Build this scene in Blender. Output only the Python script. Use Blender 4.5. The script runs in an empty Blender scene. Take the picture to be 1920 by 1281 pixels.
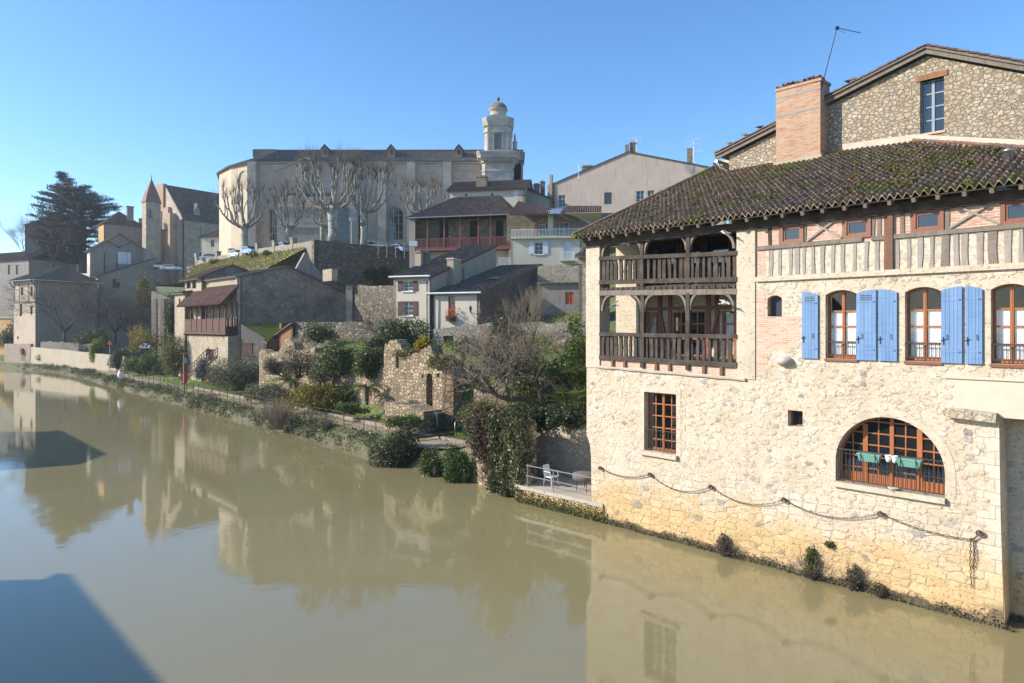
import bpy, math, random
import numpy as np
from mathutils import Vector, Matrix
from mathutils.geometry import tessellate_polygon
R = random.Random(11); NR = np.random.default_rng(5)
PI = math.pi; F = 1280.0; CX = 960.0; HZ = 612.0; EYE = 8.0
C = bpy.context.scene.collection
V = Vector
def at(px, py, Y): return V(((px-CX)/F*Y, Y, EYE+(HZ-py)/F*Y))
def gnd(px, py, z=0.0):
    Y = F*(EYE-z)/(py-HZ); return V(((px-CX)/F*Y, Y, z))
def zat(py, Y): return EYE+(HZ-py)/F*Y
def lerp(a, b, t): return a+(b-a)*t
BASE = {}
def tag(o, label=None, cat=None, group=None, kind=None):
    if label: o['label'] = label
    if cat: o['category'] = cat
    if group: o['group'] = group
    if kind: o['kind'] = kind
    return o
def thing(name, label, cat, loc, group=None):
    o = bpy.data.objects.new(name, None); C.objects.link(o); o.empty_display_size = .3
    o.location = loc; BASE[o.name] = V(loc); return tag(o, label, cat, group)
class Fr:
    """vertical wall plane: s along t, q outward (towards the viewer), z up"""
    def __init__(self, o, t, flip=False):
        self.o = V((o[0], o[1], 0)); self.t = V((t[0], t[1], 0)).normalized()
        n = V((self.t.y, -self.t.x, 0))
        if n.dot(-self.o) < 0: n = -n
        self.n = -n if flip else n
    def P(self, s, z, q=0): return self.o+self.t*s+self.n*q+V((0, 0, z))
    def S(self, px, q=0):
        k = (px-CX)/F; o = self.o+self.n*q
        return (k*o.y-o.x)/(self.t.x-k*self.t.y)
    def SZ(self, px, py, q=0):
        s = self.S(px, q); Y = (self.o+self.n*q+self.t*s).y
        return s, zat(py, Y)
    def rect(self, x0, y0, x1, y1, q=0):
        a, b = self.S(x0, q), self.S(x1, q); xm = (x0+x1)/2
        return min(a, b), max(a, b), self.SZ(xm, y1, q)[1], self.SZ(xm, y0, q)[1]
class MB:
    def __init__(self): self.v = []; self.f = []; self.m = []; self.uv = {}
    def face(self, pts, m=0, uv=None):
        i = len(self.v); self.v.extend([tuple(p) for p in pts])
        if uv is not None: self.uv[len(self.f)] = uv
        self.f.append(tuple(range(i, i+len(pts)))); self.m.append(m)
    def hexa(self, p, m=0):
        i = len(self.v); self.v.extend([tuple(q) for q in p])
        for f in ((0,3,2,1),(4,5,6,7),(0,1,5,4),(1,2,6,5),(2,3,7,6),(3,0,4,7)):
            self.f.append(tuple(i+k for k in f)); self.m.append(m)
        return self
    def box(self, fr, s0, s1, z0, z1, q0, q1, m=0):
        P = fr.P
        return self.hexa([P(s0,z0,q0),P(s1,z0,q0),P(s1,z0,q1),P(s0,z0,q1),P(s0,z1,q0),P(s1,z1,q0),P(s1,z1,q1),P(s0,z1,q1)], m)
    def cube(self, c, sx, sy, sz, rz=0, m=0):
        ca, sa = math.cos(rz), math.sin(rz); p = []
        for z in (0, sz):
            for x, y in ((-1,-1),(1,-1),(1,1),(-1,1)):
                X, Y = x*sx/2, y*sy/2
                p.append(V((c[0]+X*ca-Y*sa, c[1]+X*sa+Y*ca, c[2]+z)))
        return self.hexa(p, m)
    def beam(self, a, b, w, h=None, up=V((0,0,1)), m=0, wob=0):
        a = V(a); b = V(b); h = h or w; d = (b-a).normalized()
        if abs(d.dot(up)) > .95: up = V((.724, .69, 0))
        x = d.cross(up).normalized()*(w/2); y = x.cross(d).normalized()*(h/2)
        n = 1 if not wob else 4; ring = []
        for k in range(n+1):
            c = a.lerp(b, k/n)
            if wob: c = c+x*R.uniform(-wob, wob)+y*R.uniform(-wob, wob)
            g = 1+(R.uniform(-wob, wob)*.6 if wob else 0)
            ring.append([c-x*g-y, c+x*g-y, c+x*g+y, c-x*g+y])
        for k in range(n):
            p, q = ring[k], ring[k+1]
            for i in range(4): self.face([p[i], p[(i+1)%4], q[(i+1)%4], q[i]], m)
        self.face(ring[0][::-1], m); self.face(ring[-1], m); return self
    def tube(self, pts, rad, n=6, m=0, cap=True):
        pts = [V(p) for p in pts]; k = len(pts)
        if not hasattr(rad, '__len__'): rad = [rad]*k
        i0 = len(self.v); ref = None
        for j, p in enumerate(pts):
            d = (pts[min(j+1, k-1)]-pts[max(j-1, 0)])
            d = d.normalized() if d.length > 1e-9 else V((0,0,1))
            if ref is None: ref = d.orthogonal().normalized()
            else:
                ref = ref-d*ref.dot(d); ref = ref.normalized() if ref.length > 1e-6 else d.orthogonal().normalized()
            b = d.cross(ref)
            for a in range(n):
                t = 2*PI*a/n; q = p+(ref*math.cos(t)+b*math.sin(t))*rad[j]; self.v.append((q.x, q.y, q.z))
        for j in range(k-1):
            for a in range(n):
                A = i0+j*n+a; B = i0+j*n+(a+1)%n
                self.f.append((A, B, B+n, A+n)); self.m.append(m)
        if cap:
            self.f.append(tuple(i0+a for a in range(n))[::-1]); self.m.append(m)
            self.f.append(tuple(i0+(k-1)*n+a for a in range(n))); self.m.append(m)
        return self
    def lathe(self, c, prof, n=24, m=0, a0=0, sq=None):
        i0 = len(self.v); k = len(prof)
        for r, z in prof:
            for a in range(n):
                t = a0+2*PI*a/n; self.v.append((c[0]+r*math.cos(t), c[1]+r*math.sin(t), c[2]+z))
        for j in range(k-1):
            for a in range(n):
                A = i0+j*n+a; B = i0+j*n+(a+1)%n
                self.f.append((A, B, B+n, A+n)); self.m.append(m)
        self.f.append(tuple(i0+a for a in range(n))[::-1]); self.m.append(m)
        self.f.append(tuple(i0+(k-1)*n+a for a in range(n))); self.m.append(m)
        return self
    def prism(self, fr, poly, q0, q1, m=0):
        """polygon in (s,z), extruded from q0 (back) to q1 (front)"""
        self.wall(fr, poly, [], q1, q1-q0, m); n = len(poly)
        tri = tessellate_polygon([[V((a, b, 0)) for a, b in poly]])
        for t in tri: self.face([fr.P(*poly[i], q0) for i in t], m)
        return self
    def wall(self, fr, outline, holes=(), q=0, th=.35, m=0, edges=True):
        loops = [[V((a, b, 0)) for a, b in L] for L in [outline]+list(holes)]
        flat = [p for L in loops for p in L]
        for t in tessellate_polygon(loops):
            p = [fr.P(flat[i].x, flat[i].y, q) for i in t]
            if (p[1]-p[0]).cross(p[2]-p[0]).dot(fr.n) < 0: p.reverse()
            self.face(p, m)
        if edges:
            for L in loops:
                for i in range(len(L)):
                    a, b = L[i], L[(i+1) % len(L)]
                    self.face([fr.P(a.x,a.y,q), fr.P(b.x,b.y,q), fr.P(b.x,b.y,q-th), fr.P(a.x,a.y,q-th)], m)
        return self
    def build(self, name, mats, parent=None, smooth=False, base=None):
        if not isinstance(mats, (list, tuple)): mats = [mats]
        me = bpy.data.meshes.new(name); off = V((0,0,0))
        if parent is not None:
            r = parent
            while r.parent is not None: r = r.parent
            off = BASE[r.name]
        elif base is not None: off = V(base)
        vv = np.array(self.v, dtype=float).reshape(-1, 3)
        me.from_pydata((vv-np.array(off)).tolist(), [], self.f)
        for q in mats: me.materials.append(q)
        me.polygons.foreach_set('material_index', np.array(self.m, dtype=np.int32))
        if smooth: me.polygons.foreach_set('use_smooth', np.ones(len(self.f), dtype=bool))
        autouv(me, np.array(off), self.uv)
        o = bpy.data.objects.new(name, me); C.objects.link(o)
        if parent is not None: o.parent = parent
        else:
            o.location = off; BASE[o.name] = off
        return o
def autouv(me, off, custom):
    nl, nf = len(me.loops), len(me.polygons)
    if not nl: return
    vi = np.empty(nl, np.int32); me.loops.foreach_get('vertex_index', vi)
    co = np.empty(len(me.vertices)*3); me.vertices.foreach_get('co', co); co = co.reshape(-1, 3)+off
    nn = np.empty(nf*3); me.polygons.foreach_get('normal', nn); nn = nn.reshape(-1, 3)
    tot = np.empty(nf, np.int32); me.polygons.foreach_get('loop_total', tot)
    st = np.empty(nf, np.int32); me.polygons.foreach_get('loop_start', st)
    lp = np.repeat(np.arange(nf), tot); n = nn[lp]
    t = np.stack([-n[:,1], n[:,0], np.zeros(nl)], 1); L = np.linalg.norm(t, axis=1)
    flat = L < .05; t[flat] = (1, 0, 0); L[flat] = 1; t /= L[:,None]
    b = np.cross(n, t); b[flat] = (0, 1, 0); p = co[vi]
    # walls that face opposite ways mirror; harmless for stone and plaster
    uv = np.stack([(p*t).sum(1), (p*b).sum(1)], 1)
    for fi, u in custom.items(): uv[st[fi]:st[fi]+tot[fi]] = u
    me.uv_layers.new(name='UVMap').data.foreach_set('uv', uv.ravel().astype(np.float32))
def children(o, _c={}):
    return [x for x in bpy.data.objects if x.parent is o]
def copy_tree(o, parent=None, kids=None):
    c = o.copy(); C.objects.link(c); c.parent = parent
    for ch in (kids if kids is not None else children(o)): copy_tree(ch, c)
    return c
def arch(s0, s1, z0, zs, rise, n=12):
    """door or window outline: straight jambs to zs, then an arc of the given rise"""
    w = (s1-s0)/2; cx = (s0+s1)/2
    if rise >= w*.98: r = w; cz = zs; a0 = 0
    else: r = (w*w+rise*rise)/(2*rise); cz = zs+rise-r; a0 = math.asin((zs-cz)/r)
    pts = [(s0, z0), (s1, z0)]
    for k in range(n+1):
        a = a0+(PI-2*a0)*k/n; pts.append((cx+r*math.cos(a), cz+r*math.sin(a)))
    return pts
def rectp(s0, s1, z0, z1): return [(s0,z0),(s1,z0),(s1,z1),(s0,z1)]
def inset(poly, d):
    c = (sum(p[0] for p in poly)/len(poly), sum(p[1] for p in poly)/len(poly))
    s0 = min(p[0] for p in poly); s1 = max(p[0] for p in poly); z0 = min(p[1] for p in poly); z1 = max(p[1] for p in poly)
    fx = 1-2*d/(s1-s0); fz = 1-2*d/(z1-z0); mx = (s0+s1)/2; mz = (z0+z1)/2
    return [(mx+(a-mx)*fx, mz+(b-mz)*fz) for a, b in poly]
def tiled(mb, poly, e, p=.21, row=.33, amp=.05, seg=6, jit=.01, m=0, cap=True, mc=None, thick=.1, under=1):
    """canal-tile covering over a planar convex polygon; e = eave direction. UV: u = tile column, v = course"""
    poly = [V(q) for q in poly]; e = V(e).normalized()
    n = None
    for i in range(len(poly)-2):
        k = (poly[i+1]-poly[0]).cross(poly[i+2]-poly[0])
        if n is None or k.length > n.length: n = k
    n = n.normalized()
    if n.z < 0: n = -n
    f = n.cross(e)
    if f.z < 0: f = -f
    e = f.cross(n).normalized() if f.cross(n).dot(e) > 0 else -f.cross(n).normalized()
    O = poly[0]; xy = [((q-O).dot(e), (q-O).dot(f)) for q in poly]
    x0 = min(q[0] for q in xy); x1 = max(q[0] for q in xy)
    v0 = min(q[1] for q in xy)
    def rng(x):
        vs = []
        for i in range(len(xy)):
            a, b = xy[i], xy[(i+1) % len(xy)]
            if abs(a[0]-b[0]) < 1e-9: continue
            t = (x-a[0])/(b[0]-a[0])
            if -1e-6 <= t <= 1+1e-6: vs.append(a[1]+t*(b[1]-a[1]))
        return (min(vs), max(vs)) if vs else (0, 0)
    nx = max(2, int(round((x1-x0)/p*seg))); xs = [x0+(x1-x0)*i/nx for i in range(nx+1)]
    rg = [rng(min(max(x, x0+1e-4), x1-1e-4)) for x in xs]
    vmax = max(r[1] for r in rg); nr = max(1, int(math.ceil((vmax-v0)/row)))
    jt = {}
    def pt(x, v, lift): return O+e*x+f*v+n*lift
    for j in range(nr):
        for i in range(nx):
            ti = int((i+.5)/seg); key = (ti, j)
            if key not in jt: jt[key] = (R.uniform(-jit, jit), R.uniform(-jit*2, jit*2), R.uniform(-jit, jit))
            q0, q1, q2 = jt[key]; va, vb = v0+j*row+q1, v0+(j+1)*row+.03
            L = [max(va, rg[i][0]), max(va, rg[i+1][0])]; U = [min(vb, rg[i][1]), min(vb, rg[i+1][1])]
            if U[0]-L[0] < 1e-3 and U[1]-L[1] < 1e-3: continue
            U = [max(U[0], L[0]), max(U[1], L[1])]
            w = [amp*math.cos(2*PI*k/seg) for k in (i, i+1)]
            lo = .022+q0; hi = q2*.5
            mb.face([pt(xs[i],L[0],w[0]+lo), pt(xs[i+1],L[1],w[1]+lo), pt(xs[i+1],U[1],w[1]*.85+hi), pt(xs[i],U[0],w[0]*.85+hi)], m,
                    uv=[(xs[i]/p, j+.02), (xs[i+1]/p, j+.02), (xs[i+1]/p, j+.95), (xs[i]/p, j+.95)])
            if j > 0:
                mb.face([pt(xs[i],L[0],w[0]*.85-.02), pt(xs[i+1],L[1],w[1]*.85-.02), pt(xs[i+1],L[1],w[1]+lo), pt(xs[i],L[0],w[0]+lo)], m,
                        uv=[(xs[i]/p, j+.01)]*4)
            elif cap:
                h = .03
                mb.face([pt(xs[i],L[0],w[0]+lo-h), pt(xs[i+1],L[1],w[1]+lo-h), pt(xs[i+1],L[1],w[1]+lo), pt(xs[i],L[0],w[0]+lo)], m if mc is None else mc,
                        uv=[(xs[i]/p, .01)]*4)
    lowp = [q-n*(amp+.02) for q in poly]; deep = [q-n*(amp+.02+thick) for q in poly]
    mb.face(lowp, under); mb.face(deep[::-1], under)
    for i in range(len(poly)):
        k = (i+1) % len(poly); mb.face([deep[i], deep[k], lowp[k], lowp[i]], under)
    return mb
def npmesh(name, verts, faces, mat, parent=None, base=(0,0,0), mi=None, smooth=False):
    """fast mesh from numpy arrays; faces all the same size"""
    if parent is not None:
        r = parent
        while r.parent is not None: r = r.parent
        base = BASE[r.name]
    me = bpy.data.meshes.new(name); nv = len(verts); nf, k = faces.shape
    me.vertices.add(nv); me.vertices.foreach_set('co', (verts-np.array(base)).astype(np.float32).ravel())
    me.loops.add(nf*k); me.loops.foreach_set('vertex_index', faces.astype(np.int32).ravel())
    me.polygons.add(nf); me.polygons.foreach_set('loop_start', np.arange(0, nf*k, k, dtype=np.int32))
    try: me.polygons.foreach_set('loop_total', np.full(nf, k, dtype=np.int32))
    except Exception: pass
    for q in (mat if isinstance(mat, (list, tuple)) else [mat]): me.materials.append(q)
    if mi is not None: me.polygons.foreach_set('material_index', mi.astype(np.int32))
    if smooth: me.polygons.foreach_set('use_smooth', np.ones(nf, dtype=bool))
    me.update(calc_edges=True); me.validate()
    o = bpy.data.objects.new(name, me); C.objects.link(o)
    if parent is not None: o.parent = parent
    else: o.location = base; BASE[o.name] = V(base)
    return o
def leaves(P, size, asp=.5, up=0., droop=0.):
    """diamond leaf quads at points P (n,3): returns verts, faces"""
    n = len(P); s = size*NR.uniform(.6, 1.35, (n, 1))
    a = NR.normal(size=(n, 3)); a[:,2] += up; a[:,2] -= droop; a /= np.linalg.norm(a, axis=1)[:,None]
    r = NR.normal(size=(n, 3)); b = np.cross(a, r); b /= np.linalg.norm(b, axis=1)[:,None]+1e-9
    c = np.cross(a, b)
    v = np.stack([P, P+a*s*.5+b*s*asp*.5+c*s*.08, P+a*s, P+a*s*.5-b*s*asp*.5+c*s*.08], 1).reshape(-1, 3)
    return v, np.arange(4*n).reshape(n, 4)
def blobpts(blobs, n, inner=.45):
    """points in lumps (x,y,z,rx,ry,rz)"""
    B = np.array(blobs, float); w = (B[:,3]*B[:,4]*B[:,5])**(2/3); w /= w.sum()
    k = NR.choice(len(B), n, p=w); d = NR.normal(size=(n, 3)); d /= np.linalg.norm(d, axis=1)[:,None]
    r = NR.uniform(inner**3, 1, n)**(1/3); r *= 1+.22*np.sin(d[:,0]*7+k*1.7)*np.sin(d[:,1]*6+k)*np.cos(d[:,2]*8)
    return B[k,:3]+d*r[:,None]*B[k,3:]
class NT:
    def __init__(s, name):
        s.m = bpy.data.materials.new(name); s.m.use_nodes = True; s.t = s.m.node_tree; s.t.nodes.clear()
    def n(s, typ, ins=None, **props):
        k = s.t.nodes.new('ShaderNode'+typ)
        for a, b in props.items(): setattr(k, a, b)
        for a, b in (ins or {}).items(): s.put(k.inputs[a], b)
        return k
    def put(s, sock, b):
        if isinstance(b, bpy.types.Node): b = b.outputs[0]
        if isinstance(b, bpy.types.NodeSocket): s.t.links.new(b, sock)
        elif isinstance(b, (tuple, list)) and len(b) == 3 and sock.type == 'RGBA': sock.default_value = (*b, 1)
        else: sock.default_value = b
    def uv(s): return s.n('UVMap').outputs[0]
    def pos(s): return s.n('NewGeometry').outputs['Position']
    def scl(s, v, k):
        return s.n('VectorMath', {0: v, 1: k if isinstance(k, tuple) else (k, k, k)}, operation='MULTIPLY').outputs[0]
    def add(s, a, b): return s.n('VectorMath', {0: a, 1: b}, operation='ADD').outputs[0]
    def noise(s, v, sc, det=3., ro=.55, col=False):
        k = s.n('TexNoise', {'Vector': v, 'Scale': sc, 'Detail': det, 'Roughness': ro}); return k.outputs['Color' if col else 'Fac']
    def vor(s, v, sc, feat='F1', rnd=1.): return s.n('TexVoronoi', {'Vector': v, 'Scale': sc, 'Randomness': rnd}, feature=feat)
    def math(s, op, a, b=0., c=0., clamp=False):
        k = s.n('Math', {0: a, 1: b, 2: c}, operation=op); k.use_clamp = clamp; return k.outputs[0]
    def mapr(s, v, a, b, c=0., d=1., smooth=False):
        return s.n('MapRange', {'Value': v, 'From Min': a, 'From Max': b, 'To Min': c, 'To Max': d}, interpolation_type='SMOOTHSTEP' if smooth else 'LINEAR').outputs[0]
    def ramp(s, f, stops, const=False):
        k = s.n('ValToRGB', {0: f}); cr = k.color_ramp
        if const: cr.interpolation = 'CONSTANT'
        while len(cr.elements) < len(stops): cr.elements.new(.5)
        for e, (p, c) in zip(cr.elements, stops): e.position = p; e.color = (*c, 1)
        return k.outputs[0]
    def mix(s, f, a, b, mode='MIX'):
        k = s.n('Mix', data_type='RGBA', blend_type=mode); s.put(k.inputs[0], f); s.put(k.inputs[6], a); s.put(k.inputs[7], b); return k.outputs[2]
    def sep(s, v): return s.n('SeparateXYZ', {0: v})
    def bump(s, h, st=.5, d=.02): return s.n('Bump', {'Height': h, 'Strength': st, 'Distance': d}).outputs[0]
    def pr(s, col, rough=.85, nrm=None, **kw):
        k = s.n('BsdfPrincipled'); s.put(k.inputs['Base Color'], col); s.put(k.inputs['Roughness'], rough)
        if nrm is not None: s.put(k.inputs['Normal'], nrm)
        for a, b in kw.items(): s.put(k.inputs[a.replace('_', ' ')], b)
        return k
    def out(s, sh, vol=False):
        o = s.n('OutputMaterial'); s.t.links.new(sh.outputs[0] if isinstance(sh, bpy.types.Node) else sh, o.inputs['Volume' if vol else 'Surface']); return s.m
M = {}
def hsv_var(t, col, pos, amt=.3, sc=.7):
    f = t.noise(pos, sc, 4, .6); return t.mix(t.mapr(f, .3, .7), t.mix(1., col, (1-amt,)*3, 'MULTIPLY'), col)
def rubble(name, sx, sy, pal, mortar, mw=.07, bump=.8, dist=.035, rnd=.85, stain=None, stain_amt=.4, damp=None, moss=None, warp=.35):
    t = NT(name); uv = t.uv(); w = t.noise(uv, 1.7, 2, .5, True)
    v = t.add(t.add(t.scl(uv, (sx, sy, 1)), t.scl(t.add(w, (-.5, -.5, -.5)), warp*3)), t.scl(t.add(t.noise(uv, 2.6*sx, 3, .6, True), (-.5, -.5, -.5)), min(.75, warp*2.2)))
    a = t.vor(v, 1., 'F1', rnd); ed = t.vor(v, 1., 'DISTANCE_TO_EDGE', rnd).outputs['Distance']
    cr = t.n('SeparateColor', {0: a.outputs['Color']}); f1 = t.noise(uv, 9, 4, .65)
    rough_e = t.math('ADD', ed, t.math('MULTIPLY', t.math('SUBTRACT', f1, .5), .22))
    msk = t.mapr(rough_e, mw*.3, mw*2.1, smooth=True)
    n = len(pal); st = t.ramp(cr.outputs[0], [((i+.0)/n, c) for i, c in enumerate(pal)], True)
    st = t.mix(t.mapr(cr.outputs[1], 0, 1, 0, .35), st, (.5, .5, .5), 'MULTIPLY'); st = t.mix(t.mapr(f1, .35, .7, 0, .5), st, t.mix(1., st, (.6, .57, .52), 'MULTIPLY'))
    col = t.mix(msk, mortar, st); fine = t.noise(uv, 34, 4, .7)
    col = t.mix(.6, col, t.ramp(fine, [(.3, (.62, .6, .58)), (.6, (1, 1, 1))]), 'MULTIPLY')
    big = t.noise(t.pos(), .45, 5, .6)
    if stain: col = t.mix(t.math('MULTIPLY', t.mapr(big, .42, .68, smooth=True), stain_amt), col, stain)
    if damp:
        z = t.sep(t.pos()).outputs[2]; b2 = t.math('ADD', z, t.math('MULTIPLY', t.math('SUBTRACT', big, .5), 3.))
        col = t.mix(t.mapr(b2, damp[0], damp[1], 1., 0., True), col, t.mix(1., col, damp[2], 'MULTIPLY'))
    if moss:
        col = t.mix(t.mapr(t.noise(t.pos(), 1.6, 6, .7), moss[0], moss[0]+.1), col, moss[1])
    h = t.math('ADD', t.math('MULTIPLY', msk, .8), t.math('ADD', t.math('MULTIPLY', f1, .6), t.math('MULTIPLY', cr.outputs[2], .4)))
    M[name] = t.out(t.pr(col, .92, t.bump(h, bump, dist))); return M[name]
def plaster(name, col, stain=None, amt=.5, streak=True, bump=.15):
    t = NT(name); p = t.pos(); uv = t.uv(); c = hsv_var(t, col, p, .16, .6)
    f = t.noise(t.scl(uv, (3.0, .35, 1)) if streak else uv, 1., 5, .65)
    if stain: c = t.mix(t.math('MULTIPLY', t.mapr(f, .5, .75, smooth=True), amt), c, stain)
    fi = t.noise(uv, 25, 3, .6); c = t.mix(.35, c, t.ramp(fi, [(.35, (.75,)*3), (.6, (1, 1, 1))]), 'MULTIPLY')
    M[name] = t.out(t.pr(c, .9, t.bump(fi, bump, .01))); return M[name]
def bricks(name, c1, c2, mort, w=.27, h=.068, ms=.014, bump=.5, wear=None, wamt=.5):
    t = NT(name); uv = t.uv(); wv = t.add(uv, t.scl(t.add(t.noise(uv, 2.2, 2, .5, True), (-.5,)*3), .05))
    b = t.n('TexBrick', {'Vector': wv, 'Color1': (0, 0, 0), 'Color2': (1, 1, 1), 'Mortar': (.5, .5, .5), 'Scale': 1., 'Mortar Size': ms, 'Mortar Smooth': .4, 'Bias': 0., 'Brick Width': w, 'Row Height': h})
    fi = t.noise(uv, 18, 4, .65); bc = t.mix(b.outputs['Color'], c1, c2); bc = t.mix(t.mapr(fi, .3, .7, 0, .5), bc, t.mix(.5, bc, mort))
    col = t.mix(b.outputs['Fac'], bc, mort); sk_ = t.noise(t.add(t.scl(uv, (2.6, 17., 1)), t.scl(t.noise(uv, 2., 2, .5, True), .8)), 1., 4, .65); col = t.mix(t.mapr(sk_, .46, .64, 0, .5), col, t.mix(.5, mort, (.62,.52,.42))); col = t.mix(t.mapr(sk_, .44, .34, 0, .55), col, t.mix(1., c1, (.62,.5,.45), 'MULTIPLY'))
    if wear: col = t.mix(t.math('MULTIPLY', t.mapr(t.noise(uv, .9, 5, .65), .48, .6, smooth=True), wamt), col, wear)
    hh = t.math('ADD', t.math('MULTIPLY', t.math('SUBTRACT', 1., b.outputs['Fac']), .8), t.math('MULTIPLY', fi, .5))
    M[name] = t.out(t.pr(col, .9, t.bump(hh, bump, .018))); return M[name]
def wood(name, c1, c2, rough=.75, sc=1., bump=.3, gr=None):
    t = NT(name); p = t.pos(); g = t.noise(t.scl(p, (9*sc, 9*sc, 1.1*sc)), 1., 5, .65); g2 = t.noise(t.scl(p, (1.3, 1.3, 14)), 1., 4, .6)
    f = t.math('ADD', t.math('MULTIPLY', g, .6), t.math('MULTIPLY', g2, .4)); c = t.ramp(f, [(.32, c1), (.68, c2)])
    rnd = t.n('NewGeometry').outputs['Random Per Island']; c = t.mix(t.mapr(rnd, 0, 1, 0, .35), c, t.mix(1., c, (.55, .52, .5), 'MULTIPLY'))
    if gr: c = t.mix(t.mapr(t.noise(p, 2.2, 5, .6), .45, .65), c, gr)
    M[name] = t.out(t.pr(c, rough, t.bump(f, bump, .012))); return M[name]
def paint(name, col, rough=.5, var=.12, metal=0.):
    t = NT(name); c = hsv_var(t, col, t.pos(), var, 2.); M[name] = t.out(t.pr(c, rough, Metallic=metal)); return M[name]
def tilemat(name, pal, moss=None, mossc=((.10, .12, .02), (.22, .22, .04)), lich=(.36, .33, .27), lamt=.5):
    t = NT(name); uv = t.uv(); p = t.pos(); s = t.sep(uv)
    cell = t.n('CombineXYZ', {0: t.math('FLOOR', s.outputs[0]), 1: t.math('FLOOR', s.outputs[1]), 2: 0.})
    wn = t.n('TexWhiteNoise', {'Vector': cell.outputs[0]}, noise_dimensions='3D'); n = len(pal)
    c = t.ramp(wn.outputs['Value'], [(i/n, q) for i, q in enumerate(pal)], True)
    f = t.noise(p, 22, 4, .7); c = t.mix(.75, c, t.ramp(f, [(.3, (.45, .43, .42)), (.62, (1, 1, 1))]), 'MULTIPLY')
    fr = t.math('FRACT', s.outputs[1]); edge = t.mapr(fr, .0, .16, 1., 0.)
    c = t.mix(t.math('MULTIPLY', edge, t.mapr(t.noise(p, 7, 3), .4, .62, 0, lamt)), c, lich)
    c = t.mix(t.math('MULTIPLY', t.mapr(t.noise(p, 1.1, 5, .7), .52, .7), .45), c, (.05, .045, .04))
    if moss is not None:
        f2 = t.noise(p, .55, 3, .6); f3 = t.noise(p, 5.5, 4, .7); mm = t.math('ADD', t.math('MULTIPLY', f2, .6), t.math('MULTIPLY', f3, .45))
        c = t.mix(t.mapr(mm, moss, moss+.07, smooth=True), c, t.ramp(t.noise(p, 14, 3), [(.35, mossc[0]), (.65, mossc[1])]))
    M[name] = t.out(t.pr(c, .9, t.bump(f, .5, .01))); return M[name]
def foliage(name, stops, rough=.55, trans=.25, dry=None):
    t = NT(name); rnd = t.n('NewGeometry').outputs['Random Per Island']; c = t.ramp(rnd, stops)
    big = t.noise(t.pos(), .9, 2); c = t.mix(t.mapr(big, .35, .65, 0, .45), c, t.mix(1., c, (.55, .6, .5), 'MULTIPLY'))
    p = t.pr(c, rough); p.inputs['Specular IOR Level'].default_value = .4
    tr = t.n('BsdfTranslucent', {'Color': c}); k = t.n('MixShader', {0: trans, 1: p.outputs[0], 2: tr.outputs[0]})
    M[name] = t.out(k); return M[name]

# ---------- main facade: lime-washed limestone rubble, rows of blocks lower down, ochre river stain near the water
t = NT('river_limestone'); uv = t.uv(); pos = t.pos(); z = t.sep(pos).outputs[2]
w1 = t.noise(uv, 1.3, 3, .55, True); w0 = t.scl(t.add(w1, (-.5,)*3), .55)
wf = t.scl(t.add(t.noise(uv, 6.5, 3, .6, True), (-.5,)*3), .6)
va = t.add(t.add(t.scl(uv, (3.7, 5.0, 1)), t.scl(w0, 1.5)), wf); A1 = t.vor(va, 1., 'F1', .95)
vb = t.add(t.add(t.scl(uv, (2.25, 4.1, 1)), t.scl(w0, .9)), t.scl(wf, .45)); B1 = t.vor(vb, 1., 'F1', .55); EB = t.vor(vb, 1., 'DISTANCE_TO_EDGE', .55).outputs['Distance']
f1 = t.noise(uv, 7, 6, .68); f2 = t.noise(uv, 30, 4, .7); f3 = t.noise(uv, 1.7, 4, .6); big = t.noise(uv, .33, 4, .6)
low = t.mapr(t.math('ADD', z, t.math('MULTIPLY', t.math('SUBTRACT', big, .5), 5.)), 1.9, 3.9, 1., 0., True)
dA = t.math('ADD', A1.outputs['Distance'], t.math('MULTIPLY', t.math('SUBTRACT', f1, .5), .75))
mskA = t.mapr(dA, .33, .52, 1., 0., True)
mskB = t.mapr(t.math('ADD', EB, t.math('MULTIPLY', t.math('SUBTRACT', f1, .5), .34)), .02, .12, smooth=True)
selA = t.mapr(f3, .36, .5, smooth=True)
mskA = t.math('MULTIPLY', mskA, selA)
mskB = t.math('MAXIMUM', mskB, t.mapr(t.noise(uv, 1.1, 4, .65), .47, .58, 0, .85))
msk = t.mix(low, mskA, mskB)
ca = t.n('SeparateColor', {0: A1.outputs['Color']})
cA = t.ramp(ca.outputs[0], [(0, (.60,.51,.375)), (.2, (.66,.58,.45)), (.38, (.55,.46,.33)), (.55, (.70,.63,.51)), (.74, (.62,.545,.42)), (.86, (.48,.43,.35)), (.93, (.30,.285,.26)), (.965, (.40,.37,.33))], True)
cb_ = t.n('SeparateColor', {0: B1.outputs['Color']}); cB = t.ramp(cb_.outputs[0], [(0, (.62,.53,.39)), (.3, (.57,.475,.335)), (.6, (.68,.60,.46)), (.9, (.64,.55,.42))])
greyB = t.mapr(t.math('MULTIPLY', cb_.outputs[1], t.mapr(t.noise(uv, .8, 2), .42, .55)), .86, .88)
cB = t.mix(greyB, cB, (.36,.345,.32))
mort = t.ramp(t.noise(uv, 1.2, 4, .6), [(.35, (.56,.475,.345)), (.65, (.655,.57,.44))])
col = t.mix(msk, mort, t.mix(low, cA, cB))
col = t.mix(.8, col, t.ramp(f2, [(.30, (.66,.62,.56)), (.5, (1,1,1))]), 'MULTIPLY')
pit = t.mapr(t.noise(uv, 9, 5, .78), .43, .36); col = t.mix(t.math('MULTIPLY', pit, .75), col, (.27,.22,.165))
ob = t.math('ADD', z, t.math('MULTIPLY', t.math('SUBTRACT', t.noise(uv, .8, 5, .65), .5), 2.6))
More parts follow.
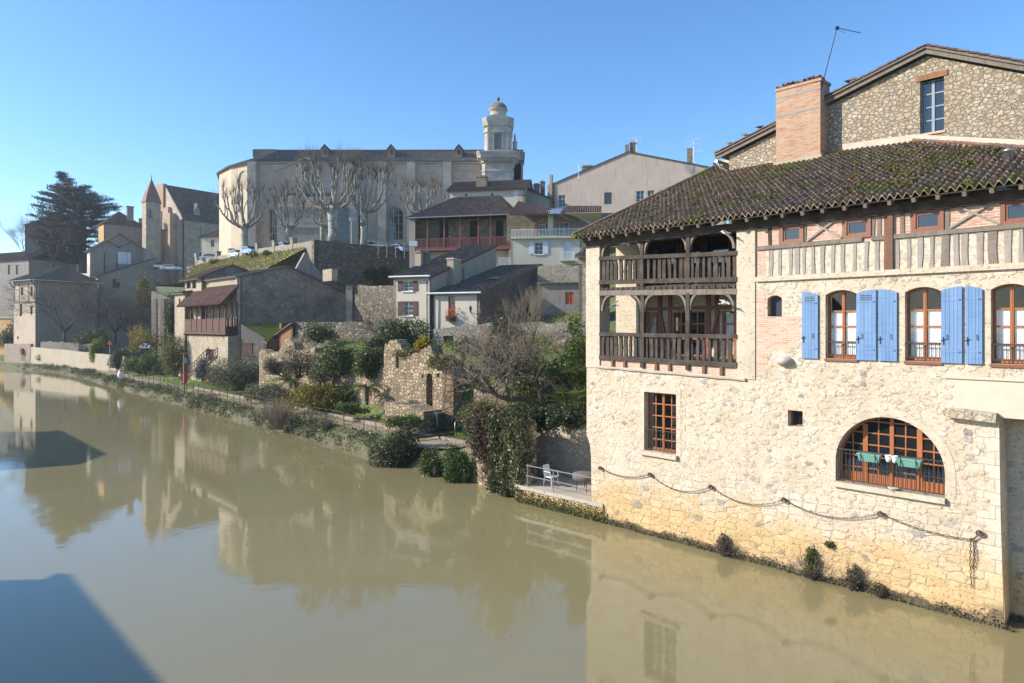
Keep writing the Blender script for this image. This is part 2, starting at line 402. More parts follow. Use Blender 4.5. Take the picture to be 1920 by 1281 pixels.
col = t.mix(t.mapr(ob, .9, 2.3, .8, 0., True), col, t.mix(1., col, (1.0,.80,.47), 'MULTIPLY'))
ob2 = t.math('ADD', z, t.math('MULTIPLY', t.math('SUBTRACT', t.noise(uv, 1.6, 5, .7), .5), .85))
col = t.mix(t.mapr(ob2, .16, .34, 1., 0., True), col, t.ramp(t.noise(uv, 6, 4), [(.35, (.05,.045,.02)), (.6, (.14,.115,.06))]))
hh = t.math('ADD', t.math('MULTIPLY', msk, .75), t.math('ADD', t.math('MULTIPLY', f1, .75), t.math('SUBTRACT', t.math('MULTIPLY', f2, .22), t.math('MULTIPLY', pit, .35))))
col = t.mix(t.mapr(t.noise(uv, .55, 5, .65), .4, .62, 0, .5), col, t.mix(1., col, (.86,.80,.72), 'MULTIPLY')); col = t.mix(1., col, (.95,.945,.985), 'MULTIPLY')
M['facade'] = t.out(t.pr(col, .93, t.bump(hh, .8, .035)))
# ---------- dressed limestone with pores
t = NT('dressed_limestone'); uv = t.uv(); f2 = t.noise(uv, 26, 5, .75); f3 = t.noise(uv, 1.4, 4, .6)
bk = t.n('TexBrick', {'Vector': uv, 'Color1': (0,0,0), 'Color2': (1,1,1), 'Mortar': (.5,.5,.5), 'Scale': 1., 'Mortar Size': .006, 'Mortar Smooth': .3, 'Brick Width': 1.1, 'Row Height': .42})
col = t.mix(t.math('MULTIPLY', bk.outputs['Color'], .5), t.ramp(f3, [(.3, (.50,.43,.33)), (.7, (.64,.57,.46))]), (.62,.53,.40))
pit = t.mapr(t.noise(t.scl(uv, (1., 1.6, 1)), 8, 5, .78), .42, .36); col = t.mix(t.math('MULTIPLY', pit, .7), col, (.25,.21,.17))
col = t.mix(t.math('MULTIPLY', bk.outputs['Fac'], .45), col, (.40,.34,.27)); col = t.mix(.5, col, t.ramp(f2, [(.3, (.7,.68,.64)), (.55, (1,1,1))]), 'MULTIPLY')
M['dressed'] = t.out(t.pr(t.mix(t.mapr(t.noise(uv, 2.2, 5, .7), .42, .6, 0, .4), col, t.mix(1., col, (.78,.74,.68), 'MULTIPLY')), .9, t.bump(t.math('SUBTRACT', f2, t.math('MULTIPLY', pit, .9)), .7, .025)))
t = NT('low_quoins'); uv = t.uv(); z = t.sep(t.pos()).outputs[2]; f = t.noise(uv, 9, 6, .72); b = t.n('TexBrick', {'Vector': t.add(uv, t.scl(t.noise(uv, 3, 2, .5, True), .05)), 'Color1': (0,0,0), 'Color2': (1,1,1), 'Mortar': (.5,.5,.5), 'Scale': 1., 'Mortar Size': .012, 'Mortar Smooth': .5, 'Brick Width': .5, 'Row Height': .36})
c = t.mix(b.outputs['Color'], (.55,.475,.37), (.65,.58,.47)); c = t.mix(t.math('MULTIPLY', b.outputs['Fac'], .6), c, (.42,.35,.26)); c = t.mix(.6, c, t.ramp(f, [(.3, (.6,.57,.52)), (.55, (1,1,1))]), 'MULTIPLY')
ob = t.math('ADD', z, t.math('MULTIPLY', t.math('SUBTRACT', t.noise(uv, .8, 5, .65), .5), 2.2)); c = t.mix(t.mapr(ob, .9, 2.3, .8, 0., True), c, t.mix(1., c, (1.0,.80,.5), 'MULTIPLY')); c = t.mix(t.mapr(ob, .15, .7, .9, 0., True), c, (.12,.095,.05))
M['dressed_low'] = t.out(t.pr(c, .92, t.bump(t.math('SUBTRACT', f, t.math('MULTIPLY', b.outputs['Fac'], .6)), .8, .03)))
rubble('studwall', 6, 8, [(.66,.58,.46),(.72,.65,.54),(.58,.50,.39),(.69,.61,.49)], (.70,.62,.50), .05, .55, .025)
rubble('gable_rubble', 5.2, 7.0, [(0.531,0.443,0.341),(0.616,0.525,0.419),(0.478,0.392,0.297),(0.573,0.495,0.407),(0.509,0.412,0.286),(0.446,0.392,0.33)], (.37,.295,.20), .055, .9, .06, stain=(.42,.33,.20), stain_amt=.35)
bricks('brick_pink', (.44,.195,.135), (.53,.285,.205), (.58,.47,.38), .26, .075, .016, .7, (.58,.48,.38), .2)
bricks('brick_band', (.47,.225,.15), (.56,.33,.24), (.60,.48,.38), .26, .075, .017, .6, (.62,.52,.41), .25)
bricks('brick_chimney', (.39,.17,.095), (.47,.25,.15), (.45,.33,.23), .28, .07, .016, 1., (.52,.40,.28), .3)
tilemat('roof_main', [(0.219,0.14,0.0866),(0.297,0.184,0.104),(0.158,0.106,0.0693),(0.315,0.156,0.0797),(0.236,0.172,0.114),(0.175,0.117,0.0762),(0.333,0.223,0.139),(0.21,0.14,0.0936)], moss=.54, mossc=((.10,.095,.02),(.26,.235,.05)), lich=(.42,.37,.29), lamt=.85)
tilemat('roof_dark', [(0.137,0.0963,0.0672),(0.195,0.132,0.0876),(0.107,0.0776,0.0576),(0.234,0.147,0.09),(0.166,0.116,0.0816)], moss=.63)
tilemat('roof_red', [(0.199,0.0947,0.0716),(0.159,0.0812,0.067),(0.239,0.126,0.0924),(0.126,0.0768,0.0693),(0.212,0.108,0.0809)], moss=None, lamt=.2)
tilemat('roof_brown', [(.20,.105,.07),(.15,.09,.065),(.25,.13,.085),(.12,.085,.065),(.20,.13,.095)], moss=.64)
tilemat('roof_grey', [(.13,.12,.11),(.17,.15,.13),(.10,.095,.09),(.19,.16,.13)], moss=.60)
tilemat('roof_moss', [(.13,.12,.05),(.10,.09,.05)], moss=.42, mossc=((.13,.14,.01),(.30,.29,.03)))
wood('timber_dark', (.022,.015,.011), (.08,.057,.042), .85, gr=(.085,.066,.052))
wood('timber_grey', (.13,.105,.082), (.27,.225,.185), .9)
wood('timber_pale', (.25,.205,.175), (.40,.345,.30), .9)
wood('timber_brown', (.13,.06,.03), (.20,.10,.055), .75)
wood('joinery', (.30,.095,.028), (.42,.15,.05), .45, 1.6, .1)
wood('joinery_red', (.20,.07,.035), (.28,.10,.05), .5, 1.6, .1)
wood('wood_redbrown', (.075,.034,.024), (.14,.065,.045), .8)
wood('plank_orange', (.20,.085,.035), (.34,.16,.075), .8)
wood('plank_grey', (.10,.09,.08), (.20,.18,.16), .9)
wood('shutter_blue', (.105,.21,.41), (.185,.32,.54), .65, .5, .2)
paint('frame_grey', (.24,.29,.34), .6, .1)
paint('band_grey', (.22,.23,.24), .6, .2)
paint('turret_tile', (.27,.15,.115), .8, .3)
paint('shutter_grey', (.62,.66,.70), .6, .1)
paint('shutter_maroon', (.13,.05,.045), .7)
paint('rail_red', (.17,.052,.044), .65)
paint('white_paint', (.74,.74,.72), .5, .06)
paint('white_stain', (.60,.61,.58), .6, .1)
paint('iron', (.035,.033,.035), .5)
paint('rust_iron', (.085,.05,.032), .75, .5)
paint('galv', (.42,.44,.46), .4, .15, .7)
paint('zinc', (.50,.53,.56), .35, .1, .8)
paint('red_plastic', (.60,.035,.05), .4)
paint('orange_red', (.62,.10,.04), .5)
paint('green_planter', (.16,.36,.30), .45)
paint('bin_green', (.012,.045,.038), .45)
paint('lid_orange', (.45,.14,.06), .5)
paint('black_sign', (.012,.012,.018), .45)
paint('concrete', (.47,.42,.34), .85, .2)
paint('pale_concrete', (.60,.51,.405), .85, .12)
paint('glass_dark', (.012,.014,.017), .03, 0)
M['glass_dark'].node_tree.nodes['Principled BSDF'].inputs['IOR'].default_value = 1.85
paint('glass_grey', (.06,.075,.09), .05, .3)
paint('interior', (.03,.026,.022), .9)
paint('curtain', (.86,.87,.87), .9, .12)
paint('skin', (.45,.27,.19), .6); paint('cloth_dark', (.03,.035,.06), .8); paint('cloth_pale', (.55,.55,.55), .8); paint('hair', (.04,.03,.02), .6)
paint('feather_white', (.70,.70,.68), .7); paint('feather_grey', (.16,.16,.18), .7)
paint('car_white', (.72,.73,.75), .25, .02); paint('car_blue', (.26,.38,.55), .25, .02); paint('car_silver', (.45,.47,.50), .3, .02); paint('tyre', (.02,.02,.02), .8)
paint('orange_plaster_door', (.42,.10,.045), .6)
t = NT('clear_glass'); lw = t.n('LayerWeight', {'Blend': .5}); fz = t.n('Math', {0: t.math('POWER', lw.outputs['Facing'], 4.), 1: .9, 2: .05}, operation='MULTIPLY_ADD'); g = t.n('BsdfGlossy', {'Color': (1,1,1), 'Roughness': .02}); tr = t.n('BsdfTransparent', {'Color': (.95,.97,.97)})
M['glass'] = t.out(t.n('MixShader', {0: fz.outputs[0], 1: tr.outputs[0], 2: g.outputs[0]}))
plaster('cream_plaster', (.64,.575,.46), (.40,.36,.30), .25)
plaster('beige_plaster', (.44,.37,.28), (.27,.23,.18), .6)
plaster('pink_plaster', (.58,.46,.385), (.30,.25,.215), .75)
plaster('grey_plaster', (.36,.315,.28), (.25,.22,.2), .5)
plaster('white_house', (.60,.55,.45), (.36,.33,.27), .4)
plaster('wall_cream', (.52,.43,.33), (.33,.27,.2), .6)
plaster('shade_plaster', (.29,.26,.235), (.14,.13,.12), .8)  # dark plaster for sunless walls, their shade put into the colour
plaster('ochre_plaster', (.52,.32,.14), (.35,.22,.12), .5)
rubble('church_plaster', .9, 2.0, [(.55,.455,.375),(.60,.50,.415),(.51,.425,.35),(.57,.475,.40)], (.46,.385,.32), .025, .25, .02, .2, stain=(.33,.28,.245), stain_amt=.55, warp=.03)
plaster('church_lit', (.60,.49,.37), (.42,.34,.26), .5)  # lighter, warmer church plaster: sunlight on the apse put into the colour
rubble('ashlar', 1.0, 2.2, [(.55,.51,.45),(.61,.56,.49),(.50,.465,.41),(.57,.53,.47)], (.44,.41,.36), .03, .25, .02, .25, stain=(.30,.28,.26), stain_amt=.6, warp=.04)
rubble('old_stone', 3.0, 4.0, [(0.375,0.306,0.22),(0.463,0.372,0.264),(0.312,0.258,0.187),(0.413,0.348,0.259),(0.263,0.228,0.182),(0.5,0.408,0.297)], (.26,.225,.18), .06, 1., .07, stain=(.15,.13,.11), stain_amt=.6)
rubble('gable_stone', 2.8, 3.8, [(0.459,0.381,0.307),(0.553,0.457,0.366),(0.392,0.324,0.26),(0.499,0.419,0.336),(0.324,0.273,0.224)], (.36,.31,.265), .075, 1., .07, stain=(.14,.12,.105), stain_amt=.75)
rubble('lit_stone', 3.0, 4.0, [(.56,.47,.35),(.63,.54,.41),(.50,.41,.30),(.59,.51,.40),(.42,.36,.28)], (.53,.44,.32), .06, .9, .05, stain=(.30,.25,.17), stain_amt=.4)  # pale stone palette, its sunlit tone is part of the colour
rubble('retaining', 2.3, 3.2, [(0.25,0.206,0.154),(0.325,0.26,0.193),(0.206,0.171,0.132),(0.288,0.242,0.187),(0.163,0.142,0.11),(0.388,0.325,0.242)], (.14,.125,.10), .08, 1., .08, moss=(.60,(.055,.06,.02)))
rubble('ruin_block', 2.9, 4.0, [(.52,.40,.25),(.60,.48,.32),(.44,.34,.22),(.56,.43,.27),(.36,.285,.20),(.63,.53,.38)], (.27,.205,.13), .07, 1., .10, .65, stain=(.19,.15,.09), stain_amt=.65, moss=(.60,(.07,.075,.025)), warp=.2)
rubble('ruin_shade', 1.9, 2.6, [(.36,.25,.145),(.44,.31,.18),(.29,.20,.12),(.40,.29,.18)], (.17,.12,.075), .07, 1., .08, .5, stain=(.18,.13,.08), stain_amt=.5, warp=.12)  # darker copy of the ruin stone, shade put into the colour
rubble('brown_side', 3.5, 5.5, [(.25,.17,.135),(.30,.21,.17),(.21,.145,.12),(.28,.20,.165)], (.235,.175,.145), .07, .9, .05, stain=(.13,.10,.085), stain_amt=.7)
rubble('castle_stone', 1.6, 2.6, [(0.546,0.439,0.308),(0.624,0.5,0.363),(0.481,0.378,0.275),(0.572,0.464,0.341)], (.37,.32,.25), .05, .4, .03, .5, stain=(.26,.225,.19), stain_amt=.55, warp=.15)
rubble('parapet_stone', 3.4, 4.4, [(.40,.35,.28),(.48,.42,.34),(.34,.30,.25)], (.33,.29,.23), .06, .8, .05)
# ---------- ground
t = NT('grass_ground'); p = t.pos(); c = t.ramp(t.noise(p, 1.1, 6, .7), [(.3, (.07,.11,.018)), (.5, (.12,.19,.028)), (.7, (.21,.25,.05))])
c = t.mix(t.mapr(t.noise(p, .25, 3), .5, .65), c, t.mix(.6, c, (.16,.125,.07))); f = t.noise(p, 14, 4, .7)
c = t.mix(.7, c, t.ramp(f, [(.3, (.5,.5,.45)), (.6, (1,1,1))]), 'MULTIPLY'); M['grass_ground'] = t.out(t.pr(c, .95, t.bump(f, .8, .05)))
t = NT('soil'); p = t.pos(); f = t.noise(p, 6, 5, .7); c = t.ramp(f, [(.3, (.06,.045,.03)), (.55, (.13,.10,.065)), (.75, (.20,.16,.105))])
c = t.mix(t.mapr(t.noise(p, .7, 4), .36, .5), c, t.ramp(t.noise(p, 3, 4), [(.35, (.06,.09,.02)), (.65, (.14,.18,.04))])); M['soil'] = t.out(t.pr(c, .95, t.bump(f, .8, .06)))
t = NT('path_gravel'); p = t.pos(); f = t.noise(p, 12, 5, .7); c = t.ramp(t.noise(p, .9, 4, .65), [(.35, (.25,.195,.125)), (.6, (.36,.285,.19))]); c = t.mix(t.mapr(t.noise(p, .5, 4), .52, .66), c, (.12,.125,.05))
c = t.mix(.6, c, t.ramp(f, [(.3, (.6,.6,.6)), (.6, (1,1,1))]), 'MULTIPLY'); M['path'] = t.out(t.pr(c, .95, t.bump(f, .5, .03)))
t = NT('mud_bank'); p = t.pos(); f = t.noise(p, 5, 5, .7); c = t.ramp(f, [(.3, (.055,.043,.026)), (.6, (.15,.12,.075))]); z = t.sep(p).outputs[2]
c = t.mix(t.mapr(z, .05, .5, 0, 1), c, t.ramp(t.noise(p, 2.5, 4), [(.35, (.06,.075,.025)), (.65, (.15,.15,.06))])); M['mud'] = t.out(t.pr(c, .9, t.bump(f, .8, .08)))
paint('asphalt', (.06,.06,.06), .9, .2)
# ---------- water: silty green-brown river with a faint ripple
t = NT('river_water'); p = t.pos(); n1 = t.noise(t.scl(p, (1., 1., 0)), 1.5, 3, .55); n2 = t.noise(t.scl(p, (1., 1., 0)), 8., 3, .6)
am = t.mapr(t.noise(p, .05, 3, .5), .42, .62, .25, 1.); d = t.n('VectorMath', {0: p}, operation='LENGTH').outputs['Value']
h = t.math('MULTIPLY', t.math('ADD', t.math('MULTIPLY', n1, 1.), t.math('MULTIPLY', n2, .22)), am)
c = t.mix(t.noise(p, .12, 4, .6), (.215,.186,.092), (.26,.229,.118))
wb = t.pr(c, .022, t.bump(h, .13, .05)); wb.inputs['IOR'].default_value = 1.52
M['water'] = t.out(wb)
# ---------- plants
foliage('leaf_dark', [(0, (.035,.052,.014)), (.5, (.08,.115,.026)), (.85, (.14,.17,.04)), (1, (.21,.21,.08))], .38)
foliage('leaf_glossy', [(0, (.02,.035,.012)), (.6, (.05,.075,.022)), (.9, (.075,.09,.035)), (1, (.12,.13,.06))], .5)
foliage('leaf_ivy', [(0, (.04,.052,.02)), (.45, (.095,.115,.04)), (.75, (.16,.17,.07)), (.9, (.17,.12,.06)), (1, (.27,.25,.14))], .42)
foliage('leaf_redivy', [(0, (.05,.03,.02)), (.35, (.09,.055,.035)), (.6, (.05,.055,.022)), (.85, (.14,.07,.05)), (1, (.17,.14,.09))], .5)
foliage('leaf_green', [(0, (.04,.075,.012)), (.5, (.085,.14,.022)), (1, (.16,.20,.05))])
foliage('leaf_bright', [(0, (.10,.16,.015)), (.5, (.19,.27,.03)), (1, (.30,.34,.06))], trans=.35)
foliage('leaf_yellow', [(0, (.08,.09,.012)), (.4, (.22,.19,.02)), (.7, (.34,.25,.025)), (1, (.14,.13,.03))], trans=.3)
foliage('leaf_gold', [(0, (.36,.25,.02)), (.5, (.48,.36,.03)), (1, (.25,.26,.03))], trans=.35)
foliage('leaf_blue', [(0, (.05,.07,.065)), (.5, (.11,.14,.13)), (1, (.20,.23,.215))], .6)
foliage('leaf_greygreen', [(0, (.055,.068,.03)), (.5, (.12,.14,.065)), (.85, (.21,.225,.12)), (1, (.34,.34,.24))], .5)
foliage('leaf_dry', [(0, (.07,.055,.035)), (.5, (.14,.115,.07)), (1, (.22,.18,.11))], .7, .1)
foliage('leaf_brownred', [(0, (.08,.03,.02)), (.6, (.14,.06,.04)), (1, (.2,.12,.07))], .6, .15)
foliage('leaf_olive', [(0, (.08,.09,.02)), (.5, (.16,.165,.04)), (1, (.26,.23,.08))], .6)
foliage('leaf_moss', [(0, (.09,.085,.02)), (.5, (.16,.14,.035)), (1, (.24,.20,.06))], .8)
foliage('leaf_cedar', [(0, (.008,.020,.016)), (.6, (.020,.040,.030)), (1, (.045,.07,.05))], .6, .1)
foliage('leaf_palm', [(0, (.05,.085,.02)), (.6, (.10,.15,.03)), (1, (.20,.23,.06))], .45)
foliage('grass_blade', [(0, (.085,.125,.015)), (.5, (.15,.23,.03)), (.85, (.24,.29,.055)), (1, (.30,.27,.10))], .6, .35)
foliage('flower_red', [(0, (.55,.06,.03)), (1, (.70,.16,.06))], .6)
foliage('grass_slope', [(0, (.17,.17,.05)), (.5, (.28,.27,.085)), (1, (.38,.33,.15))], .7)
t = NT('dry_grass'); p = t.pos(); M['dry_grass'] = t.out(t.pr(t.ramp(t.noise(p, 1.2, 6, .7), [(.35, (.13,.135,.035)), (.55, (.24,.22,.075)), (.7, (.33,.29,.15))]), .95))
wood('bark', (.055,.045,.036), (.15,.125,.10), .95, .8, .6)
wood('bark_dark', (.022,.018,.015), (.055,.045,.038), .95, .8, .6)
wood('twig_pale', (.12,.095,.068), (.27,.22,.165), .9, .8, .3)
t = NT('plane_bark'); p = t.pos(); c = t.ramp(t.vor(t.add(p, t.scl(t.noise(p, 1.5, 3, .6, True), 1.)), 1.6).outputs['Color'], [(.2, (.36,.345,.30)), (.45, (.23,.215,.17)), (.6, (.43,.415,.37)), (.8, (.17,.155,.115))])
M['plane_bark'] = t.out(t.pr(c, .85))

t = NT('plane_limb'); p = t.pos(); M['plane_limb'] = t.out(t.pr(t.ramp(t.noise(p, 3, 4, .7), [(.35, (.13,.115,.09)), (.55, (.28,.26,.215)), (.7, (.42,.40,.35))]), .9))
# ======================= the big riverside house (right) =======================
A0 = gnd(1885, 1180); TD = V((-1220, 1280, 0)).normalized(); FM = Fr(A0, TD); ND = FM.n  # ND: towards the river
house = thing('riverside_house', 'large pale stone riverside house with blue shutters, timber loggias and a mossy tiled roof', 'house', FM.P(6, 0, 0))
def W(px0, py0, px1, py1, q=0): return FM.rect(px0, py0, px1, py1, q)
ZST = 9.62
holes = []
gw = W(1208, 737, 1268, 849); holes.append(rectp(*gw))
sq = W(1477, 770, 1505, 800); holes.append(rectp(*sq))
sA0, sA1 = FM.S(1772), FM.S(1567); rr = (sA1-sA0)/2; zAb = 3.22; zAs = 5.32-rr
archP = arch(sA0, sA1, zAb, zAs, rr, 28); holes.append(archP)
big = []
for x0, x1, yt, yb in ((1548, 1607, 543, 667), (1697, 1765, 541, 672), (1858, 1932, 537, 680)):
    s0, s1, z0, z1 = W(x0, yt, x1, yb); P = arch(s0, s1, 7.0, 8.98, .14, 8); big.append((s0, s1, P)); holes.append(P)
big.append((-3.2, -2.2, arch(-3.2, -2.2, 7.0, 8.98, .14, 8))); holes.append(big[-1][2])
sw = W(1439, 554, 1466, 597); swP = arch(sw[0], sw[1], sw[2], sw[3]-.1, .1, 8); holes.append(swP)
out = [(0.0, -1.5), (.0, 0), (.10, 3.), (.14, 5.6), (-9, 5.6), (-9, 9.5), (6.95, 9.5), (6.95, 6.2), (10.6, 6.22), (14.38, 6.3), (14.38, 3.5), (14.2, 3.1), (14.14, 2.6), (14.1, 0), (14.1, -1.5)]
mb = MB(); mb.wall(FM, out, holes, 0, .45)
FL = Fr(FM.P(14.12, 0, 0), -ND, True)   # hidden downstream end wall
for a, b, z0, z1 in ((0, 10, -1.5, 3.0), (0, 10, 3.0, 6.3), (2.4, 10, 6.3, 11.4)):
    mb.face([FM.P(14.12, z0, -a), FM.P(14.12, z0, -b), FM.P(14.12, z1, -b), FM.P(14.12, z1, -a)])
mb.build('stone_wall', M['facade'], house)
mb = MB()   # covered dock under the right-hand end
mb.face([FM.P(.0, -1.5, 0), FM.P(.0, -1.5, -.8), FM.P(.14, 5.6, -.8), FM.P(.14, 5.6, 0)][::-1])
mb.wall(FM, rectp(-9, .3, -1.5, 6.2), [], -.8, .3)
mb.build('dock_wall', M['facade'], house)
mb = MB(); mb.prism(FM, [(-9, 5.58), (.12, 5.58), (.12, 5.62), (1.15, 5.72), (1.15, 6.42), (1.38, 6.5), (1.38, 6.56), (-9, 6.56)], -.5, .02); mb.prism(FM, [(-9, 6.56), (1.4, 6.56), (1.4, 6.64), (-9, 6.64)], 0, .07)
mb.build('dock_lintel', M['pale_concrete'], house)
mb = MB(); mb.prism(FM, [(.16, 5.45), (1.32, 5.50), (1.42, 5.62), (1.38, 5.72), (.9, 5.75), (.16, 5.70)], -.2, .25); mb.build('corbel', M['lit_stone'], house)
# ashlar surrounds
mb = MB()
mb.wall(FM, arch(sA0-.26, sA1+.26, zAb, zAs, rr+.26, 28), [inset(archP, -.001)], .012, .03)
mb.build('arch_surround', M['dressed'], house)
mb = MB(); o = rectp(gw[0]-.2, gw[1]+.2, gw[2]-.02, gw[3]+.24); mb.wall(FM, o, [inset(rectp(*gw), -.001)], .014, .03)
for k, z in enumerate(np.arange(gw[2], gw[3]-.2, .3)):
    if k % 2: mb.box(FM, gw[0]-.38, gw[0]-.2, z, z+.28, -.02, .012); mb.box(FM, gw[1]+.2, gw[1]+.36, z, z+.28, -.02, .012)
mb.build('window_surround', M['dressed'], house)
for (s0, s1, z) in ((gw[0]-.06, gw[1]+.16, gw[2]), (sA0-.02, sA1+.06, zAb)):
    mb = MB(); mb.box(FM, s0, s1, z-.16, z-.005, -.42, .13); mb.build('sill', M['dressed'], house)
for s0, s1, P in big:
    mb = MB(); mb.wall(FM, arch(s0-.16, s1+.16, 6.98, 8.98, .3, 8), [inset(P, -.001)], .008, .02); mb.build('window_surround', M['dressed'], house)
    mb = MB(); mb.box(FM, s0-.02, s1+.02, 6.92, 6.995, -.4, .06); mb.build('sill', M['joinery_red'], house)
zq = [-.2+.36*k for k in range(17)]; pl = [(.02, -.2), (.1, 3.), (.135, 5.5)]
for k in range(16, 0, -1): w_ = (.62 if k % 2 else .36)+R.uniform(-.05, .05); pl += [(w_, zq[k]-.02), (w_, zq[k-1]+.0)]
mb = MB(); mb.wall(FM, pl, [], .014, .03); mb.build('quoins', M['dressed_low'], house)
# ---- windows
def bars(mb, s0, s1, z0, z1, cols, rows, q, w=.035, d=.04):
    for k in range(1, cols):
        s = lerp(s0, s1, k/cols); mb.box(FM, s-w/2, s+w/2, z0, z1, q-d, q)
    for k in range(1, rows):
        z = lerp(z0, z1, k/rows); mb.box(FM, s0, s1, z-w/2, z+w/2, q-d-.002, q-.002)
def casement(P, q, rows, fw, mat, curtain=None, cols=2, gl='glass', mid=True, rowz=None, rail=None):
    ss = [a for a, b in P]; zz = [b for a, b in P]; s0, s1, z0, z1 = min(ss), max(ss), min(zz), max(zz)
    mb = MB(); mb.wall(FM, P, [inset(P, fw)], q, .07)
    m = (s0+s1)/2
    if mid:
        mb.box(FM, m-fw*.75, m+fw*.75, z0+.02, z1-.04, q-.055, q+.012)
        mb.box(FM, m-.014, m+.014, z0+.03, z1-.05, q+.012, q+.022)
        for a, b in ((s0+fw, m-fw*.75), (m+fw*.75, s1-fw)):
            for z in rowz or [lerp(z0, z1, k/rows) for k in range(1, rows)]: mb.box(FM, a, b, z-.022, z+.022, q-.04, q-.004)
            for k in range(1, cols//2): mb.box(FM, lerp(a, b, k/(cols//2))-.017, lerp(a, b, k/(cols//2))+.017, z0+.04, z1-.08, q-.042, q-.006)
        mb.box(FM, s0+fw, s1-fw, z0+fw, z0+fw+.07, q-.05, q-.002)
    f = mb.build('window', mat, house)
    g = MB(); g.wall(FM, inset(P, fw*.7), [], q-.03, .01, edges=False); g.build('pane', M[gl], f)
    if gl == 'glass':
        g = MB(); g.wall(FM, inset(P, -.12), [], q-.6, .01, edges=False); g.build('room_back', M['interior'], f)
    if curtain:
        for a, b in ((s0+fw+.01, m-.05), (m+.05, s1-fw-.01)):
            g = MB(); n = 22
            for k in range(n):
                sa, sb = lerp(a, b, k/n), lerp(a, b, (k+1)/n); wa, wb = .013*math.sin(k*1.9), .013*math.sin((k+1)*1.9)
                g.face([FM.P(sa, z0+.06, q-.065+wa), FM.P(sb, z0+.06, q-.065+wb), FM.P(sb, curtain, q-.065+wb), FM.P(sa, curtain, q-.065+wa)])
            g.build('curtain', M['curtain'], f, smooth=True)
    if rail:
        g = MB(); ir = M['iron']; qr = -.05
        for z in (rail[0], rail[1]): g.box(FM, s0-.03, s1+.03, z-.014, z+.014, qr-.014, qr+.014)
        n = rail[2]
        for k in range(n): s = lerp(s0+.05, s1-.05, k/(n-1)); g.box(FM, s-.007, s+.007, rail[0]+.015, rail[1]-.015, qr-.007, qr+.007)
        g.build('guard_rail', ir, f)
    return f
for s0, s1, P in big: casement(P, -.2, 4, .055, M['joinery'], curtain=8.45, rowz=(7.52, 8.0, 8.47), rail=(7.1, 7.52, 9))
casement(rectp(*gw), -.24, 5, .06, M['joinery'], cols=4, rail=(gw[2]+.08, gw[2]+.82, 9))
casement(swP, -.2, 1, .045, M['joinery_red'], mid=False, gl='glass_grey')
casement(rectp(*sq), -.25, 1, .05, M['joinery_red'], mid=False, gl='glass_dark')
# the arched window: four leaves, the middle pair wider, under one arch
q = -.38; mb = MB(); mb.wall(FM, archP, [inset(archP, .07)], q, .09)
mA = (sA0+sA1)/2; zt = 5.32
for s, w in ((mA, .11), (mA-.74, .14), (mA+.74, .14)):
    h = zAs+math.sqrt(max(.01, (rr-.05)**2-(abs(s-mA)+w/2)**2)); mb.box(FM, s-w/2, s+w/2, zAb+.02, h, q-.06, q+.015)
for z in np.arange(zAb+.45, zt-.1, .36):
    hw = rr-.05 if z < zAs else math.sqrt(max(0, (rr-.06)**2-(z-zAs)**2))
    if hw > .1: mb.box(FM, mA-hw, mA+hw, z-.02, z+.02, q-.045, q-.004)
for s in (mA-.37, mA+.37, mA-1.1, mA+1.1):
    h = zAs+math.sqrt(max(.01, (rr-.07)**2-(abs(s-mA)+.02)**2)); mb.box(FM, s-.018, s+.018, zAb+.05, h, q-.047, q-.006)
mb.box(FM, sA0+.05, sA1-.05, zAb+.03, zAb+.3, q-.05, q-.002)
aw = mb.build('arched_window', M['joinery'], house)
g = MB(); g.wall(FM, inset(archP, .05), [], q-.03, .01, edges=False); g.build('pane', M['glass_dark'], aw)
g = MB(); qr = -.03; z0r, z1r = zAb+.07, zAb+1.0
hb = 1
for z in (z0r, z1r): g.box(FM, sA0+.03, sA1-.03, z-.016, z+.016, qr-.016, qr+.016)
for k in range(25): s = lerp(sA0+.06, sA1-.06, k/24); g.box(FM, s-.008, s+.008, z0r+.016, z1r-.016, qr-.008, qr+.008)
for s in (sA0+.5, mA, sA1-.5): g.box(FM, s-.01, s+.01, zAb-.02, z0r, qr-.01, qr+.03)
g.build('guard_rail', M['iron'], aw)
